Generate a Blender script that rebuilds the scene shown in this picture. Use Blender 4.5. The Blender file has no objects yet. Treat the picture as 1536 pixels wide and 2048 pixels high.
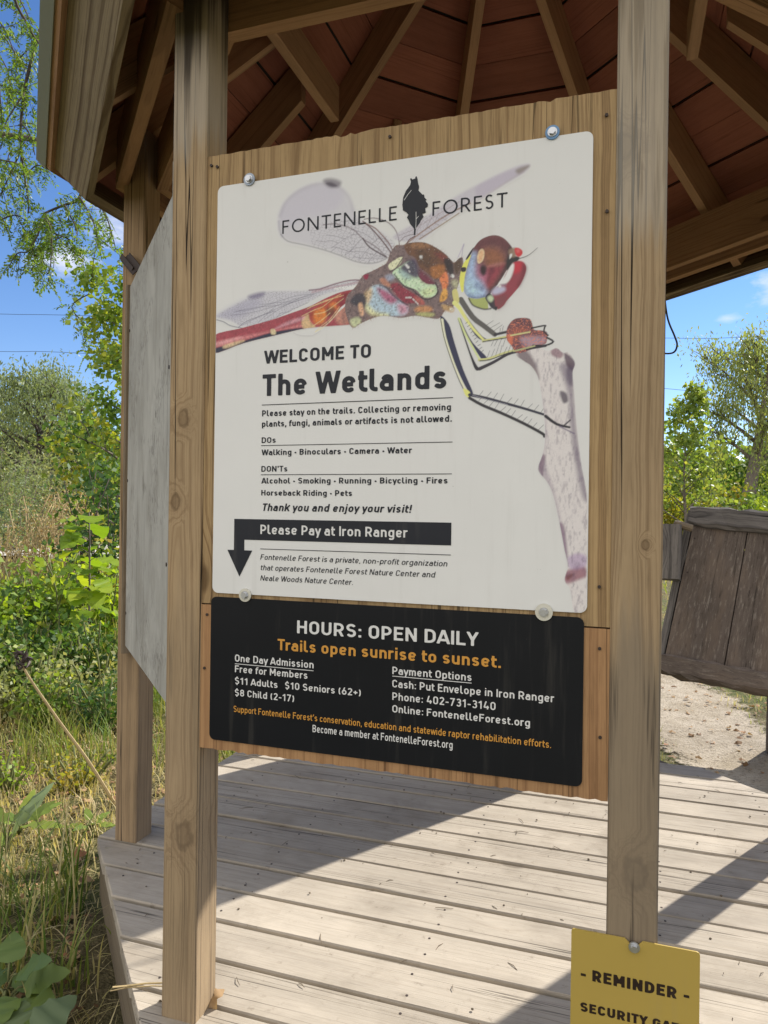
import bpy, bmesh, math, random, numpy as np
from mathutils import Vector, Matrix
rad = math.radians
rng = np.random.RandomState(7); random.seed(7)
SC = bpy.context.scene; COL = SC.collection
# ---------------------------------------------------------------- camera (eye 1.153 m above the deck, looking along +Y)
CAM_H = 1.153; ROLL = .0134; PITCH = .0009
cam = bpy.data.objects.new("camera", bpy.data.cameras.new("camera")); COL.objects.link(cam)
cam.data.sensor_fit = 'VERTICAL'; cam.data.sensor_height = 36; cam.data.sensor_width = 27; cam.data.lens = 1420/2048*36
cam.data.clip_start = .02; cam.data.clip_end = 3000
_f = Vector((0, math.cos(PITCH), math.sin(PITCH))); _r = Vector((math.cos(ROLL), 0, math.sin(ROLL))); _u = _r.cross(_f)
_m = Matrix((_r, _u, -_f)).transposed().to_4x4(); _m.translation = Vector((0, 0, CAM_H)); cam.matrix_world = _m
SC.camera = cam
# ---------------------------------------------------------------- sky, sun, exposure
SUN_AZ, SUN_EL = 50.0, 38.0
SKY_STRENGTH, SUN_STRENGTH, EXPOSURE = .08, 3.8, 1.1
SKY_SAT = 1.17
W = bpy.data.worlds.new("World"); SC.world = W; W.use_nodes = True
nt = W.node_tree; nt.nodes.clear()
def wn(t, **k):
    n = nt.nodes.new(t)
    for a, b in k.items(): setattr(n, a, b)
    return n
sky = wn('ShaderNodeTexSky', sky_type='NISHITA', sun_disc=False); sky.sun_elevation = rad(SUN_EL); sky.sun_rotation = rad(SUN_AZ)
sky.altitude = 300; sky.air_density = 1.0; sky.dust_density = .0; sky.ozone_density = 3.0
bg = wn('ShaderNodeBackground'); bg.inputs['Strength'].default_value = SKY_STRENGTH
outw = wn('ShaderNodeOutputWorld'); tc = wn('ShaderNodeTexCoord')
nz = wn('ShaderNodeTexNoise'); nz.inputs['Scale'].default_value = 9; nz.inputs['Detail'].default_value = 9; nz.inputs['Roughness'].default_value = .62
mp = wn('ShaderNodeMapping'); mp.inputs['Scale'].default_value = (1, 1, 2.2)
nt.links.new(tc.outputs['Generated'], mp.inputs[0]); nt.links.new(mp.outputs[0], nz.inputs['Vector'])
def wmath(op, a, b=None, clamp=False):
    n = wn('ShaderNodeMath', operation=op, use_clamp=clamp)
    for i, v in enumerate((a, b)):
        if v is None: continue
        if isinstance(v, (int, float)): n.inputs[i].default_value = v
        else: nt.links.new(v, n.inputs[i])
    return n.outputs[0]
def cloud(az, el, ra, re, amt):          # one small cumulus: an uneven patch of sky round a direction
    d = (math.sin(rad(az))*math.cos(rad(el)), math.cos(rad(az))*math.cos(rad(el)), math.sin(rad(el)))
    right = (math.cos(rad(az)), -math.sin(rad(az)), 0)
    def dot(v):
        n = wn('ShaderNodeVectorMath', operation='DOT_PRODUCT'); n.inputs[1].default_value = v
        nt.links.new(tc.outputs['Generated'], n.inputs[0]); return n.outputs['Value']
    up = Vector(right).cross(Vector(d))
    x = wmath('DIVIDE', dot(right), math.sin(rad(ra))); y = wmath('DIVIDE', dot(tuple(up)), math.sin(rad(re)))
    r2 = wmath('ADD', wmath('MULTIPLY', x, x), wmath('MULTIPLY', y, y))
    fr = wmath('GREATER_THAN', dot(d), 0.0)
    base = wmath('SUBTRACT', 1.0, wmath('SQRT', r2))
    m = wmath('ADD', wmath('MULTIPLY', base, .95), wmath('MULTIPLY', wmath('SUBTRACT', nz.outputs['Fac'], .56), 3.4))
    return wmath('MULTIPLY', wmath('MULTIPLY', m, fr, True), amt)
CLOUDS = [(-24.2, 18.0, 2.6, 1.5, 1.0), (-20.6, 20.3, 3.0, 2.6, 1.0), (30.0, 15.2, 5.0, 1.5, 1.0), (25.6, 14.2, 1.6, .6, .6), (-45, 24, 9, 4, .9), (55, 20, 10, 3, .9), (150, 25, 16, 6, .9), (-150, 30, 14, 6, .9), (95, 30, 9, 4, .8)]
tot = None
for c in CLOUDS:
    v = cloud(*c); tot = v if tot is None else wmath('MAXIMUM', tot, v)
# unseen broken cloud bank behind the camera, added to brighten and whiten shaded faces
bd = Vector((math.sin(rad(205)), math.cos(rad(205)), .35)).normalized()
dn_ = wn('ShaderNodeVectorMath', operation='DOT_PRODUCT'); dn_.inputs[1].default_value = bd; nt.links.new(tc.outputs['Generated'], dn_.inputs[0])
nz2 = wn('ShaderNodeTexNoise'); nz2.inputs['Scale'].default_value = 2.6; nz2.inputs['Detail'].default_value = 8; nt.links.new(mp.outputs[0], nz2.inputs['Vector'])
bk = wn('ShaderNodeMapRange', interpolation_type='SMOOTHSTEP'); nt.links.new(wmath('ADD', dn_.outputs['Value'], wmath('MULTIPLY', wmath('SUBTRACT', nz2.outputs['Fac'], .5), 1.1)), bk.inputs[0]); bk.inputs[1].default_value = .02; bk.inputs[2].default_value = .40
hs = wn('ShaderNodeHueSaturation'); hs.inputs['Saturation'].default_value = SKY_SAT
tw = wn('ShaderNodeMix', data_type='RGBA', blend_type='MULTIPLY'); tw.inputs['Factor'].default_value = 1; nt.links.new(sky.outputs[0], tw.inputs[6]); tw.inputs[7].default_value = (1.0, .935, 1.0, 1); nt.links.new(tw.outputs[2], hs.inputs['Color'])
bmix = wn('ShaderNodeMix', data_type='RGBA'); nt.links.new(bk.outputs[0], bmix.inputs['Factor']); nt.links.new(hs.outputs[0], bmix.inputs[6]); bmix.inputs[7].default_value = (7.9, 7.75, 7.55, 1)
mixw = wn('ShaderNodeMix', data_type='RGBA'); nt.links.new(tot, mixw.inputs['Factor'])
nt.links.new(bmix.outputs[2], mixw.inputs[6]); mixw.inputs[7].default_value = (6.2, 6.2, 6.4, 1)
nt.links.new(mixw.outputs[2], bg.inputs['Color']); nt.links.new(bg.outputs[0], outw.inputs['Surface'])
sd = Vector((math.sin(rad(SUN_AZ))*math.cos(rad(SUN_EL)), math.cos(rad(SUN_AZ))*math.cos(rad(SUN_EL)), math.sin(rad(SUN_EL))))
sun = bpy.data.objects.new("sun", bpy.data.lights.new("sun", 'SUN')); COL.objects.link(sun)
sun.data.energy = SUN_STRENGTH; sun.data.angle = rad(.55); sun.data.color = (1, .95, .86)
sun.rotation_euler = sd.to_track_quat('Z', 'Y').to_euler(); sun.location = sd*40
vs = SC.view_settings; vs.view_transform = 'Standard'; vs.look = 'None'; vs.gamma = 1; vs.exposure = EXPOSURE; vs.use_curve_mapping = False
SC.cycles.max_bounces = 8; SC.cycles.transparent_max_bounces = 8
try: SC.cycles.use_denoising = True
except Exception: pass
# ---------------------------------------------------------------- mesh building
ORIGIN = {}
class MB:
    """collects faces of one part; gc = coordinates along the piece (length, width, depth) for wood grain, rnd = one value per piece"""
    def __init__(s): s.v=[]; s.f=[]; s.g=[]; s.r=[]
    def add(s, V, F, G=None, r=None):
        o=len(s.v); s.v += [tuple(p) for p in V]; s.f += [[i+o for i in f] for f in F]
        if r is None: r = random.random()
        s.g += [tuple(q) for q in (G if G is not None else V)]; s.r += [r]*len(V)
    def prism(s, A, B, GA=None, GB=None, r=None):
        """two matching rings of points joined to a closed solid"""
        n=len(A); V=list(A)+list(B)
        F=[list(range(n))[::-1], list(range(n,2*n))]+[[i,(i+1)%n,n+(i+1)%n,n+i] for i in range(n)]
        s.add(V,F,(list(GA)+list(GB)) if GA is not None else None,r)
    def plank(s, p0, p1, wdir, w, t, ch=.003, r=None, off=None):
        """board from p0 to p1 (centre line), width w along wdir, thickness t across; long edges eased"""
        p0=Vector(p0);p1=Vector(p1);d=(p1-p0).normalized();wd=Vector(wdir);wd=(wd-d*wd.dot(d)).normalized();td=d.cross(wd)
        L=(p1-p0).length; a=w/2;b=t/2;c=min(ch,a*.5,b*.5)
        ring=[(a,b-c),(a-c,b),(-a+c,b),(-a,b-c),(-a,-b+c),(-a+c,-b),(a-c,-b),(a,-b+c)][::-1]
        o=off or (random.uniform(0,40),random.uniform(-.06,.06),random.uniform(.02,.10))
        A=[p0+wd*x+td*y for x,y in ring];B=[p1+wd*x+td*y for x,y in ring]
        s.prism(A,B,[(o[0],x+o[1],y+o[2]) for x,y in ring],[(o[0]+L,x+o[1],y+o[2]) for x,y in ring],r)
    def box(s, c, sx, sy, sz, R=None, r=None):
        V=[]
        for x in(-1,1):
            for y in(-1,1):
                for z in(-1,1):
                    p=Vector((x*sx/2,y*sy/2,z*sz/2)); V.append(Vector(c)+(R@p if R else p))
        s.add(V,[[0,1,3,2],[4,6,7,5],[0,4,5,1],[2,3,7,6],[0,2,6,4],[1,5,7,3]],None,r)
    def tube(s, P, rad_, n=7, cap=True, r=None):
        P=[Vector(p) for p in P]; R=rad_ if isinstance(rad_,(list,tuple)) else [rad_]*len(P)
        V=[];F=[];G=[];l=0;o=random.uniform(0,30)
        for i,p in enumerate(P):
            d=(P[min(i+1,len(P)-1)]-P[max(i-1,0)]).normalized()
            x=d.orthogonal().normalized() if i==0 else (x-d*x.dot(d)).normalized()
            y=d.cross(x)
            if i: l+=(p-P[i-1]).length
            for k in range(n):
                a=2*math.pi*k/n; V.append(p+x*(math.cos(a)*R[i])+y*(math.sin(a)*R[i])); G.append((o+l,math.cos(a)*R[i],math.sin(a)*R[i]))
        for i in range(len(P)-1):
            for k in range(n): F.append([i*n+k,i*n+(k+1)%n,(i+1)*n+(k+1)%n,(i+1)*n+k])
        if cap: F+= [list(range(n))[::-1], [(len(P)-1)*n+k for k in range(n)]]
        s.add(V,F,G,r)
    def cyl(s, c, d, r0, L, n=20, r=None):
        c=Vector(c);d=Vector(d).normalized(); s.tube([c,c+d*L],r0,n,True,r)
    def build(s, name, mat, parent=None, smooth=False):
        o0=ORIGIN.get(parent.name,Vector()) if parent else Vector()
        me=bpy.data.meshes.new(name); me.from_pydata([tuple(Vector(p)-o0) for p in s.v],[],s.f)
        bm=bmesh.new(); bm.from_mesh(me); bmesh.ops.recalc_face_normals(bm,faces=bm.faces[:]); bm.to_mesh(me); bm.free()
        a=me.attributes.new('gc','FLOAT_VECTOR','POINT'); a.data.foreach_set('vector',np.array(s.g,np.float32).ravel())
        a=me.attributes.new('rnd','FLOAT','POINT'); a.data.foreach_set('value',np.array(s.r,np.float32))
        return finish(name, me, mat, parent, o0, smooth)
def finish(name, me, mat, parent, o0=Vector(), smooth=False):
    if mat: me.materials.append(mat)
    if smooth: me.polygons.foreach_set('use_smooth',[True]*len(me.polygons))
    me.update(); o=bpy.data.objects.new(name,me); COL.objects.link(o)
    if parent: o.parent=parent
    ORIGIN[o.name]=Vector(o0); return o
def np_mesh(name, V, F, mat, parent=None, rnd=None, smooth=False, col=None):
    """fast mesh from arrays: V (n,3), F (m,k)"""
    o0=ORIGIN.get(parent.name,Vector()) if parent else Vector()
    V=np.asarray(V,np.float32)-np.array(o0,np.float32); F=np.asarray(F,np.int32); k=F.shape[1]
    me=bpy.data.meshes.new(name); me.vertices.add(len(V)); me.vertices.foreach_set('co',V.ravel())
    me.loops.add(F.size); me.loops.foreach_set('vertex_index',F.ravel())
    me.polygons.add(len(F)); me.polygons.foreach_set('loop_start',np.arange(0,F.size,k,dtype=np.int32))
    try: me.polygons.foreach_set('loop_total',np.full(len(F),k,np.int32))
    except Exception: pass
    if rnd is not None:
        a=me.attributes.new('rnd','FLOAT','POINT'); a.data.foreach_set('value',np.asarray(rnd,np.float32))
    if col is not None:
        a=me.attributes.new('print','FLOAT_COLOR','POINT'); a.data.foreach_set('color',np.asarray(col,np.float32).ravel())
    me.update(calc_edges=True); me.validate()
    return finish(name, me, mat, parent, o0, smooth)
def tag(o, label, cat=None, group=None, kind=None):
    if label: o['label']=label
    if cat: o['category']=cat
    if group: o['group']=group
    if kind: o['kind']=kind
    return o
def thing(name, label, cat, loc, group=None):
    o=bpy.data.objects.new(name,None); COL.objects.link(o); o.empty_display_size=.1; o.location=loc; ORIGIN[o.name]=Vector(loc)
    return tag(o,label,cat,group)
# ---------------------------------------------------------------- materials
class NT:
    def __init__(s, name):
        s.m=bpy.data.materials.new(name); s.m.use_nodes=True; s.t=s.m.node_tree; s.t.nodes.clear()
        s.out=s.t.nodes.new('ShaderNodeOutputMaterial')
    def n(s, t, ins=None, **k):
        n=s.t.nodes.new(t)
        for a,b in k.items(): setattr(n,a,b)
        for a,b in (ins or {}).items(): s.set(n.inputs[a],b)
        return n
    def set(s, sock, v):
        if hasattr(v,'is_linked') or hasattr(v,'links'): s.t.links.new(v,sock)
        elif isinstance(v,(tuple,list)) and sock.type=='RGBA' and len(v)==3: sock.default_value=(*v,1)
        else: sock.default_value=v
    def math(s, op, a, b=None, clamp=False):
        n=s.t.nodes.new('ShaderNodeMath'); n.operation=op; n.use_clamp=clamp; s.set(n.inputs[0],a)
        if b is not None: s.set(n.inputs[1],b)
        return n.outputs[0]
    def mix(s, f, a, b, bt='MIX'):
        n=s.t.nodes.new('ShaderNodeMix'); n.data_type='RGBA'; n.blend_type=bt; s.set(n.inputs[0],f); s.set(n.inputs[6],a); s.set(n.inputs[7],b); return n.outputs[2]
    def attr(s, name, out='Vector'): return s.n('ShaderNodeAttribute',attribute_name=name).outputs[out]
    def vmul(s, v, k): return s.n('ShaderNodeVectorMath',{0:v,1:k},operation='MULTIPLY').outputs[0]
    def noise(s, v, sc=1., det=3., ro=.55): return s.n('ShaderNodeTexNoise',{'Vector':v,'Scale':sc,'Detail':det,'Roughness':ro}).outputs['Fac']
    def step(s, x, a, b):
        n=s.n('ShaderNodeMapRange',{0:x,1:a,2:b,3:0.,4:1.},interpolation_type='SMOOTHSTEP'); return n.outputs[0]
    def bsdf(s, col, rough=.6, spec=.3, metal=0., bump=None, bstr=.4, bdist=.002, trans=None):
        p=s.n('ShaderNodeBsdfPrincipled',{'Base Color':col,'Roughness':rough,'Metallic':metal,'Specular IOR Level':spec})
        if bump is not None:
            b=s.n('ShaderNodeBump',{'Height':bump,'Strength':bstr,'Distance':bdist}); s.t.links.new(b.outputs[0],p.inputs['Normal'])
        sh=p.outputs[0]
        if trans:
            t=s.n('ShaderNodeBsdfTranslucent',{'Color':trans[1]}); sh=s.n('ShaderNodeMixShader',{0:trans[0],1:p.outputs[0],2:t.outputs[0]}).outputs[0]
        s.t.links.new(sh,s.out.inputs[0]); return s.m
def wood(name, light, dark, ring=.5, fibre=.35, crack=.5, streak=.4, knots=.6, ringw=.011, rough=.75, spec=.2, extra=None, tint=.18, kn=()):
    """sawn wood: irregular growth rings cut lengthwise, pores, drying checks, knots; x runs along the board"""
    N=NT(name); gc=N.attr('gc'); sx=N.n('ShaderNodeSeparateXYZ',{0:gc}); x,y,z=sx.outputs
    vor=N.n('ShaderNodeTexVoronoi',{'Vector':N.vmul(gc,(3.4,9,9)),'Scale':1.,'Randomness':1.})
    pick=N.math('GREATER_THAN',N.n('ShaderNodeSeparateColor',{0:vor.outputs['Color']}).outputs[0],1-.34*knots)
    kd=vor.outputs['Distance']
    near=N.math('MULTIPLY',N.math('SUBTRACT',1.,N.step(kd,.0,.55)),pick)
    knot=N.math('MULTIPLY',N.math('SUBTRACT',1.,N.step(kd,.09,.15)),pick)
    for (kx,ky,kr) in kn:
        ex=N.math('MULTIPLY',N.math('SUBTRACT',x,kx),1/(kr*1.5)); ey=N.math('MULTIPLY',N.math('SUBTRACT',y,ky),1/kr)
        ed=N.math('SQRT',N.math('ADD',N.math('MULTIPLY',ex,ex),N.math('MULTIPLY',ey,ey)))
        ed=N.math('ADD',ed,N.math('MULTIPLY',N.math('SUBTRACT',N.noise(N.vmul(gc,(55,70,70)),1.,3.),.5),1.1))
        near=N.math('MAXIMUM',near,N.math('SUBTRACT',1.,N.step(ed,.6,3.2)))
        rim=N.math('MULTIPLY',N.math('MULTIPLY',N.step(ed,.6,.95),N.math('SUBTRACT',1.,N.step(ed,1.0,1.35))),.75)
        knot=N.math('MAXIMUM',knot,N.math('ADD',rim,N.math('MULTIPLY',N.math('SUBTRACT',1.,N.step(ed,.7,1.05)),N.math('ADD',.15,N.math('MULTIPLY',N.noise(N.vmul(gc,(120,120,120)),1.,3.,.7),.8)))))
    low=N.noise(N.vmul(gc,(1.3,6,6)),1.,3.); low2=N.noise(N.vmul(gc,(.45,2,2)),1.,1.); wig=N.noise(N.vmul(gc,(9,40,40)),1.,2.)
    r=N.math('SQRT',N.math('ADD',N.math('MULTIPLY',y,y),N.math('MULTIPLY',z,z)))
    r=N.math('ADD',r,N.math('MULTIPLY',low,.034)); r=N.math('ADD',r,N.math('MULTIPLY',low2,.040)); r=N.math('ADD',r,N.math('MULTIPLY',near,.028)); r=N.math('ADD',r,N.math('MULTIPLY',wig,.0022))
    def n1d(k,det=2.,ro=.6): return N.n('ShaderNodeTexNoise',{'W':N.math('MULTIPLY',r,k),'Scale':1.,'Detail':det,'Roughness':ro},noise_dimensions='1D').outputs['Fac']
    late=N.step(n1d(1.1/ringw),.47,.66); fine=N.step(n1d(4.2/ringw,2.,.7),.42,.68)
    fib=N.noise(N.vmul(gc,(9,330,330)),1.,3.,.75); stre=N.noise(N.vmul(gc,(.8,22,22)),1.,4.,.6)
    ckn=N.noise(N.vmul(gc,(.32,30,30)),1.,2.,.5); ckm=N.step(N.noise(N.vmul(gc,(.6,9,9)),1.,2.),.44,.56)
    line=N.math('SUBTRACT',1.,N.step(N.math('ABSOLUTE',N.math('SUBTRACT',ckn,.5)),.004,.012)); crk=N.math('MULTIPLY',N.math('MULTIPLY',line,ckm),crack)
    blotch=N.noise(N.vmul(gc,(3.0,10,10)),1.,5.,.7); big=N.noise(N.vmul(gc,(.9,2.5,2.5)),1.,3.,.6)
    f=N.math('ADD',N.math('ADD',N.math('MULTIPLY',late,ring*.75),N.math('MULTIPLY',fine,ring*.38)),N.math('MULTIPLY',N.math('SUBTRACT',stre,.5),streak*2.0),True)
    c=N.mix(f,light,dark)
    c=N.mix(N.math('MULTIPLY',N.step(fib,.50,.72),fibre),c,tuple(q*.45 for q in dark))
    c=N.mix(N.math('MULTIPLY',knot,.66),c,tuple(q*.40 for q in dark)); c=N.mix(N.math('MULTIPLY',near,.25),c,dark)
    c=N.mix(crk,c,tuple(q*.13 for q in dark))
    k=N.math('ADD',N.math('ADD',1-tint,N.math('MULTIPLY',N.attr('rnd','Fac'),tint*1.4)),N.math('ADD',N.math('MULTIPLY',N.math('SUBTRACT',blotch,.5),.65),N.math('MULTIPLY',N.math('SUBTRACT',big,.5),.5)))
    c=N.n('ShaderNodeVectorMath',{0:c,'Scale':k},operation='SCALE').outputs[0]
    if extra: c=extra(N,c,x,stre,fib)
    h=N.math('SUBTRACT',N.math('SUBTRACT',N.math('MULTIPLY',fib,.6),N.math('MULTIPLY',crk,2.)),N.math('MULTIPLY',fine,.15))
    return N.bsdf(c,rough,spec,bump=h,bstr=.5,bdist=.0018)
def plain(name, col, rough=.5, spec=.4, metal=0., var=.15, scale=30., rim=None):
    N=NT(name); g=N.n('ShaderNodeTexCoord').outputs['Object']; n1=N.noise(g,scale,5.,.65)
    c=N.n('ShaderNodeVectorMath',{0:col,'Scale':N.math('ADD',1-var,N.math('MULTIPLY',n1,2*var))},operation='SCALE').outputs[0]
    return N.bsdf(c,rough,spec,metal,bump=n1,bstr=.12)
def leafmat(name, cols, rough=.5, trans=.4):
    N=NT(name); r=N.attr('rnd','Fac'); cr=N.n('ShaderNodeValToRGB',{0:r}); e=cr.color_ramp.elements; e.remove(e[1])
    for i,c in enumerate(cols):
        p=i/(len(cols)-1)
        el=e[0] if i==0 else e.new(p); el.position=p; el.color=(*c,1)
    c=cr.outputs[0]; ct=N.mix(1.,c,(1.5,1.45,.6,1),'MULTIPLY')
    return N.bsdf(c,rough,.35,trans=(trans,ct))
# ---------------------------------------------------------------- printed picture of the welcome sign (painted as vertex colours on a fine mesh)
def catmull(P, closed=True, n=4):
    P = np.array(P, float); N = len(P)
    if N < 3: return P
    out = []
    rng = range(N) if closed else range(N-1)
    for i in rng:
        if closed: a,b,c,d = P[(i-1)%N],P[i],P[(i+1)%N],P[(i+2)%N]
        else: a,b,c,d = P[max(i-1,0)],P[i],P[i+1],P[min(i+2,N-1)]
        for k in range(n):
            t = k/n
            out.append(.5*((2*b)+(c-a)*t+(2*a-5*b+4*c-d)*t*t+(3*b-a-3*c+d)*t**3))
    if not closed: out.append(P[-1])
    return np.array(out)
def seg_dist(X, Y, P, closed):
    d = np.full(X.shape, 1e9); tt = np.zeros(X.shape)
    Q = np.roll(P,-1,0) if closed else P[1:]
    A = P if closed else P[:-1]
    n = len(A)
    for i in range(n):
        ax,ay = A[i]; bx,by = Q[i]; dx,dy = bx-ax,by-ay; L = dx*dx+dy*dy+1e-12
        t = np.clip(((X-ax)*dx+(Y-ay)*dy)/L,0,1)
        e = np.hypot(X-ax-t*dx, Y-ay-t*dy)
        m = e < d; d = np.where(m,e,d); tt = np.where(m,(i+t)/n,tt)
    return d, tt
def inside(X, Y, P):
    c = np.zeros(X.shape, bool); Q = np.roll(P,-1,0)
    for (ax,ay),(bx,by) in zip(P,Q):
        if ay == by: continue
        c ^= ((ay > Y) != (by > Y)) & (X < (bx-ax)*(Y-ay)/(by-ay)+ax)
    return c
def vnoise(X, Y, seed):
    r = np.random.RandomState(seed).rand(64,64)
    xi = np.floor(X).astype(int); yi = np.floor(Y).astype(int); fx = X-xi; fy = Y-yi
    fx = fx*fx*(3-2*fx); fy = fy*fy*(3-2*fy)
    g = lambda i,j: r[i%64,j%64]
    return (g(xi,yi)*(1-fx)+g(xi+1,yi)*fx)*(1-fy)+(g(xi,yi+1)*(1-fx)+g(xi+1,yi+1)*fx)*fy
def srgb(c): 
    c = np.array(c,float)/255; return np.where(c<=.04045, c/12.92, ((c+.055)/1.055)**2.4)
PAPER = .74
def ink(c): return np.clip(srgb(c)*1.55, 0, .8)
def paint(ops, u0, u1, z0, z1, step):
    nu = int((u1-u0)/step)+1; nz = int((z1-z0)/step)+1
    U_, Z_ = np.meshgrid(np.linspace(u0,u1,nu), np.linspace(z0,z1,nz))
    img = np.full((nz,nu,3), PAPER); cov = np.zeros((nz,nu)); clip = {}
    su = (u1-u0)/(nu-1); sz = (z1-z0)/(nz-1)
    def box(P, m):
        i0 = max(int((P[:,0].min()-m-u0)/su),0); i1 = min(int((P[:,0].max()+m-u0)/su)+2,nu)
        j0 = max(int((P[:,1].min()-m-z0)/sz),0); j1 = min(int((P[:,1].max()+m-z0)/sz)+2,nz)
        return slice(j0,j1), slice(i0,i1)
    def blend(b, a, col):
        img[b] += (col-img[b])*a[...,None]; cov[b] = np.maximum(cov[b], a)
    for k, o in enumerate(ops):
        if o[0] == 'P' or o[0] == 'M':
            P = catmull(o[1]); s = .9 if o[0]=='M' else (max(o[4], 1.3 if o[5] in (1, 2, 5) else .8) if o[4] <= 1.5 else o[4]*.85+.5)
            b = box(P, s+1)
            if b[0].start >= b[0].stop or b[1].start >= b[1].stop: continue
            X,Y = U_[b],Z_[b]
            d,_ = seg_dist(X,Y,P,True); d = np.where(inside(X,Y,P),-d,d)
            a = np.clip(.5-d/(2*s),0,1); a = a*a*(3-2*a)
            if o[0] == 'M':
                m = np.zeros((nz,nu)); m[b] = a; clip[o[2]] = m
            else:
                if o[5]: a = a*clip[o[5]][b]
                blend(b, a*o[3], ink(o[2]))
        elif o[0] == 'S':
            P = catmull(o[1], False, 3); w = o[2] if isinstance(o[2],tuple) else (o[2],o[2])
            b = box(P, max(w)+o[5]*2+1)
            if b[0].start >= b[0].stop or b[1].start >= b[1].stop: continue
            X,Y = U_[b],Z_[b]; d,t = seg_dist(X,Y,P,False)
            h = (w[0]+(w[1]-w[0])*t)/2; s = max(o[5],.5)
            a = np.clip((h+s-d)/(2*s),0,1)*np.clip(2*h/(2*s)+.25,0,1)
            if o[6]: a = a*clip[o[6]][b]
            blend(b, a*o[4], ink(o[3]))
        elif o[0] == 'V':                      # net of fine wing veins
            m = clip[o[1]]; j_, i_ = np.nonzero(m > .05)
            if not len(j_): continue
            b = (slice(j_.min(), j_.max()+1), slice(i_.min(), i_.max()+1)); X, Y = U_[b], Z_[b]; rs = np.random.RandomState(k)
            ca, sa = math.cos(o[4]), math.sin(o[4]); A = (X*ca+Y*sa)/o[2]/1.7; B = (-X*sa+Y*ca)/o[2]; d1 = np.full(X.shape, 9.); d2 = np.full(X.shape, 9.)
            for ia in range(int(A.min())-1, int(A.max())+2):
                for ib in range(int(B.min())-1, int(B.max())+2):
                    d = np.hypot(A-ia-.8*rs.rand(), B-ib-.8*rs.rand()); d2 = np.minimum(d2, np.maximum(d1, d)); d1 = np.minimum(d1, d)
            blend(b, np.clip(1-(d2-d1)/.16, 0, 1)*o[3]*m[b]*np.clip(.35+1.3*vnoise(X*.03, Y*.03, k), 0, 1), ink((70, 62, 76)))
        elif o[0] == 'H':                      # short fine hairs along an outline
            P = catmull(o[1]); rs = np.random.RandomState(k); Q = np.roll(P, -1, 0)-P
            for _ in range(o[2]):
                q = rs.randint(len(P)); t_ = Q[q]/(np.hypot(*Q[q])+1e-9); nn_ = np.array([t_[1], -t_[0]])*rs.choice([-1, 1]); a0 = P[q]+Q[q]*rs.rand(); a1 = a0+nn_*rs.uniform(2, o[3])+t_*rs.normal()*2
                P2 = np.array([a0, a1]); b = box(P2, 2)
                if b[0].start >= b[0].stop or b[1].start >= b[1].stop: continue
                d, t = seg_dist(U_[b], Z_[b], P2, False); blend(b, np.clip(.9-d/1.1, 0, 1)*(1-t)*.5, ink(o[4]))
        elif o[0] == 'G':                      # wet glints and grime specks inside a mask
            m = clip[o[1]]; n = vnoise(U_*.42, Z_*.42, k)*.6+vnoise(U_*.15, Z_*.15, k+2)*.4; amp = 0 if o[1] == 5 else (.45 if o[1] == 1 else 1.); img *= (1+(n-.5)[..., None]*.55*m[..., None])
            n2 = vnoise(U_*.33+9, Z_*.33, k+5); img += (ink((40, 30, 36))-img)*(np.clip((n2-.62)*4, 0, 1)*.45*amp*m)[..., None]
            n3 = vnoise(U_*.7+3, Z_*.7, k+9); img += (ink((236, 226, 222))-img)*(np.clip((n3-.90)*10, 0, 1)*.5*amp*m)[..., None]
        elif o[0] == 'N':
            m = clip[o[1]]
            n = vnoise(U_*.30,Z_*.10,k)*.5+vnoise(U_*.75,Z_*.3,k+1)*.3+vnoise(U_*.08,Z_*.05,k+2)*.2
            a = np.clip((n-.50)*3.2,0,1)*.42*m
            img += (ink((84,70,92))-img)*a[...,None]
            if o[1] == 4:
                a = np.clip((vnoise(U_*.6+Z_*.5,Z_*.5-U_*.3,k+3)-.6)*6,0,1)*.7*m
                img += (ink((190,110,84))-img)*a[...,None]
    fine = (vnoise(U_*.8,Z_*.8,5)-.5)*.10*np.clip(cov,0,1)
    img = np.clip(img*(1+fine[...,None]),0,.8)
    return U_, Z_, img, cov
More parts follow.
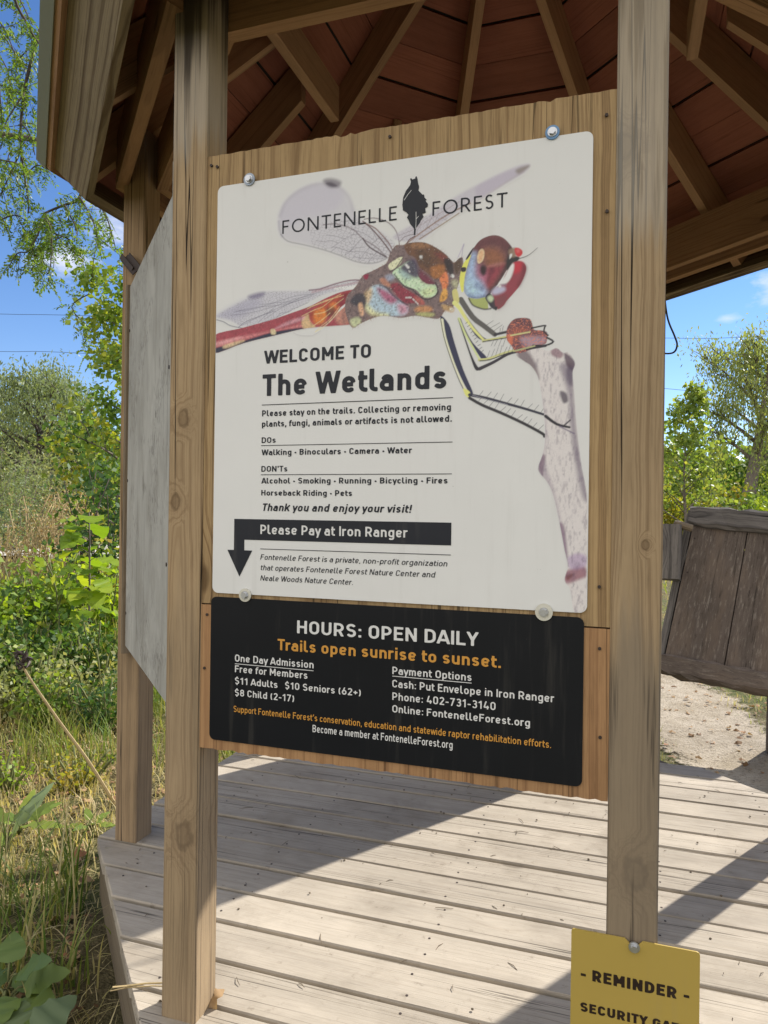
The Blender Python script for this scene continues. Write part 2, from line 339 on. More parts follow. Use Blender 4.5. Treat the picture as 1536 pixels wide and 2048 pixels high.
DRAGON=[('P',[(270.9,1777.5),(278.6,1807.6),(304.2,1832.3),(339.2,1845.3),(374,1845),(402.1,1837),(424,1816.9),(439.7,1787.8),(452.1,1769.3),(479.5,1746.2),(509.6,1725.9),(533.5,1703.7),(527.9,1680.5),(507.4,1670),(474.7,1668.1),(447.4,1675.9),(416.6,1690.4),(376,1707.6),(331.5,1722.4),(292.7,1733.8),(274.6,1750.6)],(150,146,163),0.42,9,0,1),
('P',[(270.9,1777.5),(278.6,1807.6),(304.2,1832.3),(339.2,1845.3),(374,1845),(402.1,1837),(420.9,1817.3),(405.8,1792),(374.9,1781.3),(330.7,1777.9),(292.3,1764.8)],(160,155,172),0.35,12,0,1),
('S',[(442.8,1781.8),(433.3,1808.6),(417.7,1827.8),(399,1840.3),(367.6,1847.3),(336.1,1844.2),(307.4,1833.4),(285,1815.6),(274,1790.5)],5,(120,112,135),0.5,5,0),
('P',[(373.8,1853.7),(392.5,1855.5),(414.3,1845.4),(408.3,1834.7),(386.6,1837.6)],(70,60,75),0.7,6,0,1),
('P',[(380.2,1846.5),(392.7,1846.9),(405.2,1838),(392.8,1837.9)],(50,42,52),0.7,3,0,1),
('S',[(276.2,1750.4),(292.7,1733.8),(331.5,1721.8),(376,1706.7),(416.6,1689.9),(447.4,1675.4),(474.7,1668.1),(498.6,1668.1),(519.2,1675)],1.6,(70,60,72),0.8,1.5,0),
('S',[(270.9,1779),(272.8,1761.1),(279.6,1745.6)],3,(110,102,125),0.6,3,0),
('S',[(517.7,1676),(495.1,1699.4),(464.9,1720.1),(443.4,1741.8),(406.3,1757.5),(375.2,1759.6)],1.9,(72,52,58),0.8,1.2,0),
('S',[(527.9,1683.3),(506.8,1712.2),(482.6,1740.2),(464.4,1756.5)],2.6,(74,46,46),0.95,0.8,0),
('S',[(532.2,1685.7),(521.7,1705),(506.7,1723.4),(491.6,1739.2),(470.5,1751.5)],2.2,(96,60,52),0.9,0.8,0),
('S',[(545.3,1691.3),(542.1,1714),(533,1734.5),(515.2,1750.5),(488.3,1760.7),(467.3,1760.4)],1.9,(84,62,70),0.85,0.8,0),
('S',[(516.2,1677.5),(480.2,1700.9),(464.9,1721)],2.6,(60,44,48),0.95,0.8,0),
('S',[(514.7,1676.3),(489.4,1684.5),(462.2,1694.3),(434.9,1697.1),(407.1,1708.6),(394.6,1709.9)],0.9,(84,78,92),0.75,0.7,0),
('S',[(510.3,1674.8),(483.5,1678),(462.4,1680.1),(444.2,1684.8)],0.9,(84,78,92),0.75,0.7,0),
('S',[(498.2,1690.6),(486.5,1680.5),(476.2,1668.8)],0.9,(84,78,92),0.75,0.7,0),
('S',[(480.2,1700.9),(468.3,1689.4),(456.5,1675)],0.9,(84,78,92),0.75,0.7,0),
('S',[(461.9,1719.9),(446.9,1707.3),(437.9,1696.8),(425.8,1690.9)],0.9,(84,78,92),0.75,0.7,0),
('S',[(452.6,1732.3),(431.4,1727.5),(410,1716.9),(394.7,1708.5)],0.9,(84,78,92),0.75,0.7,0),
('S',[(434.9,1697.1),(447,1703),(468.2,1702.2)],0.9,(84,78,92),0.75,0.7,0),
('S',[(407.1,1708.6),(394.8,1701.3)],0.9,(84,78,92),0.75,0.7,0),
('S',[(410,1716.9),(394.4,1724.3),(375.7,1723.5),(360,1728.1)],0.9,(84,78,92),0.75,0.7,0),
('S',[(425.3,1723.9),(406.7,1731.6),(381.8,1737.2)],0.9,(84,78,92),0.75,0.7,0),
('S',[(482.6,1740.2),(494.9,1716.3),(489,1711.3),(483.2,1703.5)],0.9,(84,78,92),0.75,0.7,0),
('S',[(443.4,1741.8),(467.8,1730.6),(492,1712.4)],0.9,(84,78,92),0.75,0.7,0),
('S',[(494.9,1716.3),(509.7,1716.1),(521.8,1699.4)],0.9,(84,78,92),0.75,0.7,0),
('M',[(350,1761.1),(406.3,1763.2),(461.3,1758.2),(509.6,1725.9),(533.5,1703.7),(527.9,1680.5),(507.4,1670),(474.7,1668.1),(447.4,1675.9),(416.6,1690.4),(376,1707.6),(350.6,1718.9)],6),
('V',6,5.5,0.55,-0.35),
('P',[(530.5,1716.9),(569.8,1737.3),(614.4,1758.1),(666.7,1785.8),(729.1,1810.1),(778.9,1825.5),(802.1,1826.9),(803,1820.7),(792.8,1811.1),(757.2,1795.1),(701.3,1770.1),(644,1740.2),(594.3,1705.6),(561.2,1703.4)],(150,143,160),0.55,5,0,1),
('P',[(701,1795.5),(745.8,1814.8),(784.4,1824.7),(802.1,1826.3),(798.2,1817.2),(757.2,1796.5),(712.6,1774.3)],(150,140,160),0.45,6,0,1),
('P',[(779,1819.9),(800.8,1825.1),(803,1821.2),(784.6,1810.8)],(105,95,80),0.7,4,0,1),
('S',[(558.3,1699.4),(600,1725.2),(643.9,1748.8),(689.9,1765.9)],2.6,(120,95,80),0.9,1,0),
('S',[(586.8,1706.4),(623.7,1725.4),(667.2,1748.8)],2.2,(120,98,75),0.9,1,0),
('S',[(667.2,1748.8),(712.6,1772.9),(757.2,1796.5),(792.7,1813.8)],2,(130,115,125),0.7,3,0),
('S',[(570,1725.7),(614.5,1746.5),(666.9,1771.6)],1.4,(140,125,130),0.7,1,0),
('S',[(570,1725.7),(542.8,1718.5)],0.8,(110,96,100),0.8,0.6,0),
('S',[(593.8,1743.2),(582.1,1724.3)],0.8,(110,96,100),0.8,0.6,0),
('S',[(614.5,1752.3),(600,1725.2)],0.8,(110,96,100),0.8,0.6,0),
('S',[(626.3,1753.8),(617.7,1734.7)],0.8,(110,96,100),0.8,0.6,0),
('S',[(579.1,1718.9),(597.2,1711.1)],0.8,(110,96,100),0.8,0.6,0),
('S',[(602.9,1729.2),(614.9,1720.6)],0.8,(110,96,100),0.8,0.6,0),
('S',[(617.6,1736.1),(629.6,1727.6)],0.8,(110,96,100),0.8,0.6,0),
('S',[(632.3,1744.4),(644.1,1735.9)],0.8,(110,96,100),0.8,0.6,0),
('S',[(545.8,1706.3),(554.7,1713.9),(565.4,1717),(576.1,1717.5)],1.2,(90,75,80),0.9,0.6,0),
('S',[(559.4,1698.8),(565.5,1707.6),(577,1713.2)],2.2,(80,50,50),0.95,0.6,0),
('M',[(530.5,1716.9),(569.8,1737.3),(614.4,1758.1),(649.4,1776.7),(689.9,1768.7),(644,1740.2),(594.3,1705.6),(561.2,1703.4)],7),
('V',7,4.5,0.4,0.6),
('P',[(460.2,1634.6),(404.3,1631),(368.7,1625.9),(332.6,1623.3),(283.5,1627.1),(233.3,1629.1),(182.4,1612.8),(138.4,1595.6),(120.6,1584.2),(157,1573.4),(183.3,1557.8),(234.3,1561),(284.2,1575.4),(333,1594),(380.9,1612.1),(427.9,1619.1)],(150,148,166),0.5,6,0,1),
('P',[(120.6,1584.2),(138.4,1595.6),(182.4,1612.8),(213.2,1617.2),(233.7,1606.4),(208.5,1590.2),(170,1574.8),(136,1579.6)],(125,122,150),0.4,14,0,1),
('P',[(197.7,1623),(215.5,1628.3),(238.4,1628.7),(233.5,1618.9),(208.1,1616.4)],(85,76,110),0.7,6,0,1),
('S',[(356.9,1614.2),(320.5,1615),(268.8,1605.8),(213.5,1594.4),(164.6,1591.3)],0.9,(58,56,84),0.75,0.8,0),
('S',[(352.1,1612.4),(308.4,1607.1),(259,1595.3),(203.4,1586),(156.9,1585)],0.9,(58,56,84),0.75,0.8,0),
('S',[(347.3,1609.4),(298.7,1598.9),(244.1,1582.9),(178.1,1558.2)],0.9,(58,56,84),0.75,0.8,0),
('S',[(371.3,1617.4),(332.8,1611.7),(284,1593.4),(239.3,1569.7)],0.9,(58,56,84),0.75,0.8,0),
('S',[(342.7,1597.6),(308.7,1587),(269.4,1572),(234.3,1563.3)],0.9,(58,56,84),0.75,0.8,0),
('S',[(332.8,1607.3),(283.9,1597.9),(228.7,1597.7),(172.4,1593)],0.9,(58,56,84),0.75,0.8,0),
('S',[(299,1581),(279.2,1580.3),(269.4,1572)],0.9,(58,56,84),0.75,0.8,0),
('S',[(264,1595),(249.2,1582.6),(224.2,1564)],0.9,(58,56,84),0.75,0.8,0),
('S',[(303.6,1603),(268.9,1603.6),(228.7,1602.3)],0.9,(58,56,84),0.75,0.8,0),
('S',[(467.1,1634),(439.3,1636.5),(404.3,1632),(368.8,1624.2),(344.7,1624)],2.6,(96,60,76),0.9,1,0),
('S',[(460.2,1631.4),(416.1,1626.6),(376,1622.5),(352,1619)],4,(150,110,120),0.6,2,0),
('P',[(406.8,1624.2),(453.4,1625.1),(454.6,1617.8),(408,1619.7)],(206,196,190),0.95,1,0,1),
('S',[(120.7,1577.2),(138.7,1571.3),(154.6,1562.1),(175.5,1556.5),(193.6,1552.5)],1.5,(60,62,84),0.9,0.8,0),
('S',[(175.5,1556.5),(190.9,1566.4),(221.4,1575.6),(264.2,1585.9)],1.1,(66,66,90),0.8,0.7,0),
('M',[(460.2,1634.6),(404.3,1631),(368.7,1625.9),(332.6,1623.3),(283.5,1627.1),(233.3,1629.1),(182.4,1612.8),(138.4,1595.6),(120.6,1584.2),(157,1573.4),(183.3,1557.8),(234.3,1561),(284.2,1575.4),(333,1594),(380.9,1612.1),(427.9,1619.1)],8),
('V',8,4.2,0.5,0.22),
('M',[(112.7,1542.3),(183.3,1554.4),(214,1559.7),(259.4,1567.8),(308.8,1579.8),(345.2,1589),(381,1602.9),(416.3,1613.5),(451.2,1615.3),(463,1596.6),(470.4,1561.5),(452.2,1545.5),(429,1543.9),(381.9,1543.9),(333.8,1542.8),(272.4,1534),(189,1520.8),(113.4,1503.5)],1),
('P',[(112.7,1542.3),(183.3,1554.4),(214,1559.7),(259.4,1567.8),(308.8,1579.8),(345.2,1589),(381,1602.9),(416.3,1613.5),(451.2,1615.3),(463,1596.6),(470.4,1561.5),(452.2,1545.5),(429,1543.9),(381.9,1543.9),(333.8,1542.8),(272.4,1534),(189,1520.8),(113.4,1503.5)],(136,56,66),1,0.8,0,1),
('P',[(113,1525.6),(183.6,1536),(259.8,1543.4),(321.5,1552.6),(345.7,1559.7),(345.9,1546.4),(309.4,1544.5),(259.8,1541.2),(188.9,1527.7),(113.2,1513.9)],(176,110,112),0.9,5,1,1),
('P',[(113.2,1512.8),(188.9,1525.9),(259.8,1540.1),(328.9,1545),(333.9,1538.4),(272.5,1530.2),(189.1,1516.2),(113.4,1500)],(32,34,54),1,2,1,1),
('P',[(328.7,1561),(343,1573.2),(348.1,1557.4),(360.4,1543.2),(333.8,1542.8)],(176,150,112),0.95,3,1,1),
('P',[(139.5,1519.3),(183.7,1528),(188.9,1524.3),(144.9,1512)],(190,165,130),0.8,3,1,1),
('P',[(254.7,1546),(264.7,1546.5),(267.4,1536.2),(257.4,1535.7)],(196,176,140),0.9,2,1,1),
('P',[(264.7,1547.6),(299.3,1562),(333.4,1568.4),(328.7,1561),(284.6,1550.7)],(214,150,160),0.6,4,1,1),
('P',[(121,1526.2),(170.7,1534.6),(183.6,1532.6),(129,1521.1)],(206,140,142),0.7,4,1,1),
('P',[(347.8,1575.1),(381.1,1596.7),(416.4,1609.2),(451.2,1612.7),(428.4,1586.4),(393.4,1567.2),(357.8,1552.2)],(150,60,40),0.95,5,1,1),
('P',[(357.5,1576.6),(376.5,1583.9),(386.2,1572.2),(379.4,1552.9),(360.2,1552.1)],(186,110,44),0.9,6,1,1),
('P',[(393.1,1589.2),(404.9,1592.6),(407.4,1581.5),(393.3,1573.8)],(200,110,50),0.9,5,1,1),
('P',[(386.1,1581),(400.3,1584.2),(405.2,1570.7),(388.7,1565.4)],(70,40,34),0.8,6,1,1),
('P',[(421.1,1608.8),(451.2,1612.7),(435.3,1590.2),(414.4,1583.1)],(110,26,44),0.9,5,1,1),
('P',[(405.2,1566.4),(428.5,1582),(458.8,1568.8),(461.3,1553.5),(417.3,1545.8)],(170,120,104),0.9,6,1,1),
('P',[(435.4,1585.8),(456,1601.5),(467.7,1587.6),(468.1,1561.6),(454.2,1567)],(44,42,54),0.9,4,1,1),
('P',[(419.3,1569.7),(428.6,1571.1),(431.3,1547),(422,1545.5)],(120,84,78),0.6,5,1,1),
('S',[(423.4,1606.4),(400,1601.8),(376.3,1597.1),(340.5,1584.5)],1.4,(214,176,130),0.8,0.8,0),
('S',[(423.5,1599.8),(404.9,1588.2),(381.4,1574.7),(357.5,1572.1)],1.4,(214,176,130),0.8,0.8,0),
('S',[(414.4,1583.1),(393.5,1558.5),(372.3,1544.6),(360.5,1534.4)],1.4,(214,176,130),0.8,0.8,0),
('S',[(400,1601.8),(376.5,1586.1),(357.4,1581),(328.5,1569.9)],1.4,(214,176,130),0.8,0.8,0),
('S',[(416.4,1609.2),(388.2,1598.4),(347.7,1588.4)],1.4,(214,176,130),0.8,0.8,0),
('S',[(393.3,1571.6),(376.9,1559.7),(353.1,1545.9)],1.4,(214,176,130),0.8,0.8,0),
('P',[(446.6,1610.9),(458.2,1612.6),(460.6,1606.5),(446.8,1597.9),(426.1,1582.2),(412.2,1572.4),(416.8,1580.8),(435.3,1594.5)],(206,196,200),0.95,1.2,0,1),
('S',[(416.8,1578.6),(398.3,1558.1),(377.1,1542.1),(360.5,1534.4)],2,(206,182,150),0.9,1,0),
('S',[(372.4,1535.8),(353.4,1527.1),(324.3,1529.1),(309.5,1535.6)],1,(120,112,118),0.6,1,0),
('G',1),
('M',[(466,1643.8),(482.6,1650.1),(501,1657.1),(517.4,1665.1),(524.4,1682.6),(536.9,1698.6),(551.3,1697.9),(565.6,1701),(592.3,1699.5),(615.3,1689.4),(639.9,1671.6),(653.9,1655.9),(659.9,1651.9),(669.2,1659.4),(676.1,1658.7),(677.2,1640.2),(671.5,1617.2),(665,1597.7),(660.1,1574.6),(656.9,1558),(643.1,1559.1),(638,1552.7),(627.8,1542.5),(603.2,1546.8),(578.4,1552.1),(549.8,1549.9),(513.4,1556.9),(485.9,1552.9),(459.9,1543.4),(448.8,1536.8),(440.2,1541.2),(433.4,1554.1),(427.4,1577.5),(430.8,1603.7),(449.4,1621.6)],2),
('P',[(466,1643.8),(482.6,1650.1),(501,1657.1),(517.4,1665.1),(524.4,1682.6),(536.9,1698.6),(551.3,1697.9),(565.6,1701),(592.3,1699.5),(615.3,1689.4),(639.9,1671.6),(653.9,1655.9),(659.9,1651.9),(669.2,1659.4),(676.1,1658.7),(677.2,1640.2),(671.5,1617.2),(665,1597.7),(660.1,1574.6),(656.9,1558),(643.1,1559.1),(638,1552.7),(627.8,1542.5),(603.2,1546.8),(578.4,1552.1),(549.8,1549.9),(513.4,1556.9),(485.9,1552.9),(459.9,1543.4),(448.8,1536.8),(440.2,1541.2),(433.4,1554.1),(427.4,1577.5),(430.8,1603.7),(449.4,1621.6)],(104,88,88),1,0.7,0,1),
('P',[(556.7,1698.2),(592.3,1699.2),(615.3,1689.4),(639.9,1670.8),(652.2,1654.4),(650.6,1642.7),(637.1,1623.8),(619.7,1623.6),(602,1637.2),(587.7,1648.8),(576.7,1670.4),(562.3,1678.7)],(92,62,44),1,2,2,1),
('P',[(583.6,1688.5),(601.3,1681.5),(612.1,1665.1),(608.8,1650.1),(591.1,1655.3),(580.3,1673.4)],(72,52,38),0.8,8,2,1),
('P',[(565.6,1699),(592.3,1699.2),(611.8,1690.6),(601.3,1686.6),(576.5,1689.2)],(128,92,62),0.8,5,2,1),
('P',[(619,1674.6),(636.4,1671.1),(650.4,1656.2),(636.6,1657.6)],(110,48,46),0.7,6,2,1),
('P',[(612.4,1646.4),(636.7,1649.1),(638.7,1630.4),(621.4,1623.5),(612.6,1631.1)],(140,90,48),0.9,4,2,1),
('P',[(587.7,1645.4),(602,1633.8),(610.9,1622.7),(619.8,1611.8),(612.9,1605.6),(595.2,1617.4),(584.4,1628.6)],(88,38,52),0.9,5,2,1),
('P',[(587.4,1671.9),(592.7,1672.2),(592.7,1666.2),(589.2,1666.6)],(224,214,208),0.9,2,2,1),
('P',[(638.3,1660.8),(653.9,1657.6),(658.4,1635.3),(654.3,1625.5),(643.8,1640)],(38,32,34),0.95,3,2,1),
('P',[(522.9,1661.9),(540.9,1672.3),(551.7,1672.9),(546.5,1659.6),(530.3,1649.1),(523,1653.3)],(190,192,160),1,1.2,2,1),
('P',[(530.4,1643.9),(548.3,1656),(566.1,1664.6),(576.9,1656.7),(584.4,1632),(602.3,1615),(619.8,1611.8),(624.4,1599.5),(620.1,1589.7),(606.2,1586.6),(593.8,1591),(583,1603),(570.5,1609.3),(556.1,1615.7),(541.5,1629.1)],(168,192,160),1,1.2,2,1),
('P',[(550.1,1655.8),(566.1,1666.3),(578.6,1665.1),(584.1,1649.1),(584.4,1628.6),(566.6,1633.6),(548.4,1647.4)],(60,52,74),0.95,6,2,1),
('P',[(541.2,1646.3),(555.7,1645),(570.2,1628.2),(555.9,1629.5)],(120,140,150),0.7,6,2,1),
('P',[(591.4,1634.8),(607.4,1626.5),(619.8,1611.8),(602.3,1615),(591.6,1621.1)],(98,40,58),0.8,6,2,1),
('P',[(593.6,1602.1),(616.4,1607),(621.8,1596.3),(607.9,1588.2),(595.5,1591.7)],(176,188,138),0.7,6,2,1),
('S',[(551.7,1671.2),(537.5,1651.9),(526.7,1647.7)],2.6,(40,36,44),0.8,1,2),
('S',[(534.1,1640.1),(556.1,1614),(574.1,1605.5),(584.9,1594.3),(602.7,1582.6),(620.2,1588),(627,1599.3),(621.5,1615)],2.8,(38,34,42),0.8,1,2),
('S',[(559.1,1656.7),(564.5,1651)],5,(214,206,210),0.9,1.5,2),
('S',[(565.5,1644),(567.3,1642.1)],3,(200,190,200),0.8,1,2),
('P',[(525.3,1618.4),(541.6,1622.1),(556.1,1610.5),(577.8,1596.7),(595.7,1581.5),(597.6,1572.8),(578,1577.8),(556.6,1579.5),(538.3,1598.3)],(120,44,58),1,3,2,1),
('P',[(577.8,1591.5),(595.7,1581.5),(597.5,1574.5),(585.2,1575.5)],(160,90,80),0.8,3,2,1),
('S',[(560,1590.4),(570.7,1589.5)],3,(230,190,200),0.8,1,2),
('S',[(574.3,1586.7),(585.2,1575.5)],2.5,(236,216,214),0.8,0.8,2),
('P',[(503.2,1632.5),(516,1633.1),(527.1,1616.5),(512.5,1619.5)],(160,110,90),0.9,3,2,1),
('P',[(515.9,1638.3),(530.4,1640.4),(534.2,1631.4),(521.5,1627.4)],(140,150,170),0.7,5,2,1),
('P',[(484.9,1618.5),(508.9,1619.8),(531,1598.9),(556.6,1577.8),(565.7,1566.8),(560.5,1556.9),(549.7,1554.2),(520.7,1556.4),(495,1561.8),(476.3,1572),(474.1,1600.2)],(150,168,182),1,3,2,1),
('P',[(497.9,1615.6),(520,1606.7),(542,1587.6),(527.7,1580.1),(509.2,1593.7)],(140,62,92),0.9,7,2,1),
('P',[(542.2,1577.2),(560.2,1575.8),(564,1561.8),(549.7,1557.7)],(176,110,130),0.8,8,2,1),
('P',[(474.3,1586.1),(494.9,1567),(520.7,1559.9),(520.7,1554.7),(487.6,1560.6),(474.5,1572.1)],(190,188,140),0.9,7,2,1),
('P',[(468.4,1604.1),(485,1616.7),(487,1602.6),(479.8,1585.7),(472.3,1589.8)],(176,150,110),0.85,6,2,1),
('S',[(503.3,1620.3),(518.1,1613.8),(531,1598.9),(549.3,1583.5),(563.8,1575.5)],3,(48,36,52),0.8,1.5,2),
('P',[(578.2,1565.8),(594.1,1571.4),(613.5,1566.5),(613.6,1558),(585.4,1558.4)],(170,120,80),0.9,4,2,1),
('P',[(581.9,1557),(603.1,1557.1),(620.6,1552.3),(613.7,1547.8),(589,1551.3)],(160,160,104),0.9,4,2,1),
('P',[(630.1,1622.7),(642.1,1635.1),(647.5,1619.4),(646,1604.4),(637.4,1598.4),(633.8,1610.5)],(204,110,70),1,2,2,1),
('P',[(632.3,1590.4),(639.1,1601.6),(646.1,1595.9),(644.6,1580.9),(630.8,1575.3)],(196,140,70),1,2,2,1),
('P',[(648.6,1602.5),(654.5,1608.7),(658.2,1588.2),(653.3,1575.1)],(104,100,104),0.7,5,2,1),
('P',[(659,1655.4),(671,1657.5),(674.6,1643.8),(666.3,1627.8),(659.3,1635.2)],(74,56,40),0.9,4,2,1),
('P',[(654.4,1615.4),(664.7,1616.2),(669.9,1607.3),(664.9,1601.1),(658,1603.3)],(160,160,130),0.8,5,2,1),
('S',[(655.1,1626.3),(656.9,1624.5)],6,(230,226,226),0.9,1.2,2),
('P',[(634.3,1569.9),(651.6,1566.8),(660.4,1557.7),(655.3,1553.1),(639.7,1559.3)],(160,130,90),0.9,3,0,1),
('P',[(651.7,1561.8),(657.7,1561.3),(657.8,1556.3),(652.6,1556.7)],(206,200,176),0.9,2,0,1),
('P',[(438.6,1592.5),(449.7,1605.7),(468.4,1605.9),(474.2,1589.6),(467,1574.4),(450,1582.8)],(44,44,54),0.9,4,2,1),
('P',[(456.6,1584),(464.9,1586.9),(469,1563.8),(461.5,1562.6)],(190,150,120),0.9,3,2,1),
('P',[(441,1555.3),(457.9,1557.6),(463.6,1546.6),(450.6,1537.9),(441.2,1542.9)],(170,176,140),0.9,4,2,1),
('P',[(467.8,1644.5),(479,1645.2),(475.4,1635),(468.9,1637.4)],(120,26,56),0.95,1.5,0,1),
('S',[(666.7,1661.3),(672.5,1674.2),(678.2,1687)],1.6,(150,140,165),0.8,0.8,0),
('S',[(674.3,1660.6),(675.8,1675.5),(678.3,1686.1)],1.2,(120,110,140),0.8,0.7,0),
('G',2),
('H',[(466,1643.8),(482.6,1650.1),(501,1657.1),(517.4,1665.1),(524.4,1682.6),(536.9,1698.6),(551.3,1697.9),(565.6,1701),(592.3,1699.5),(615.3,1689.4),(639.9,1671.6),(653.9,1655.9),(659.9,1651.9),(669.2,1659.4),(676.1,1658.7),(677.2,1640.2),(671.5,1617.2),(665,1597.7),(660.1,1574.6),(656.9,1558),(643.1,1559.1),(638,1552.7),(627.8,1542.5),(603.2,1546.8),(578.4,1552.1),(549.8,1549.9),(513.4,1556.9),(485.9,1552.9),(459.9,1543.4),(448.8,1536.8),(440.2,1541.2),(433.4,1554.1),(427.4,1577.5),(430.8,1603.7),(449.4,1621.6)],260,9,(120,84,60)),
('S',[(673.4,1576.9),(697.7,1540.6),(720,1521.8),(742.1,1503.2)],(11,9),(78,76,74),1,0.7,0),
('S',[(742.1,1503.2),(766.7,1507.1)],5,(40,38,44),1,0.7,0),
('P',[(673.9,1539.2),(680.5,1523),(698.4,1490.5),(727.1,1459.2),(717.8,1455.1),(698.5,1484.3),(682.3,1510.3),(669.8,1537.9)],(40,40,66),1,0.8,0,1),
('S',[(669.8,1539.5),(682.3,1510.3),(698.5,1481.1),(713.1,1455.3)],(5,3),(176,184,130),1,0.6,0),
('P',[(667.5,1541.2),(682.4,1504.1),(695.5,1468.8),(708.5,1443.1),(718,1438),(713.3,1435.1),(703.9,1437.1),(694,1462.6),(680.8,1501)],(38,36,42),1,0.8,0,1),
('S',[(713.3,1438.2),(739.7,1449.2),(767.2,1463.1),(785.5,1466.7)],(7,4),(44,40,48),1,0.6,0),
('P',[(676.9,1554.7),(698,1524.9),(717.1,1501.8),(729.8,1493.2),(720.4,1492.2),(704.6,1502.6),(685.1,1535.2)],(40,42,70),1,0.8,0,1),
('P',[(655.5,1594.2),(665.1,1598.1),(670.3,1574),(662.3,1568.4)],(176,170,110),1,1,0,1),
('S',[(660.7,1571.7),(670.4,1561.4),(680.2,1545),(698,1518.7),(720.4,1493.8)],(9,4),(196,196,120),1,0.6,0),
('S',[(718.8,1492.3),(745.3,1495.3),(779,1499.3),(809.2,1503.4)],(5,3),(172,172,120),1,0.5,0),
('S',[(718.9,1490.8),(745.3,1493.4),(779,1497.1),(809.2,1501.2)],2,(34,32,36),1,0.5,0),
('S',[(711.5,1455.4),(730.2,1456.9),(761.1,1466.6),(791.5,1472.4),(815.5,1476.5)],(5,3),(172,172,120),1,0.5,0),
('S',[(713.1,1453.5),(733.4,1454.8),(761.1,1463.5),(791.5,1470),(818.5,1474.5)],2,(34,32,36),1,0.5,0),
('P',[(631.9,1547),(650,1529.9),(661.7,1492.8),(680.1,1438.3),(699.7,1393.6),(696.6,1387.5),(683.7,1406.8),(664,1448.6),(647.2,1493.7)],(40,42,66),1,0.8,0,1),
('S',[(635.3,1538.8),(642.2,1503.5),(659,1455.2),(675.6,1416.6),(691.9,1386.1)],(7,3),(190,200,168),1,0.6,0),
('S',[(632.9,1542.2),(640.6,1503.6),(656.8,1455.3),(674,1413.5),(690.4,1383)],1.5,(30,30,36),1,0.5,0),
('P',[(680.6,1400.7),(693.4,1393.9),(695.1,1381.3),(685.6,1386.4)],(190,190,110),1,0.8,0,1),
('S',[(693.5,1387.6),(725,1380.2),(762.3,1368.9),(799,1357.5),(838.1,1344.1)],(6,4.5),(38,38,52),1,0.6,0),
('S',[(693.6,1381.4),(719,1366.4),(756.4,1349.7),(799.4,1328.5),(835.6,1307.8),(839.2,1302.6)],(6,5.5),(40,38,42),1,0.6,0),
('S',[(699.8,1386.7),(731.3,1376.2),(768.5,1365.6)],1.2,(150,150,160),0.7,0.5,0),
('S',[(712.9,1385),(720.3,1394.6)],0.9,(60,58,64),0.85,0.5,0),
('S',[(726.4,1380.7),(736.4,1391.7)],0.9,(60,58,64),0.85,0.5,0),
('S',[(739.9,1376.5),(748.6,1389)],0.9,(60,58,64),0.85,0.5,0),
('S',[(753.2,1372.3),(760.8,1386.3)],0.9,(60,58,64),0.85,0.5,0),
('S',[(766.5,1368.1),(776.6,1378.6)],0.9,(60,58,64),0.85,0.5,0),
('S',[(779.7,1364),(788.7,1375.9)],0.9,(60,58,64),0.85,0.5,0),
('S',[(792.8,1359.8),(800.6,1373.2)],0.9,(60,58,64),0.85,0.5,0),
('S',[(805.8,1355.7),(816.2,1365.6)],0.9,(60,58,64),0.85,0.5,0),
('S',[(818.8,1351.7),(828,1363)],0.9,(60,58,64),0.85,0.5,0),
('S',[(831.7,1347.6),(839.7,1360.4)],0.9,(60,58,64),0.85,0.5,0),
('S',[(711.7,1375),(719.6,1383.4)],0.9,(60,58,64),0.85,0.5,0),
('S',[(722.4,1369.4),(733.1,1379)],0.9,(60,58,64),0.85,0.5,0),
('S',[(733.2,1363.8),(742.6,1374.8)],0.9,(60,58,64),0.85,0.5,0),
('S',[(743.9,1358.3),(752,1370.6)],0.9,(60,58,64),0.85,0.5,0),
('S',[(754.5,1352.8),(765.4,1361.9)],0.9,(60,58,64),0.85,0.5,0),
('S',[(765.1,1347.3),(774.7,1357.8)],0.9,(60,58,64),0.85,0.5,0),
('S',[(775.6,1341.9),(784,1353.7)],0.9,(60,58,64),0.85,0.5,0),
('S',[(786.1,1336.5),(797.2,1345.1)],0.9,(60,58,64),0.85,0.5,0),
('S',[(796.5,1331.1),(806.4,1341.1)],0.9,(60,58,64),0.85,0.5,0),
('S',[(806.9,1325.7),(815.5,1337)],0.9,(60,58,64),0.85,0.5,0),
('S',[(817.2,1320.4),(824.7,1328.7)],0.9,(60,58,64),0.85,0.5,0),
('S',[(827.5,1315.1),(837.6,1324.6)],0.9,(60,58,64),0.85,0.5,0),
('S',[(728,1460),(732.3,1472.1)],0.9,(60,58,64),0.85,0.5,0),
('S',[(736,1461),(741.8,1474.9)],0.9,(60,58,64),0.85,0.5,0),
('S',[(743.9,1462.1),(749.1,1477.9)],0.9,(60,58,64),0.85,0.5,0),
('S',[(751.9,1463.2),(756.3,1480.9)],0.9,(60,58,64),0.85,0.5,0),
('S',[(759.8,1464.3),(765.8,1477.5)],0.9,(60,58,64),0.85,0.5,0),
('S',[(767.6,1465.4),(772.9,1480.5)],0.9,(60,58,64),0.85,0.5,0),
('S',[(775.5,1466.5),(780.1,1483.4)],0.9,(60,58,64),0.85,0.5,0),
('S',[(723.7,1521.8),(738.5,1530.7)],0.9,(60,58,64),0.85,0.5,0),
('S',[(731,1515.6),(751,1525.6)],0.9,(60,58,64),0.85,0.5,0),
('S',[(738.4,1509.4),(756,1521.1)],0.9,(60,58,64),0.85,0.5,0),
('S',[(750.6,1501.9),(752.9,1515.3)],0.9,(60,58,64),0.85,0.5,0),
('S',[(755.2,1503.1),(758.3,1518.5)],0.9,(60,58,64),0.85,0.5,0),
('S',[(739.9,1492.3),(735.1,1481.5)],0.9,(60,58,64),0.85,0.5,0),
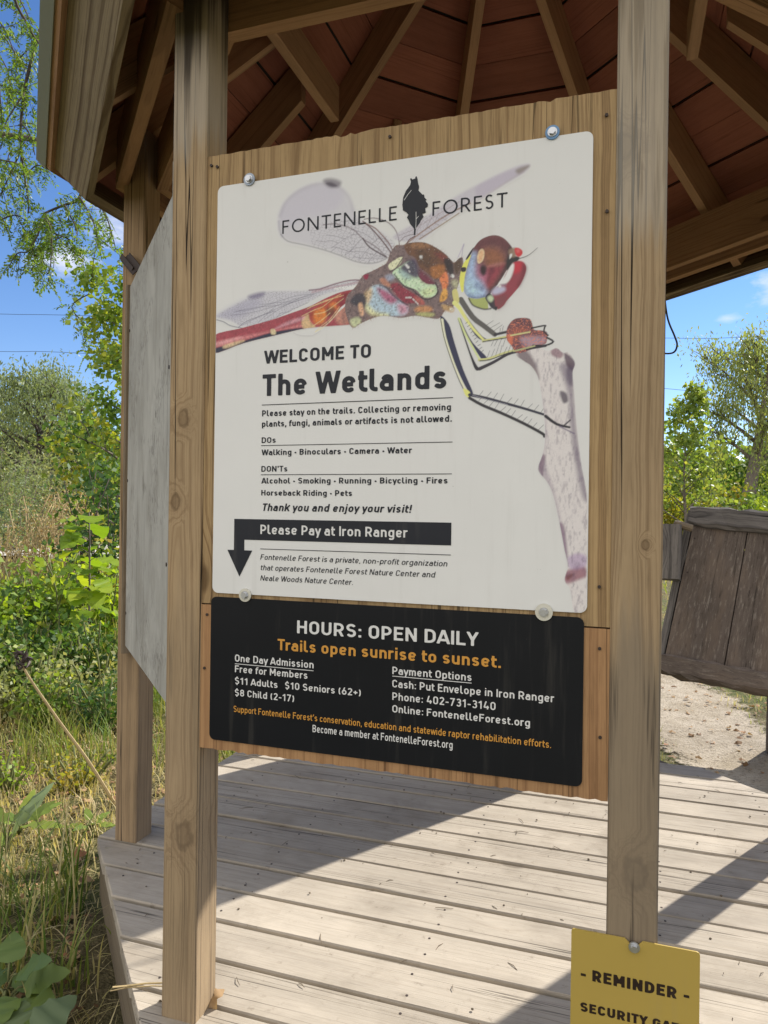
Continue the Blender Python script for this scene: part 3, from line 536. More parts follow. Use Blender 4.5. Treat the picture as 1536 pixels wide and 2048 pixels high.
('S',[(747.6,1493.2),(741.1,1480.8)],0.9,(60,58,64),0.85,0.5,0),
('S',[(755.3,1494.1),(749.6,1480)],0.9,(60,58,64),0.85,0.5,0),
('S',[(763,1495),(758,1479.2)],0.9,(60,58,64),0.85,0.5,0),
('S',[(683.8,1529),(687.3,1531.3)],1.2,(60,58,64),0.85,0.5,0),
('S',[(687.4,1522.5),(692.1,1525.1)],1.2,(60,58,64),0.85,0.5,0),
('S',[(691,1516),(695.2,1519)],1.2,(60,58,64),0.85,0.5,0),
('S',[(694.5,1509.5),(698.2,1512.9)],1.2,(60,58,64),0.85,0.5,0),
('S',[(698.1,1503),(703,1505.5)],1.2,(60,58,64),0.85,0.5,0),
('S',[(701.7,1496.6),(706,1499.4)],1.2,(60,58,64),0.85,0.5,0),
('S',[(705.2,1490.1),(709,1493.3)],1.2,(60,58,64),0.85,0.5,0),
('S',[(708.8,1483.6),(713.8,1485.9)],1.2,(60,58,64),0.85,0.5,0),
('S',[(712.3,1477.2),(716.8,1479.9)],1.2,(60,58,64),0.85,0.5,0),
('S',[(715.8,1470.7),(719.8,1473.9)],1.2,(60,58,64),0.85,0.5,0),
('M',[(821.5,1478.2),(839.5,1466.5),(851.3,1467.3),(860.1,1469.8),(871.9,1460.1),(882.1,1460.1),(894,1439.4),(889.8,1421.7),(893.2,1382.7),(896.7,1337.8),(900,1307.9),(907.9,1248.2),(918,1194.7),(919.8,1144.2),(920.2,1070.1),(919.8,984),(915.7,970.4),(898.5,970.9),(890.7,1012.3),(880.3,1029.8),(885.8,1056.9),(879.6,1086.7),(870.2,1134.4),(857.8,1188.4),(845.7,1215.5),(830.6,1233.7),(829,1245.8),(836.1,1267),(840.3,1291.1),(839.8,1330.4),(834.8,1369.9),(826.8,1412.7),(813,1437.7),(797.8,1449.1),(784,1463.7)],3),
('P',[(821.5,1478.2),(839.5,1466.5),(851.3,1467.3),(860.1,1469.8),(871.9,1460.1),(882.1,1460.1),(894,1439.4),(889.8,1421.7),(893.2,1382.7),(896.7,1337.8),(900,1307.9),(907.9,1248.2),(918,1194.7),(919.8,1144.2),(920.2,1070.1),(919.8,984),(915.7,970.4),(898.5,970.9),(890.7,1012.3),(880.3,1029.8),(885.8,1056.9),(879.6,1086.7),(870.2,1134.4),(857.8,1188.4),(845.7,1215.5),(830.6,1233.7),(829,1245.8),(836.1,1267),(840.3,1291.1),(839.8,1330.4),(834.8,1369.9),(826.8,1412.7),(813,1437.7),(797.8,1449.1),(784,1463.7)],(184,179,179),1,1,0,1),
('P',[(866.4,1434.9),(891.1,1436.6),(891.6,1397.7),(895.1,1349.8),(900,1301.9),(912.4,1233.3),(921.6,1182.8),(910.1,1188.7),(894.7,1263.2),(886.8,1323.1),(881.6,1383.2)],(112,103,116),0.8,7,3,1),
('P',[(834.8,1369.9),(841.2,1330.4),(841.8,1291.1),(839.1,1263.9),(851.6,1218.5),(863.8,1179.4),(882.6,1083.8),(876.7,1083.6),(855,1182.3),(824.6,1239.8),(832.6,1309.4),(827.1,1388.4)],(132,120,134),0.6,6,3,1),
('P',[(867.3,1134.4),(879.1,1128.6),(885.8,1056.9),(873.8,1086.5)],(98,70,96),0.7,4,3,1),
('P',[(785.4,1469.7),(803.6,1468.7),(822,1440.2),(828.3,1412.6),(816.1,1431.4),(791.8,1447.9)],(84,68,76),0.8,5,3,1),
('P',[(874.8,1459.9),(893.9,1442.4),(889.8,1424.7),(878,1437.3)],(64,44,60),0.85,3,3,1),
('P',[(867,1386.8),(878.7,1383.3),(881.8,1368.2),(873.1,1365.5)],(60,52,66),0.85,3,3,1),
('P',[(878.1,1428.3),(889.7,1430.7),(890.1,1397.8),(881.4,1404.1)],(70,60,80),0.7,5,3,1),
('P',[(849.8,1465.9),(860.1,1469.8),(871.9,1458.6),(866.2,1449.9),(851.4,1456.8)],(120,90,100),0.8,3,3,1),
('P',[(829,1245.8),(836.1,1267),(842.1,1263.9),(839.3,1248.8),(836.6,1227.6)],(104,80,98),0.7,3,3,1),
('P',[(876.7,1041.6),(885.9,1049.5),(914.6,1058),(920.6,1040.4),(903.5,1030.8),(883.3,1023.9)],(120,66,84),0.8,5,3,1),
('P',[(883.1,1038.9),(897.6,1042.4),(886.1,1030)],(90,44,40),0.7,3,3,1),
('P',[(885.6,1071.9),(902.8,1081.4),(920.1,1076),(918.9,1058.1),(891.7,1051.2)],(150,130,160),0.7,5,3,1),
('N',3),
('S',[(841.1,1341),(861.9,1325.3),(885.4,1318.7)],(6,4),(34,32,40),1,0.7,0),
('S',[(876.6,1323.4),(886.6,1332.1)],3,(50,46,56),0.9,0.7,0),
('S',[(867.9,1320.6),(894.2,1306.5)],2.5,(90,80,104),0.8,1,0),
('M',[(765.1,1510.9),(769.5,1521.4),(778.6,1530),(790.7,1532.1),(808.8,1528.7),(815,1513.6),(818.1,1507.3),(833.1,1504.8),(842,1499.6),(840.8,1481.6),(833.4,1477.5),(821.5,1473.7),(803.6,1467.1),(785.5,1465.1),(773.1,1481.2),(765.3,1492.5)],4),
('P',[(765.1,1510.9),(769.5,1521.4),(778.6,1530),(790.7,1532.1),(808.8,1528.7),(815,1513.6),(818.1,1507.3),(833.1,1504.8),(842,1499.6),(840.8,1481.6),(833.4,1477.5),(821.5,1473.7),(803.6,1467.1),(785.5,1465.1),(773.1,1481.2),(765.3,1492.5)],(96,60,64),1,1,0,1),
('P',[(769.7,1507.6),(790.9,1515.3),(809.1,1507.9),(797.2,1499.6),(773,1492)],(130,72,60),0.8,6,4,1),
('P',[(765.2,1498.6),(775.9,1501),(776.1,1482.6),(770,1482.9)],(180,96,70),0.9,3,4,1),
('P',[(778.6,1528.4),(805.8,1528),(813.5,1513.7),(790.9,1515.3)],(80,50,54),0.8,5,4,1),
('P',[(791.2,1493.9),(821.3,1495),(839.2,1490.8),(833.4,1479),(803.5,1474.8)],(150,130,144),0.8,6,4,1),
('N',4),
('S',[(812.1,1510.8),(832.9,1513.9),(838.9,1513.5)],3,(30,28,32),1,0.6,0),
('S',[(838,1513.5),(836,1503.1),(843.6,1495)],3,(30,28,32),1,0.6,0),
('S',[(815.5,1477.1),(839.4,1476.2),(853.5,1482.3),(842.1,1490.6)],3.5,(30,28,32),1,0.6,0),
('S',[(803.6,1471.1),(839.4,1475)],4,(34,30,38),1,0.6,0),
('S',[(772.9,1499.4),(809.2,1503.7)],3,(172,168,118),1,0.5,0),
('S',[(779.4,1468.6),(818.5,1476.3)],3,(150,150,110),1,0.5,0),
('P',[(671.4,1626.8),(676.9,1646.1),(684,1656.8),(691,1664.5),(692.6,1653.1),(684.2,1636.9),(680.3,1611.8),(679.1,1594.9),(674.8,1592.5),(670.9,1609.8)],(196,190,92),1,0.8,0,1),
('P',[(682.5,1656.9),(690.9,1670.2),(698,1677.9),(693.8,1667.1),(685.4,1655.9)],(36,30,34),1,0.8,0,1),
('P',[(673.4,1640.1),(682.8,1639.9),(682.1,1632.2),(674.2,1632.2)],(40,34,34),1,0.8,0,1),
('M',[(679.3,1597.7),(680.9,1620.3),(685.6,1641),(692.5,1661.6),(698,1676.5),(710.6,1690.7),(726.1,1696.7),(740.1,1697.3),(754.1,1691.5),(765.4,1680.6),(774.5,1665.7),(774.1,1645),(763.3,1626.6),(749.7,1605.6),(733.2,1584.7),(722,1577.9),(705,1576.5),(690.7,1579.8),(682.7,1587.5)],5),
('P',[(679.3,1597.7),(680.9,1620.3),(685.6,1641),(692.5,1661.6),(698,1676.5),(710.6,1690.7),(726.1,1696.7),(740.1,1697.3),(754.1,1691.5),(765.4,1680.6),(774.5,1665.7),(774.1,1645),(763.3,1626.6),(749.7,1605.6),(733.2,1584.7),(722,1577.9),(705,1576.5),(690.7,1579.8),(682.7,1587.5)],(96,62,62),1,0.8,0,1),
('P',[(698,1676.5),(710.6,1690.7),(728.9,1696.8),(748.5,1694.2),(765.4,1680.6),(774.5,1664.4),(762.8,1665.6),(740.3,1680.5),(720.7,1677),(708.1,1668.4)],(84,46,50),0.9,9,5,1),
('P',[(718,1670.2),(740.5,1670.7),(754.6,1658.1),(757.6,1642.5),(740.9,1637.1),(726.9,1637.1),(721.1,1650.3)],(124,78,52),0.85,12,5,1),
('P',[(768.2,1674.7),(774.5,1664.4),(774.1,1645),(763.3,1626.6),(749.7,1605.6),(733.2,1584.7),(730.3,1587.7),(746.8,1614.2),(759,1638.1),(764.3,1657.1)],(48,36,38),0.9,7,5,1),
('P',[(726.9,1635.7),(749.3,1636.3),(757.6,1638.3),(749.5,1619.5),(734.4,1598.6),(721.8,1594.1),(713,1617.3)],(124,50,60),0.9,8,5,1),
('P',[(698.5,1641.2),(712.7,1639.8),(721.4,1627.8),(721.7,1605.3),(713.1,1608.9),(704.4,1620.9)],(150,100,124),0.8,12,5,1),
('P',[(679.3,1597.7),(680.9,1620.3),(685.6,1641),(693.9,1665.7),(702.4,1664.8),(701.3,1640.9),(703,1621),(716,1605.8),(724.7,1588.2),(719.2,1577.4),(705,1576.5),(690.7,1579.8),(682.7,1587.5)],(140,160,190),0.95,10,5,1),
('P',[(681.1,1606.1),(687.4,1616.8),(701.8,1604.2),(710.5,1592.2),(702.1,1583.1),(687.8,1585.7)],(150,176,204),0.8,14,5,1),
('P',[(687.8,1585.7),(705,1580),(722,1581.4),(719.2,1576),(703.6,1575.9),(689.3,1579.2)],(80,96,130),0.8,6,5,1),
('P',[(702.5,1605.6),(707.5,1605.1),(707.6,1598.1),(702.6,1598.5)],(70,70,110),0.7,6,5,1),
('P',[(711.8,1599.1),(717.5,1598.6),(717.6,1591.6),(711.9,1593.5)],(70,66,104),0.7,6,5,1),
('P',[(729.7,1632.6),(739.5,1634.4),(732.8,1615.5),(727.2,1610.4)],(84,34,48),0.8,6,5,1),
('P',[(711.3,1637.2),(716.9,1640.8),(723.4,1636),(722.8,1624.8),(717.2,1620.4),(711.5,1627.3)],(40,22,26),1,4,5,1),
('P',[(705.3,1660.3),(709.5,1671.1),(715.8,1673),(719.5,1664.5),(716.8,1650.7),(709.8,1645),(705.5,1649)],(206,166,136),1,1.5,5,1),
('P',[(707.9,1658.6),(710.9,1668.1),(715.1,1669.8),(717.4,1663.3),(714.7,1652.3),(709.8,1648.6)],(196,150,116),1,2,5,1),
('P',[(726.9,1638.5),(749.2,1643.3),(760.3,1640.8),(749.3,1637.7),(732.5,1636.5)],(150,100,96),0.6,5,5,1),
('G',5),
('P',[(689.3,1578.5),(705.1,1575.8),(724.9,1577),(727.9,1562.7),(728,1555),(722.3,1554),(709.6,1557.8),(696.6,1565.2)],(142,150,90),1,1,0,1),
('S',[(689.3,1578.5),(696.6,1565.2),(709.6,1557.8),(722.3,1554),(733.6,1554.6)],3,(50,48,46),0.9,1,0),
('P',[(722,1577.2),(730.4,1584.9),(741.8,1572.8),(744.8,1553),(740.6,1551.9),(733.6,1556.7),(727.8,1565.5)],(42,40,48),1,1.2,0,1),
('P',[(726.3,1576.9),(733.2,1580.5),(738.9,1574.4),(734.8,1567.8),(729.2,1569.6)],(168,180,150),0.95,3,0,1),
('P',[(763.3,1623.8),(774.2,1639.4),(783.8,1642.6),(794.8,1639.5),(801,1628.5),(797.8,1612.3),(788.5,1593.8),(776.3,1579.6),(764.1,1566.8),(758.7,1558.9),(747.6,1552.1),(741.9,1561.6),(740.4,1572.9),(734.6,1586),(741.5,1593.8),(752.5,1602.5)],(124,52,62),1,1,0,1),
('P',[(776.9,1639.2),(786.5,1641.7),(794.8,1637.4),(793.6,1626.5),(782.7,1619.2),(775.8,1622.6)],(166,40,54),0.9,6,0,1),
('P',[(793.4,1634.8),(801,1628.5),(797.8,1612.3),(788.5,1593.8),(784.4,1596.9),(792.4,1612.8)],(90,34,44),0.9,7,0,1),
('P',[(759.3,1614.5),(768.8,1633),(776.3,1638.5),(777.1,1628.1),(771.8,1611.9),(763.6,1601.6),(752.6,1599.8),(748.3,1602.9)],(196,204,206),1,2.5,0,1),
('P',[(734.6,1587.4),(744.2,1596.3),(758.2,1595.1),(761,1587.9),(750,1581.9),(738.8,1581.4)],(160,160,182),0.95,5,0,1),
('S',[(752.6,1599.1),(762.3,1598.9)],3,(120,110,126),0.7,2,0),
('P',[(747.7,1598.1),(751.9,1599.1),(752.6,1594.9),(749.1,1594.5)],(236,236,240),0.9,2,0,1),
('P',[(743.1,1575.5),(762.5,1579.4),(764.1,1566.8),(750.4,1552.6),(743.3,1558.7)],(104,58,62),0.8,8,0,1),
('P',[(765.7,1651.4),(776.8,1653),(787.8,1649.2),(783.8,1642.6),(774.2,1639.4),(764.7,1626.5),(763.2,1635)],(38,34,34),1,1.5,0,1),
('P',[(766.9,1665.1),(775.2,1669.1),(782.1,1666.3),(780.9,1652.6),(772.7,1650.7),(767.7,1656.7)],(120,100,84),0.95,3,0,1),
('P',[(778,1666.8),(784.8,1668.1),(792.4,1662.5),(793.2,1655.5),(787.8,1650.5),(780.9,1654)],(170,44,48),1,1.5,0,1),
('P',[(782.1,1663.6),(786.2,1664.5),(787.6,1660.2),(783.5,1659.3)],(206,110,110),0.6,4,0,1),
('P',[(769.1,1656.6),(773.3,1657.6),(772.6,1652.1),(768.5,1648.3)],(206,206,196),0.95,1.5,0,1),
('S',[(787.8,1647.1),(798.7,1649.4),(809.5,1654.5),(821.6,1664.3)],(2,0.8),(70,66,66),0.95,0.6,0),
('P',[(740.6,1556.8),(746.2,1557.1),(744.8,1550.9),(742,1551.1)],(34,32,36),1,1,0,1)]
LEAF_OUT=[(565.5,1830.8),(567.9,1831.9),(570.1,1828.7),(576.1,1829.9),(576.9,1833.6),(579.3,1834.1),(581.2,1828.1),(582.5,1819.8),(584.7,1812.3),(583.3,1805.2),(591.6,1795.5),(595.4,1795),(596.1,1789.1),(600.7,1784.2),(598.6,1781.6),(603.8,1775.2),(603,1769.5),(597.9,1767.3),(599.5,1758.4),(592.1,1756.4),(595.2,1750.3),(589.3,1743.7),(587.8,1739.6),(579,1729),(578,1716.1),(575,1715),(575.4,1728.6),(566.8,1739.1),(563.7,1746.7),(559.9,1753),(562.9,1758.5),(558.9,1763.3),(551.2,1768.6),(549.8,1780.4),(551.5,1794.8),(556.8,1807.2),(565.7,1817.7),(567.4,1824.7)]
LEAF_RIB=[[(579,1727.6),(579.4,1744.9),(579.1,1762.3)],[(579.3,1747.8),(584.7,1752.4)],[(553.4,1788.7),(561.4,1799.4),(568.9,1807.1)]]
# ---------------------------------------------------------------- lettering: strokes -> signed distance -> clean flat polygons
def arc(cx,cy,rx,ry,a0,a1,n=9):
    a = np.radians(np.linspace(a0,a1,n)); return [(cx+rx*math.cos(t),cy+ry*math.sin(t)) for t in a]
def glyph(ch, w):
    """strokes (open polylines; closed if first==last), advance width, (ymin,ymax), dots"""
    h=w/2; X=.73; t=1-h; b=h; xt=X-h; sb=.075; yr=(0,1); S=[]
    def stad(W,y0,y1,x0=0.):
        r=(W-w)/2; ry=min(r,(y1-y0)/2); cx=x0+W/2
        p=arc(cx,y1-ry,r,ry,0,180)+arc(cx,y0+ry,r,ry,180,360); return p+[p[0]]
    if ch==' ': return [],.30,yr
    if ch=='A': W=.68; S=[[(h*.6-.06,-.15),(W/2,1.02+h*.2)],[(W-h*.6+.06,-.15),(W/2,1.02+h*.2)],[(W*.24,.27),(W*.76,.27)]]; sb=.02
    elif ch=='B': W=.62; r1=.5-h; S=[[(h,0),(h,1)],[(h,t)]+arc(W-h-.27,.75-h/2+.02,.25,(t-.52)/2,90,-90)+[(h,.52)],[(h,.52)]+arc(W-h-.26,(.52+b)/2,.26,(.52-b)/2,90,-90)+[(h,b)]]
    elif ch=='C': W=.60; r=(W-w)/2; cx=W/2; S=[arc(cx,t-r,r,r,2,180)+arc(cx,b+r,r,r,180,358)]
    elif ch=='D': W=.64; r=.28; S=[[(h,0),(h,1)],[(h,t)]+arc(W-h-r,t-r,r,r,90,0)+arc(W-h-r,b+r,r,r,0,-90)+[(h,b)]]
    elif ch in 'EF':
        W=.55; S=[[(h,0),(h,1)],[(h,t),(W,t)],[(h,.52),(W-.05,.52)]]
        if ch=='E': S.append([(h,b),(W,b)])
        sb=.06
    elif ch=='G': W=.62; r=(W-w)/2; cx=W/2; S=[arc(cx,t-r,r,r,5,180)+arc(cx,b+r,r,r,180,360)+[(W-h,.5),(W/2+.02,.5)]]
    elif ch=='H': W=.64; S=[[(h,0),(h,1)],[(W-h,0),(W-h,1)],[(h,.51),(W-h,.51)]]
    elif ch=='I': W=w; S=[[(h,0),(h,1)]]
    elif ch=='L': W=.52; S=[[(h,1),(h,0)],[(h,b),(W,b)]]; sb=.05
    elif ch=='M': W=.76; S=[[(h,0),(h,1)],[(W-h,0),(W-h,1)],[(h*.8,1.02),(W/2,.30)],[(W-h*.8,1.02),(W/2,.30)]]
    elif ch=='N': W=.66; S=[[(h,0),(h,1)],[(W-h,0),(W-h,1)],[(h*.8,1.03),(W-h*.8,-.03)]]
    elif ch=='O': W=.63; S=[stad(W,b,t)]
    elif ch=='P': W=.60; r=(t-.40)/2; S=[[(h,0),(h,1)],[(h,t)]+arc(W-h-r,t-r,r,r,90,-90)+[(h,.40)]]
    elif ch=='R': W=.63; r=(t-.42)/2; S=[[(h,0),(h,1)],[(h,t)]+arc(W-h-r-.01,t-r,r,r,90,-90)+[(h,.42)],[(W*.52,.44),(W-h*.9+.02,-.08)]]
    elif ch=='S': W=.60; r=(W-w)/2; m=.51; ry=(t-m)/2; r2=(m-b)/2; S=[arc(W/2,t-ry,r,ry,25,270,14)+arc(W/2,b+r2,r,r2,90,-155,14)[1:]]
    elif ch=='T': W=.58; S=[[(0,t),(W,t)],[(W/2,0),(W/2,1)]]; sb=.03
    elif ch=='U': W=.63; r=(W-w)/2; S=[[(h,1)]+arc(W/2,b+r,r,r,180,360)+[(W-h,1)]]
    elif ch=='W': W=.98; S=[[(h*.75-.03,1.1),(W*.27,-.02)],[(W*.27,-.02),(W*.5,1.0)],[(W*.5,1.0),(W*.73,-.02)],[(W*.73,-.02),(W-h*.75+.03,1.1)]]; sb=.02
    elif ch=='Y': W=.64; S=[[(h*.7-.04,1.1),(W/2,.42)],[(W-h*.7+.04,1.1),(W/2,.42)],[(W/2,.45),(W/2,0)]]; sb=.01
    elif ch=='a':
        W=.50; S=[arc(W/2,xt-.18,(W-w)/2,.18,160,0,10)+[(W-h,0)],[(W-h,.43)]+arc(.155+h*.5,(.43+b)/2,.155,(.43-b)/2,90,270)+[(W-h,b)]]
    elif ch in 'bpdqo':
        W=.54; S=[stad(W,b,xt)]
        if ch=='b': S.append([(h,0),(h,1)])
        if ch=='d': S.append([(W-h,0),(W-h,1)])
        if ch=='p': S.append([(h,X),(h,-.24)])
        if ch=='q': S.append([(W-h,X),(W-h,-.24)])
    elif ch=='c': W=.48; r=(W-w)/2; S=[arc(W/2,xt-r,r,r,15,180)+arc(W/2,b+r,r,r,180,345)]
    elif ch=='e': W=.54; r=(W-w)/2; ry=r; S=[[(h,.36),(W-h,.36)],arc(W-h-r,xt-r,r,r,-5,180)+arc(W/2,b+r,r,r,180,325)]
    elif ch=='f': W=.36; S=[[(.13,0)]+arc(.13+.19,t-.19,.19,.19,180,90)+[(W+.02,t)],[(0,X-h),(W,X-h)]]; sb=.03
    elif ch=='g': W=.54; r=(W-w)/2; S=[stad(W,b,xt),[(W-h,X),(W-h,-.06)]+arc(W/2,-.06,r,.12+h*.3,0,-150,10)[1:]]
    elif ch in 'hn': W=.53; r=(W-w)/2; S=[[(h,0),(h,1 if ch=='h' else X)],arc(W/2,xt-r,r,r,180,0)+[(W-h,0)]]
    elif ch in 'ij':
        W=w; S=[[(h,0),(h,X)],[(h,1-w*.9),(h,1.0)]]
        if ch=='j': S[0]=[(h,X),(h,-.10)]+arc(h-.13,-.10,.13,.12,0,-100,7)[1:]
    elif ch=='k': W=.55; S=[[(h,0),(h,1)],[(h,.24),(W-.02,.80)],[(W*.46,.46),(W,-.06)]]; yr=(0,1); sb=.05
    elif ch=='l': W=.27+w*.3; S=[[(h,1)]+arc(h+.15,b+.15,.15,.15,180,270,6)+[(W,b)]]; sb=.05
    elif ch=='m': W=.84; r=(W/2-w*.75)/1.0/2+.01; S=[[(h,0),(h,X)],arc(h+r,xt-r,r,r,180,0)+[(h+2*r,0)],arc(h+3*r,xt-r,r,r,180,0)+[(h+4*r,0)]]; W=4*r+w
    elif ch=='r': W=.38; S=[[(h,0),(h,X)],arc(h+.2,xt-.2,.2,.2,180,70)]; sb=.04
    elif ch=='s': W=.48; r=(W-w)/2; m=X/2; ry=(xt-m)/2; r2=(m-b)/2; S=[arc(W/2,xt-ry,r,ry,25,270,12)+arc(W/2,b+r2,r,r2,90,-155,12)[1:]]
    elif ch=='t': W=.37; S=[[(.13,.93)]+arc(.13+.16,b+.16,.16,.16,180,270,6)+[(W,b)],[(0,X-h),(W,X-h)]]; sb=.03
    elif ch=='u': W=.53; r=(W-w)/2; S=[[(h,X)]+arc(W/2,b+r,r,r,180,360),[(W-h,0),(W-h,X)]]
    elif ch in 'vy':
        W=.54; S=[[(h*.7-.04,X+.1),(W/2,.0)],[(W-h*.7+.04,X+.1),(W/2,.0)]]; yr=(0,X); sb=.01
        if ch=='y': S=[[(h*.7-.04,X+.1),(W/2+.015,.02)],[(W-h*.7+.04,X+.1),(W*.30,-.36)]]; yr=(-.24,X)
    elif ch=='w': W=.80; S=[[(h*.7-.03,X+.1),(W*.27,0)],[(W*.27,0),(W*.5,X)],[(W*.5,X),(W*.73,0)],[(W*.73,0),(W-h*.7+.03,X+.1)]]; yr=(0,X); sb=.01
    elif ch=='x': W=.54; S=[[(.0,-.1),(W,X+.1)],[(.0,X+.1),(W,-.1)]]; yr=(0,X)
    elif ch=='z': W=.48; S=[[(0,xt),(W,xt)],[(0,b),(W,b)],[(.0,-.12),(W,X+.12)]]; yr=(0,X)
    elif ch=='0': W=.57; S=[stad(W,b,t)]
    elif ch=='1': W=.42; S=[[(W-h-.06,0),(W-h-.06,1)],[(W-h-.06,t+.02),(.03,.72)]]
    elif ch=='2': W=.56; r=(W-w)/2; S=[arc(W/2,t-r,r,r,165,-35,12)+[(h*1.2,b)],[(0.02,b),(W,b)]]
    elif ch=='3': W=.57; r=(W-w)/2; S=[arc(W/2,t-.22+h*.3,r*.95,.22-h*.3,155,-90,12)+arc(W/2,b+.24-h*.2,r,.26-h*.3,90,-155,12)[1:]]
    elif ch=='4': W=.60; S=[[(W*.50,1.1),(.07,.26)],[(0.02,.26),(W,.26)],[(W*.72,.46),(W*.72,0)]]
    elif ch=='6': W=.57; r=(W-w)/2; S=[stad(W,b,.60),[(h+.01,.34),(W*.66,1.08)]]
    elif ch=='7': W=.56; S=[[(0,t),(W,t)],[(W-h,1.0),(W*.28,-.08)]]
    elif ch=='8': W=.58; r=(W-w)/2; S=[stad(W,b,.52),stad(W*.92,.52,t,W*.04)]
    elif ch=='$': W=.57; r=(W-w)/2; m=.51; ry=(t-m)/2; r2=(m-b)/2; S=[arc(W/2,t-ry,r,ry,25,270,12)+arc(W/2,b+r2,r,r2,90,-155,12)[1:],[(W/2,.9),(W/2,1.12)],[(W/2,-.12),(W/2,.1)]]; yr=(-.12,1.12)
    elif ch=='(': W=.28; S=[arc(.55,.45,.45,.72,140,220,8)]; yr=(-.2,1.1)
    elif ch==')': W=.28; S=[arc(-.27,.45,.45,.72,40,-40,8)]; yr=(-.2,1.1)
    elif ch=='+': W=.5; S=[[(0,.45),(W,.45)],[(W/2,.2),(W/2,.7)]]
    elif ch=='-': W=.36; S=[[(0,.40),(W,.40)]]
    elif ch=='.': W=w*1.05; S=[[(W/2,0),(W/2,w*1.05)]]
    elif ch==',': W=w; S=[[(h+.02,w),(h-.04,-w*.9)]]; yr=(-.25,1)
    elif ch==':': W=w; S=[[(h,.02),(h,.02+w)],[(h,.50),(h,.50+w)]]
    elif ch=='!': W=w; S=[[(h,.30),(h,1)],[(h,0),(h,w)]]
    elif ch=="'": W=w*.9; S=[[(h,.68),(h,1)]]
    elif ch=='\u2022': W=.26; S=[arc(.13,.38,.05,.05,0,360)]
    else: raise ValueError(ch)
    if ch in 'gpqj': yr=(-.27,1)
    return [[(x+sb,y) for x,y in s] for s in S], W+2*sb, yr
def glyph_wide(ch, w):      # light humanist capitals for the logo line
    h=w/2; t=1-h; b=h
    W={'F':.5,'O':.92,'N':.78,'T':.66,'E':.5,'L':.48,'R':.62,'S':.52,' ':.3}[ch]
    if ch=='O': p=arc(W/2,.5,(W-w)/2,.5-h,0,360,30); S=[p]
    elif ch==' ': S=[]
    elif ch in 'FE': S=[[(h,0),(h,1)],[(h,t),(W,t)],[(h,.52),(W-.06,.52)]]+([[(h,b),(W,b)]] if ch=='E' else [])
    elif ch=='L': S=[[(h,0),(h,1)],[(h,b),(W,b)]]
    elif ch=='N': S=[[(h,0),(h,1)],[(W-h,0),(W-h,1)],[(h*.8,1.02),(W-h*.8,-.02)]]
    elif ch=='T': S=[[(0,t),(W,t)],[(W/2,0),(W/2,1)]]
    elif ch=='R': r=(t-.47)/2; S=[[(h,0),(h,1)],[(h,t)]+arc(.26,t-r,r*1.1,r,90,-90)+[(h,.47)],[(.27,.47),(W-.02,-.05)]]
    elif ch=='S': m=.52; ry=(t-m)/2; r2=(m-b)/2; r=(W-w)/2; S=[arc(W/2,t-ry,r*.9,ry,35,270,12)+arc(W/2,b+r2,r,r2,90,-150,12)[1:]]
    return [[(x+.07,y) for x,y in s] for s in S], W+.14, (0,1)
_gc = {}
def glyph_mesh(ch, w, res, wide):
    key=(ch,w,res,wide)
    if key in _gc: return _gc[key]
    S,adv,(y0,y1) = (glyph_wide if wide else glyph)(ch,w)
    if not S: _gc[key]=([],[],adv); return _gc[key]
    g=1.0/res; xs=np.arange(-.15,adv+.15+g,g); ys=np.arange(y0-2*g,y1+3*g,g)
    X,Y=np.meshgrid(xs,ys); D=np.full(X.shape,9.); h=w/2
    for s in S:
        P=np.array(s); closed=np.allclose(P[0],P[-1])
        for i in range(len(P)-1):
            a,c=P[i],P[i+1]; L=np.hypot(*(c-a))
            if L<1e-9: continue
            d=(c-a)/L; al=(X-a[0])*d[0]+(Y-a[1])*d[1]; pe=np.abs(-(X-a[0])*d[1]+(Y-a[1])*d[0])
            D=np.minimum(D,np.maximum(pe-h,np.maximum(-al,al-L)))
            if i>0 or closed: D=np.minimum(D,np.hypot(X-a[0],Y-a[1])-h)
    D=np.maximum(D,np.maximum(Y-y1,y0-Y)); D[np.abs(D)<1e-6]=1e-6
    V=[];F=[];idx={}
    def vid(k,p):
        if k not in idx: idx[k]=len(V); V.append(p)
        return idx[k]
    ny,nx=D.shape
    for j in range(ny-1):
        i=0
        while i<nx-1:
            c=[(i,j),(i+1,j),(i+1,j+1),(i,j+1)]; v=[D[q[1],q[0]] for q in c]
            n=sum(x<0 for x in v)
            if n==0: i+=1; continue
            if n==4:
                k=i+1
                while k<nx-1 and D[j,k+1]<0 and D[j+1,k+1]<0: k+=1
                F.append([vid((q,0),(xs[q[0]],ys[q[1]])) for q in [(i,j),(k,j),(k,j+1),(i,j+1)]]); i=k; continue
            f=[]
            for m in range(4):
                a,e=c[m],c[(m+1)%4]; va,ve=v[m],v[(m+1)%4]
                if va<0: f.append(vid((a,0),(xs[a[0]],ys[a[1]])))
                if (va<0)!=(ve<0):
                    t=va/(va-ve); f.append(vid((min(a,e),max(a,e)),(xs[a[0]]+t*(xs[e[0]]-xs[a[0]]),ys[a[1]]+t*(ys[e[1]]-ys[a[1]]))))
            if len(f)>2: F.append(f)
            i+=1
    _gc[key]=(V,F,adv); return _gc[key]
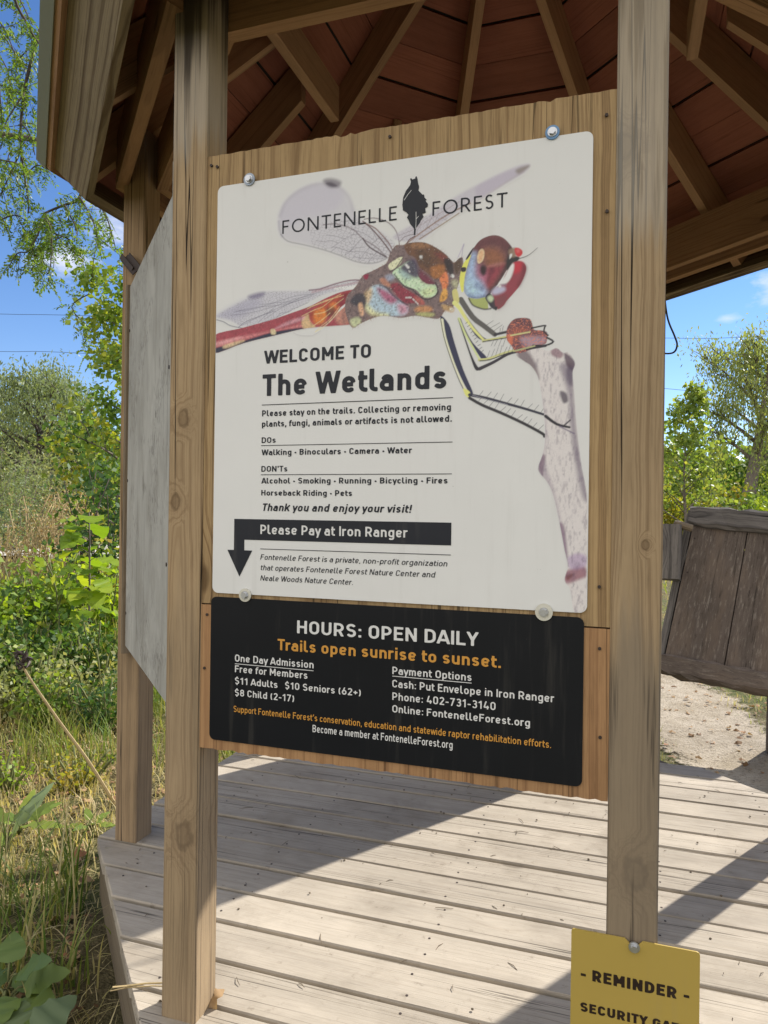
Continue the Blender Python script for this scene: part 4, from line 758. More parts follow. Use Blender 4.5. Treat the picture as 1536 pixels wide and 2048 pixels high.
def text_polys(txt, x0, x1, y, cap, w, italic=0., res=18, wide=False, track=0.):
    """flat polygons of a line of text fitted between x0 and x1 on baseline y"""
    x=0; parts=[]; lo=None; hi=0
    for ch in txt:
        V,F,adv=glyph_mesh(ch,w,res,wide)
        if V:
            V=np.array(V); parts.append((V+[x,0],F))
            mn=V[:,0].min()+x; lo=mn if lo is None else lo; hi=V[:,0].max()+x
        x+=adv+track
    sx=(x1-x0)/(hi-lo) if x1 else cap
    VV=[];FF=[]
    for V,F in parts:
        o=len(VV)
        for p in V: VV.append((x0+(p[0]-lo)*sx+italic*p[1]*cap, y+p[1]*cap))
        FF+= [[q+o for q in f] for f in F]
    return VV,FF
# ---------------------------------------------------------------- gazebo frame: centre, octagon sides k=0 (back) ... 4 (front, with the sign)
YAW = .3202
CX, CY = .3863, 2.5974
UX = Vector((math.cos(YAW), -math.sin(YAW), 0)); VX = Vector((math.sin(YAW), math.cos(YAW), 0)); ZX = Vector((0, 0, 1))
SO = Vector((-.493, 1.6172, 0))                      # left front corner of the left sign post, on the deck
CEN = Vector((CX, CY, 0)); T8 = math.tan(rad(22.5)); AP = 1.1627
def sg(u, v, z): return SO + UX*u + VX*v + ZX*z       # sign coordinates in metres
def nrm(k): a = YAW+rad(45*k); return Vector((math.sin(a), math.cos(a), 0))
def tan_(k): a = YAW+rad(45*k); return Vector((math.cos(a), -math.sin(a), 0))
def vert(k): a = YAW+rad(45*k+22.5); return Vector((math.sin(a), math.cos(a), 0))   # corner between side k and k+1
def ring_board(mb, k, prof, r=None, half=None, g0=None):
    """a board along octagon side k with section prof [(apothem, height), ...], mitred at the corners"""
    n, t = nrm(k), tan_(k); o = random.uniform(0, 40); oy = random.uniform(-.05, .05); oz = random.uniform(.03, .09)
    A = [CEN+n*a+t*(-(half if half else a*T8))+ZX*h for a, h in prof]; B = [CEN+n*a+t*((half if half else a*T8))+ZX*h for a, h in prof]
    a0, h0 = prof[0]; a1, h1 = prof[1]; d = Vector((a1-a0, h1-h0)).normalized()
    gg = [((a-a0)*d.x+(h-h0)*d.y, -(a-a0)*d.y+(h-h0)*d.x) for a, h in prof]
    GA = [(o-(half if half else a*T8), oy+q[0], oz+q[1]) for (a, h), q in zip(prof, gg)]; GB = [(o+(half if half else a*T8), oy+q[0], oz+q[1]) for (a, h), q in zip(prof, gg)]
    mb.prism(A, B, GA, GB, r)
# wood kinds
def post_extra(top0, wet0, foot_amt):
    """weathering by height: pale bleached zone near the top, black water stain above it, greyed damp foot"""
    def ex(N, c, x, stre, fib):
        s2 = N.noise(N.vmul(N.attr('gc'), (2.2, 60, 60)), 1., 3., .6)
        off = lambda k, q: N.math('ADD', x, N.math('ADD', N.math('MULTIPLY', N.math('SUBTRACT', stre, .5), k), N.math('MULTIPLY', N.math('SUBTRACT', s2, .5), q)))
        top = N.step(off(.25, .15), top0, top0+.10); c = N.mix(N.math('MULTIPLY', top, .5), c, (.43, .40, .35))
        c = N.mix(N.math('MULTIPLY', N.math('MULTIPLY', top, N.step(s2, .52, .62)), .45), c, (.16, .125, .085))
        if wet0: c = N.mix(N.math('MULTIPLY', N.step(off(.35, .55), wet0, wet0+.22), .85), c, (.03, .022, .017))
        foot = N.math('SUBTRACT', 1., N.step(off(.5, .2), .85, 1.02)); c = N.mix(N.math('MULTIPLY', foot, foot_amt), c, (.19, .16, .125))
        return N.mix(N.math('MULTIPLY', N.math('MULTIPLY', foot, N.step(s2, .55, .66)), foot_amt*1.3, ), c, (.07, .055, .042))
    return ex
M_POST = wood('post_wood', (.39, .27, .155), (.19, .115, .058), ring=.5, fibre=.3, crack=.9, streak=.3, knots=.5, ringw=.014, extra=post_extra(2.3, 0, .2), tint=.04)
M_POSTL = wood('left_post_wood', (.395, .285, .167), (.195, .12, .063), ring=.5, fibre=.3, crack=1., streak=.3, knots=.0, ringw=.012, extra=post_extra(1.92, 2.10, .22), tint=.04, kn=((.42, .028, .020), (1.36, .012, .013), (1.17, -.005, .012)))
M_POSTR = wood('right_post_wood', (.375, .273, .163), (.18, .114, .061), ring=.55, fibre=.3, crack=1., streak=.3, knots=.0, ringw=.012, extra=post_extra(1.62, 0, .62), tint=.04, kn=((1.835, -.011, .017), (.50, .026, .018), (1.10, .035, .006)))
M_BACK = wood('backboard_wood', (.42, .29, .15), (.17, .098, .046), ring=.6, fibre=.35, crack=.7, streak=.5, knots=.25, ringw=.013)
M_BACKL = wood('backboard_lower_wood', (.44, .255, .125), (.20, .095, .045), ring=.5, fibre=.3, crack=.5, streak=.7, knots=.25, ringw=.016)
M_BEAM = wood('beam_wood', (.38, .22, .12), (.19, .10, .055), ring=.5, fibre=.3, crack=.5, streak=.4, knots=.4)
M_RAFT = wood('rafter_wood', (.48, .30, .18), (.29, .165, .10), ring=.35, fibre=.25, crack=.3, streak=.3, knots=.4)
M_ROOF = wood('roof_board_wood', (.36, .14, .095), (.24, .09, .062), ring=.3, fibre=.25, crack=.25, streak=.45, knots=.45, rough=.7, tint=.22)
M_FASC = wood('fascia_wood', (.37, .295, .20), (.13, .085, .05), ring=.8, fibre=.35, crack=.6, streak=.3, knots=.15, ringw=.017)
def deck_extra(N, c, x, stre, fib):      # trodden dirt and grey weathering in patches
    g = N.n('ShaderNodeTexCoord').outputs['Object']; n1 = N.noise(g, 3.2, 6., .65); n2 = N.noise(g, 26., 5., .7)
    c = N.mix(N.math('MULTIPLY', N.step(n1, .46, .72), .45), c, (.20, .165, .125)); c = N.mix(N.math('MULTIPLY', N.step(n2, .58, .74), .5), c, (.15, .12, .09))
    return c
M_DECK = wood('deck_wood', (.43, .378, .31), (.31, .262, .205), ring=.3, fibre=.26, crack=.7, streak=.2, knots=.4, ringw=.012, rough=.9, spec=.12, tint=.10, extra=deck_extra)
M_RIM = wood('rim_wood', (.19, .15, .105), (.09, .066, .045), ring=.4, fibre=.4, crack=.6, streak=.4, knots=.3)
def ply_extra(N, c, x, stre, fib):
    gc = N.attr('gc'); w = N.n('ShaderNodeVectorMath', {0: gc, 1: N.vmul(N.n('ShaderNodeTexNoise', {'Vector': gc, 'Scale': 5.}).outputs['Color'], (.12, .05, .0))}, operation='ADD').outputs[0]
    n1 = N.noise(N.vmul(w, (3.5, 14, 1)), 1., 5., .6); c = N.mix(N.math('MULTIPLY', N.step(n1, .42, .62), .4), c, (.23, .215, .185))
    rot = N.n('ShaderNodeMapping', {'Vector': gc, 'Rotation': (0, 0, .5), 'Scale': (36, 300, 1)}).outputs[0]; n2 = N.noise(rot, 1., 2., .5); m = N.step(N.noise(N.vmul(gc, (4, 6, 1)), 1., 2.), .45, .6)
    c = N.mix(N.math('MULTIPLY', N.math('MULTIPLY', N.step(n2, .55, .62), m), .8), c, (.11, .10, .09)); n3 = N.noise(N.vmul(gc, (7, 18, 1)), 1., 4., .7)
    return N.mix(N.math('MULTIPLY', N.step(n3, .58, .70), .55), c, (.17, .155, .135))
M_PLY = wood('plywood_grey', (.42, .41, .38), (.34, .325, .295), ring=.25, fibre=.15, crack=.3, streak=.2, knots=.0, ringw=.05, rough=.9, tint=.02, extra=ply_extra)
def old_extra(N, c, x, stre, fib):       # flaking grey surface: short pale and dark flecks along the grain
    gc = N.attr('gc'); n1 = N.noise(N.vmul(gc, (14, 75, 75)), 1., 5., .75); n2 = N.noise(N.vmul(gc, (3, 12, 12)), 1., 4., .6)
    c = N.mix(N.math('MULTIPLY', N.step(n1, .53, .66), .7), c, (.27, .235, .205)); c = N.mix(N.math('MULTIPLY', N.step(N.math('SUBTRACT', 1., n1), .56, .68), .7), c, (.04, .033, .03))
    return N.mix(N.math('MULTIPLY', N.step(n2, .45, .65), .35), c, (.20, .15, .115))
M_OLD = wood('old_oak', (.15, .122, .105), (.08, .064, .056), ring=.15, fibre=.5, crack=.5, streak=.6, knots=.15, rough=.95, spec=.1, extra=old_extra)
M_OLDG = wood('old_oak_grey', (.16, .145, .135), (.035, .032, .032), ring=.6, fibre=.7, crack=1., streak=.9, knots=.5, rough=.9)
M_BATT = wood('batten_wood', (.24, .185, .125), (.13, .095, .06), ring=.4, fibre=.3, crack=.5, streak=.4, knots=.3)
M_DRIP = plain('olive_metal', (.19, .19, .12), .45, .4, .0, .08)
M_SHING = plain('dark_shingle', (.05, .048, .045), .9, .1)
M_STEEL = plain('zinc_steel', (.55, .56, .58), .35, .5, .9, .1)
M_NAIL = plain('rusty_nail', (.06, .045, .04), .6, .3, .4, .2)

GZ = thing('gazebo', 'small octagonal wooden gazebo with steep red-brown roof boards and a plank deck', 'gazebo', (CX, CY, 0))
# posts
POST_TOP = 2.47
for k in range(8):
    p = CEN+vert(k)*(AP/math.cos(rad(22.5))); mb = MB()
    off = (0, (.013, .03, -.035, .02, .018, -.022, .03, -.01)[k], (.055, .06, .05, .07, .075, .05, .06, .05)[k])
    mb.plank(p, p+ZX*POST_TOP, UX, .089, .089, .004, off=off)
    mb.build('post', M_POSTR if k == 3 else M_POSTL if k == 4 else M_POST, GZ)
# top beams: an outer and an inner plank on every side
for k in range(8):
    mb = MB(); hb = 2.345 if k == 4 else 2.283
    ring_board(mb, k, [(AP+.0465, hb), (AP+.0845, hb), (AP+.0845, 2.462), (AP+.0465, 2.462)]); mb.build('beam', M_BEAM, GZ)
    mb = MB(); ring_board(mb, k, [(AP-.0835, 2.283), (AP-.0465, 2.283), (AP-.0465, 2.462), (AP-.0835, 2.462)]); mb.build('beam', M_BEAM, GZ)
# hip rafters, short jack rafters, ties
HT = lambda a: 1.153+1.472+(AP-a)*.899            # underside of the roof boards at apothem a
def hbot(R): return 2.443+(1.2585-R)*.83
for k in range(8):
    n = vert(k); t = Vector((n.y, -n.x, 0)); mb = MB(); pr = [(.02, hbot(.02)), (1.44, hbot(1.44)), (1.54, hbot(1.54)+.176), (.02, hbot(.02)+.180)]
    o = random.uniform(0, 40)
    A = [CEN+n*R+t*.019+ZX*h for R, h in pr]; B = [CEN+n*R-t*.019+ZX*h for R, h in pr]
    mb.prism(A, B, [(o+R*1.3, .03+.05*(i > 1)*2, .05) for i, (R, h) in enumerate(pr)], [(o+R*1.3, .03+.05*(i > 1)*2, .09) for i, (R, h) in enumerate(pr)])
    mb.build('rafter', M_RAFT, GZ)
for k in range(8):
    n = nrm(k); t = tan_(k); mb = MB(); a0 = .77; pr = [(a0, HT(a0)-.19), (1.33, HT(1.33)-.19), (1.425, HT(1.425)-.005), (a0, HT(a0)-.005)]
    o = random.uniform(0, 40)
    A = [CEN+n*R+t*.019+ZX*h for R, h in pr]; B = [CEN+n*R-t*.019+ZX*h for R, h in pr]
    mb.prism(A, B, [(o+R*1.3, .03+.05*(i > 1)*2, .05) for i, (R, h) in enumerate(pr)], [(o+R*1.3, .03+.05*(i > 1)*2, .09) for i, (R, h) in enumerate(pr)])
    mb.build('jack_rafter', M_RAFT, GZ)
for s in (-1, 1):
    mb = MB(); c0 = CEN+UX*(.672*s)+VX*(-.50)+ZX*2.814; mb.plank(c0, CEN+UX*(.672*s)+VX*.09+ZX*2.814, ZX, .14, .038); mb.build('tie', M_RAFT, GZ)
# roof boards, one part per roof face
sl = Vector((1, -.899)).normalized()
for k in range(8):
    mb = MB(); a = 1.452; j = 0
    while a > .06:
        a2 = max(a-.1495*sl.x-random.uniform(-.002, .002), .04); g = .007
        lap = .006 if j % 2 else .0
        b0 = (a-g*sl.x, HT(a-g*sl.x)+.004+lap); b1 = (a2, HT(a2)+.004+lap)
        ring_board(mb, k, [b0, b1, (b1[0]+.012, b1[1]+.016), (b0[0]+.012, b0[1]+.016)][::-1]); a = a2; j += 1
    mb.build('roof_boards', M_ROOF, GZ)
mb = MB()
for k in range(8):
    e = 1.47; pr = [(e, HT(e)+.030), (.03, HT(.03)+.030), (.03, HT(.03)+.045), (e, HT(e)+.045)]
    ring_board(mb, k, pr[::-1])
mb.build('shingles', M_SHING, GZ)
# fascia square to the slope, trim strip and metal drip edge
dn = Vector((-.668, -.743))                        # down the fascia face (apothem, height)
ou = Vector((.743, -.668))
E0 = Vector((1.440, HT(1.440)+.022))
for k in range(8):
    q = lambda s, d: (E0.x+dn.x*s+ou.x*d, E0.y+dn.y*s+ou.y*d)
    mb = MB(); ring_board(mb, k, [q(0, 0), q(.186, 0), q(.186, .036), q(0, .036)]); mb.build('fascia', M_FASC, GZ)
    mb = MB(); ring_board(mb, k, [q(-.004, .037), q(.040, .037), q(.040, .055), q(-.004, .055)]); mb.build('trim_strip', M_BEAM, GZ)
    mb = MB(); ring_board(mb, k, [q(-.020, .03), q(.022, .056), q(.022, .060), q(-.020, .062)]); mb.build('drip_edge', M_DRIP, GZ)
# deck
def clip_half(P, n, d):
    out = []
    for i in range(len(P)):
        a, b = P[i], P[(i+1) % len(P)]; da, db = a.dot(n)-d, b.dot(n)-d
        if da <= 0: out.append(a)
        if (da < 0) != (db < 0): out.append(a+(b-a)*(da/(da-db)))
    return out
def in2(p): return Vector((p.dot(UX), p.dot(VX)))
DA = 1.275; PITCH_B = .1524; deck_lines = []
mb = MB(); nails = MB()
for j in range(-9, 10):
    v0 = -.529+PITCH_B*j+.0065; v1 = v0+PITCH_B-.013
    if v1 < -DA or v0 > DA: continue
    v0 += random.uniform(-.0018, .0018); v1 += random.uniform(-.0018, .0018)
    P = [UX*-2+VX*v0, UX*2+VX*v0, UX*2+VX*v1, UX*-2+VX*v1]
    for k in range(8):
        P = clip_half(P, nrm(k), DA+random.uniform(-.004, .004))
        if len(P) < 3: break
    if len(P) < 3: continue
    o = (random.uniform(0, 60), random.uniform(-.05, .05), random.uniform(.02, .1)); dz = random.uniform(-.0022, .0022); r = random.random()
    # eased top edges: an inset top ring
    c = sum((p for p in P), Vector())/len(P)
    def inset(p):
        q = in2(p); vm = (v0+v1)/2; return UX*(q.x-(.003 if q.x > 0 else -.003))+VX*(q.y-(.0035 if q.y > vm else -.0035))
    bot = [CEN+p+ZX*(-.038) for p in P]; mid = [CEN+p+ZX*(-.0035+dz) for p in P]; top = [CEN+inset(p)+ZX*dz for p in P]
    G = lambda L, h: [(o[0]+in2(p).x, o[1]+in2(p).y-v0, o[2]+h) for p in L]
    n = len(P); V = bot+mid+top; Gs = G(P, -.038)+G(P, -.0035)+G(P, 0)
    F = [list(range(n))[::-1], list(range(2*n, 3*n))]+[[i, (i+1) % n, n+(i+1) % n, n+i] for i in range(n)]+[[n+i, n+(i+1) % n, 2*n+(i+1) % n, 2*n+i] for i in range(n)]
    mb.add(V, F, Gs, r)
    for u in (-1.02, -.62, -.02, .58, 1.0):
        for vv in (v0+.032, v1-.03):
            uu = u+random.uniform(-.012, .012); w_ = vv+random.uniform(-.008, .008)
            if max(abs((UX*uu+VX*w_).dot(nrm(k))) for k in range(4)) < DA-.03:
                nails.cyl(CEN+UX*uu+VX*w_+ZX*(dz-.004), ZX, .0034, .0050, 8)
mb.build('deck', M_DECK, GZ)
tag(nails.build('nail_heads', M_NAIL, GZ), None, kind='stuff')
for k in range(8):
    mb = MB(); ring_board(mb, k, [(1.232, -.0385), (1.268, -.0385), (1.268, -.20), (1.232, -.20)][::-1]); mb.build('rim_joist', M_RIM, GZ)
mb = MB()
for u in (-1.02, -.62, -.02, .58, 1.0):
    L = 1.22 if abs(u) < .5 else (1.1 if abs(u) < .8 else .72)
    mb.plank(CEN+UX*u-VX*L+ZX*-.11, CEN+UX*u+VX*L+ZX*-.11, ZX, .14, .038)
mb.build('deck_joists', M_RIM, GZ)

# ---------------------------------------------------------------- grey plywood panel between the two posts on the left, and the one on the far side
def side_panel(k, t0, t1, a, z0, z1, name, label):
    n, t = nrm(k), tan_(k); base = CEN+n*a+t*((t0+t1)/2)+ZX*z0
    P = thing(name, label, 'panel', base)
    mb = MB(); o = (3.3, .02, .05)
    A = CEN+n*a; ring = [(-.006, t0), (.006, t0), (.006, t1), (-.006, t1)]
    lo = [A+n*x+t*y+ZX*z0 for x, y in ring]; hi = [A+n*x+t*y+ZX*z1 for x, y in ring]
    mb.prism(lo, hi, [(o[0], o[1]+y*.5, o[2]+x) for x, y in ring], [(o[0]+z1-z0, o[1]+y*.5, o[2]+x) for x, y in ring])
    mb.build('sheet', M_PLY, P); return P, n, t, A
PP, n5, tt5, A5 = side_panel(5, -.395, .415, 1.201, .688, 1.912, 'plywood_panel', 'weathered pale grey plywood panel on the left side of the gazebo, beside the sign post')
mb = MB(); mb.plank(A5+tt5*.43+ZX*.66, A5+tt5*.43+ZX*1.92, tt5, .030, .034); mb.build('batten', M_BATT, PP)
mb = MB(); mb.plank(A5+tt5*-.402+n5*.001+ZX*.66, A5+tt5*-.402+n5*.001+ZX*1.985, tt5, .012, .016); mb.build('batten', M_PLY, PP)
for z, t in ((.80, .40), (1.02, -.37), (1.25, .40), (1.5, -.37), (1.76, .40)):
    mb = MB(); mb.cyl(A5+tt5*t+n5*.005+ZX*z, n5, .005, .003, 8); mb.build('nail', M_NAIL, PP)
BP, nb, tb, Ab = side_panel(0, -.478, .478, 1.214, .06, 2.26, 'plywood_panel', 'grey plywood panel on the far side of the gazebo, hidden behind the welcome sign')
# steel channel end sticking out by the far left post
CP = thing('metal_bracket', 'short rusty steel channel bracket fixed high on the far left gazebo post', 'bracket', A5+tt5*.47+n5*.06+ZX*1.98)
b0 = A5+tt5*.455+n5*.02+ZX*2.03; bd = (tt5*-.35+UX*.55-ZX*.75).normalized()
mb = MB()
for q in (-.016, .016): mb.plank(b0+UX*q, b0+UX*q+bd*.09, ZX, .020, .003, .0005)
mb.plank(b0-ZX*.008, b0-ZX*.008+bd*.09, UX, .034, .003, .0005)
mb.build('channel', M_NAIL, CP)
# ---------------------------------------------------------------- signs (sign coordinates: u to the right, v into the gazebo, z up; metres)
def rrect(u0, u1, z0, z1, r, n=6):
    P = []
    for cx, cz, a in ((u1-r, z0+r, -90), (u1-r, z1-r, 0), (u0+r, z1-r, 90), (u0+r, z0+r, 180)):
        for i in range(n+1):
            t = rad(a+90*i/n); P.append((cx+r*math.cos(t), cz+r*math.sin(t)))
    return P
def sheet(name, P, v0, v1, mat, parent):
    mb = MB(); mb.prism([sg(u, v0, z) for u, z in P], [sg(u, v1, z) for u, z in P], [(u, z, 0) for u, z in P], [(u, z, .01) for u, z in P]); return mb.build(name, mat, parent)
def flat(name, polys, v, mat, parent):          # ink: polygons in mm -> thin printed layer
    V = []; F = []
    for vv, ff in polys:
        o = len(V); V += [sg(p[0]/1000, v, p[1]/1000) for p in vv]; F += [[i+o for i in f] for f in ff]
    mb = MB(); mb.v = [tuple(p) for p in V]; mb.f = F; mb.g = mb.v; mb.r = [.5]*len(V)
    o0 = ORIGIN[parent.name]; me = bpy.data.meshes.new(name); me.from_pydata([tuple(Vector(p)-o0) for p in V], [], F)
    return finish(name, me, mat, parent, o0)
def rect(u0, z0, u1, z1): return ([(u0, z0), (u1, z0), (u1, z1), (u0, z1)], [[0, 1, 2, 3]])
def printmat(name, col, rough=.38, spec=.45):
    N = NT(name); g = N.n('ShaderNodeTexCoord').outputs['Object']; n1 = N.noise(g, 7., 5., .6); n2 = N.noise(g, 160., 2.)
    c = N.n('ShaderNodeVectorMath', {0: col, 'Scale': N.math('ADD', .95, N.math('MULTIPLY', n1, .09))}, operation='SCALE').outputs[0]
    n3 = N.noise(g, 95., 3., .6); n4 = N.noise(g, 3., 3., .6); c = N.mix(N.math('MULTIPLY', N.math('MULTIPLY', N.step(n3, .735, .78), N.step(n4, .42, .6)), .5), c, (.16, .15, .13))
    n5 = N.noise(N.n('ShaderNodeMapping', {'Vector': g, 'Scale': (38, 38, 2.5)}).outputs[0], 1., 4., .6); c = N.mix(N.math('MULTIPLY', N.step(n5, .55, .75), .08), c, (.25, .23, .20))
    return N.bsdf(c, N.math('ADD', rough-.08, N.math('MULTIPLY', n1, .16)), spec, bump=n2, bstr=.02)
M_WHITE = printmat('white_print', (.74, .74, .735)); M_BLACK = printmat('black_print', (.010, .011, .014), .36, .2)
M_INK = printmat('black_ink', (.016, .018, .026), .38, .3); M_WINK = printmat('white_ink', (.70, .70, .70)); M_OINK = printmat('orange_ink', (.62, .30, .055))
M_YEL = printmat('gold_print', (.43, .31, .075), .34); M_BROWN = printmat('dark_brown_ink', (.022, .012, .010))
M_NYLON = plain('cream_washer', (.62, .60, .52), .5, .3, 0, .1); M_BLUEW = plain('blue_washer', (.16, .30, .52), .45, .3, 0, .1)
M_WGREY = plain('grey_washer', (.30, .34, .40), .4, .4, .5, .1)
def jag_board(name, u0, u1, z0, z1, v0, v1, parent, jag_top, jag_bot, mat):
    mb = MB(); us = np.linspace(u0, u1, 80); o = (random.uniform(0, 30), 0, .08)
    jt = np.where(np.random.RandomState(3).rand(80) > .90, -.004, 0)+np.random.RandomState(4).normal(0, .0007, 80) if jag_top else np.zeros(80)
    jb = np.random.RandomState(5).normal(0, .001, 80) if jag_bot else np.zeros(80)
    P = [(u, z1+t) for u, t in zip(us, jt)]+[(u, z0+t) for u, t in zip(us[::-1], jb)]
    mb.prism([sg(u, v0, z) for u, z in P], [sg(u, v1, z) for u, z in P], [(z+o[0], u*.8-.3, .11) for u, z in P], [(z+o[0], u*.8-.3, .15) for u, z in P]); return mb.build(name, mat, parent)
BB = thing('backboard', 'tan upright-grain wooden backboard filling the gap between the two sign posts, behind the signs', 'board', sg(.525, .02, .62))
jag_board('board', .0895, .9629, .945, 1.947, .006, .044, BB, True, False, M_BACK)
tag(jag_board('board', .0895, .9629, .622, .942, .004, .042, BB, False, True, M_BACKL), 'redder lower board with a damp stain')
for u, z in ((.10, 1.925), (.115, 1.92), (.945, 1.90), (.948, 1.72), (.943, 1.02), (.105, .92), (.100, .80), (.945, .905), (.948, .74), (.52, 1.925)):
    mb = MB(); mb.cyl(sg(u, .007, z), -VX, .0032, .0052, 10); mb.build('screw', M_NAIL, BB)
def bolt(parent, u, z, v, wmat, wr=.0145, hr=.0068):
    mb = MB(); mb.cyl(sg(u, v, z), -VX, wr, .003, 24); w = mb.build('washer', wmat, parent)
    mb = MB(); mb.cyl(sg(u, v-.003, z), -VX, hr*1.35, .0015, 16); mb.cyl(sg(u, v-.0045, z), -VX, hr, .0055, 6); b = mb.build('bolt_head', M_STEEL, parent)
# ---- welcome sign
WS = thing('welcome_sign', 'large white printed sign with a red dragonfly picture, bolted between two wooden posts', 'sign', sg(.52, .003, .970))
sheet('panel', rrect(.1189, .9217, .970, 1.8737, .014), .0012, .0055, M_WHITE, WS)
U_, Z_, img, cov = paint(DRAGON, 119.6, 921.0, 970.8, 1873.0, 1.25)
keep = cov > .015; nzr, nur = keep.shape; idx = np.arange(nzr*nur).reshape(nzr, nur)
cell = keep[:-1, :-1] | keep[1:, :-1] | keep[:-1, 1:] | keep[1:, 1:]
# stay inside the rounded corners
cu = (U_[:-1, :-1]+U_[1:, 1:])/2; cz = (Z_[:-1, :-1]+Z_[1:, 1:])/2
cell &= ~((cu > 907) & (cz < 985) & (np.hypot(cu-907.7, cz-984) > 12.5))
jj, ii = np.nonzero(cell)
Fq = np.stack([idx[jj, ii], idx[jj, ii+1], idx[jj+1, ii+1], idx[jj+1, ii]], 1)
used, inv = np.unique(Fq, return_inverse=True); Fq = inv.reshape(-1, 4)
uu = U_.ravel()[used]/1000; zz = Z_.ravel()[used]/1000
base = np.array(sg(0, .0009, 0)); Vp = base+uu[:, None]*np.array(UX)+zz[:, None]*np.array(ZX)
colr = np.concatenate([img.reshape(-1, 3)[used], np.ones((len(used), 1))], 1)
N = NT('dragonfly_print'); N.bsdf(N.attr('print', 'Color'), .38, .45); M_DRAG = N.m
np_mesh('dragonfly_picture', Vp, Fq, M_DRAG, WS, col=colr)
IV = .0005
T = text_polys
flat('heading', [T('WELCOME TO', 239.9, 486, 1472.7, 28.3, .185, res=30), T('The Wetlands', 237, 646.3, 1402.5, 47, .19, res=36)], IV, M_INK, WS)
flat('rules_text', [T('Please stay on the trails. Collecting or removing', 237, 656.5, 1358.5, 13.4, .18), T('plants, fungi, animals or artifacts is not allowed.', 237, 658.5, 1335.6, 13.3, .185),
    T('DOs', 236.8, 270.7, 1300.7, 12.5, .17), T('Walking \u2022 Binoculars \u2022 Camera \u2022 Water', 237, 577.2, 1274, 12.7, .18), T("DON'Ts", 237, 299.4, 1238.4, 12.5, .17),
    T('Alcohol \u2022 Smoking \u2022 Running \u2022 Bicycling \u2022 Fires', 237.3, 651.6, 1212.6, 12.5, .18), T('Horseback Riding \u2022 Pets', 237.6, 448.5, 1186.6, 12.3, .18),
    T('Thank you and enjoy your visit!', 239, 576, 1153.2, 16.5, .18, .2),
    rect(236, 1382.6, 660.5, 1384.2), rect(235.6, 1294.5, 660.5, 1295.9), rect(236, 1231.1, 660.2, 1232.5), rect(237, 1070, 660.2, 1071.4)], IV, M_INK, WS)
flat('pay_bar', [([(172.1, 1135), (172.1, 1066.6), (155.9, 1066.4), (186.8, 1008.3), (217.6, 1066.4), (197.8, 1066.6), (197.8, 1089.6), (660.5, 1089.6), (660.5, 1135)], [[0, 1, 5, 6, 7, 8], [2, 3, 4, 5, 1]])], IV, M_INK, WS)
flat('pay_text', [T('Please Pay at Iron Ranger', 237, 570.3, 1103, 20.4, .165, res=24)], .0001, M_WINK, WS)
flat('footer_text', [T('Fontenelle Forest is a private, non-profit organization', 237.4, 652.5, 1047.4, 11.7, .13, .2), T('that operates Fontenelle Forest Nature Center and', 237.6, 627.5, 1024.5, 11.9, .13, .2), T('Neale Woods Nature Center.', 238, 453, 1001.8, 11.8, .13, .2)], IV, M_INK, WS)
flat('logo_text', [T('FONTENELLE', 279.5, 538.1, 1750.4, 29, .115, res=28, wide=True, track=.05)], IV, M_INK, WS)
flat('logo_text', [T('FOREST', 613, 763.3, 1749.7, 28.7, .115, res=28, wide=True, track=.05)], IV, M_INK, WS)
from mathutils.geometry import tessellate_polygon
lp = LEAF_OUT; tri = tessellate_polygon([[Vector((x, y, 0)) for x, y in lp]])
flat('leaf_emblem', [(lp, [list(t) for t in tri])], IV-.0003, M_INK, WS)
ribs = []
for L in LEAF_RIB:
    for (x0, y0), (x1, y1) in zip(L[:-1], L[1:]):
        d = math.hypot(x1-x0, y1-y0); nx, ny = -(y1-y0)/d*.45, (x1-x0)/d*.45; ribs.append(([(x0-nx, y0-ny), (x1-nx, y1-ny), (x1+nx, y1+ny), (x0+nx, y0+ny)], [[0, 1, 2, 3]]))
for rb_ in ribs: flat('emblem_vein', [rb_], IV-.0006, M_WHITE, WS)
bolt(WS, .1987, 1.8787, .0012, M_WGREY, .0135); bolt(WS, .847, 1.8807, .0012, M_BLUEW, .0135)
# ---- hours sign
HS = thing('hours_sign', 'black sign with white and orange opening hours and prices, below the white dragonfly sign', 'sign', sg(.517, .003, .644))
sheet('panel', rrect(.116, .9167, .6438, .9613, .013), .0012, .0042, M_BLACK, HS)
flat('hours_text', [T('HOURS: OPEN DAILY', 327.4, 718, 893.5, 27.3, .17, res=28)], IV, M_WINK, HS)
flat('trails_text', [T('Trails open sunrise to sunset.', 281.9, 762.4, 854.5, 24, .17, res=26)], IV, M_OINK, HS)
flat('price_text', [T('One Day Admission', 178.4, 366.9, 821.5, 15.6, .155), rect(178.4, 815.8, 366.6, 817.2), T('Free for Members', 178.8, 353, 798, 15.3, .155), T('$11 Adults', 179.2, 283.1, 772.2, 14.8, .155),
    T('$10 Seniors (62+)', 300.9, 474, 772.6, 14.8, .155), T('$8 Child (2-17)', 179.5, 322.7, 746.2, 14.8, .155)], IV, M_WINK, HS)
flat('payment_text', [T('Payment Options', 541.8, 705.1, 824.2, 15.4, .155), rect(541.8, 819.6, 705.2, 821), T('Cash: Put Envelope in Iron Ranger', 542, 864, 797.6, 15.6, .155), T('Phone: 402-731-3140', 542.4, 753, 771.7, 15.6, .155), T('Online: FontenelleForest.org', 542.7, 819.4, 746.7, 15, .155)], IV, M_WINK, HS)
flat('support_text', [T("Support Fontenelle Forest's conservation, education and statewide raptor rehabilitation efforts.", 176.8, 859.3, 710.4, 14, .14)], IV, M_OINK, HS)
flat('member_text', [T('Become a member at FontenelleForest.org', 366.5, 669, 687, 15.4, .14)], IV, M_WINK, HS)
bolt(HS, .2028, .9688, -.0002, M_NYLON, .0145); bolt(HS, .843, .9679, -.0002, M_NYLON, .0165)
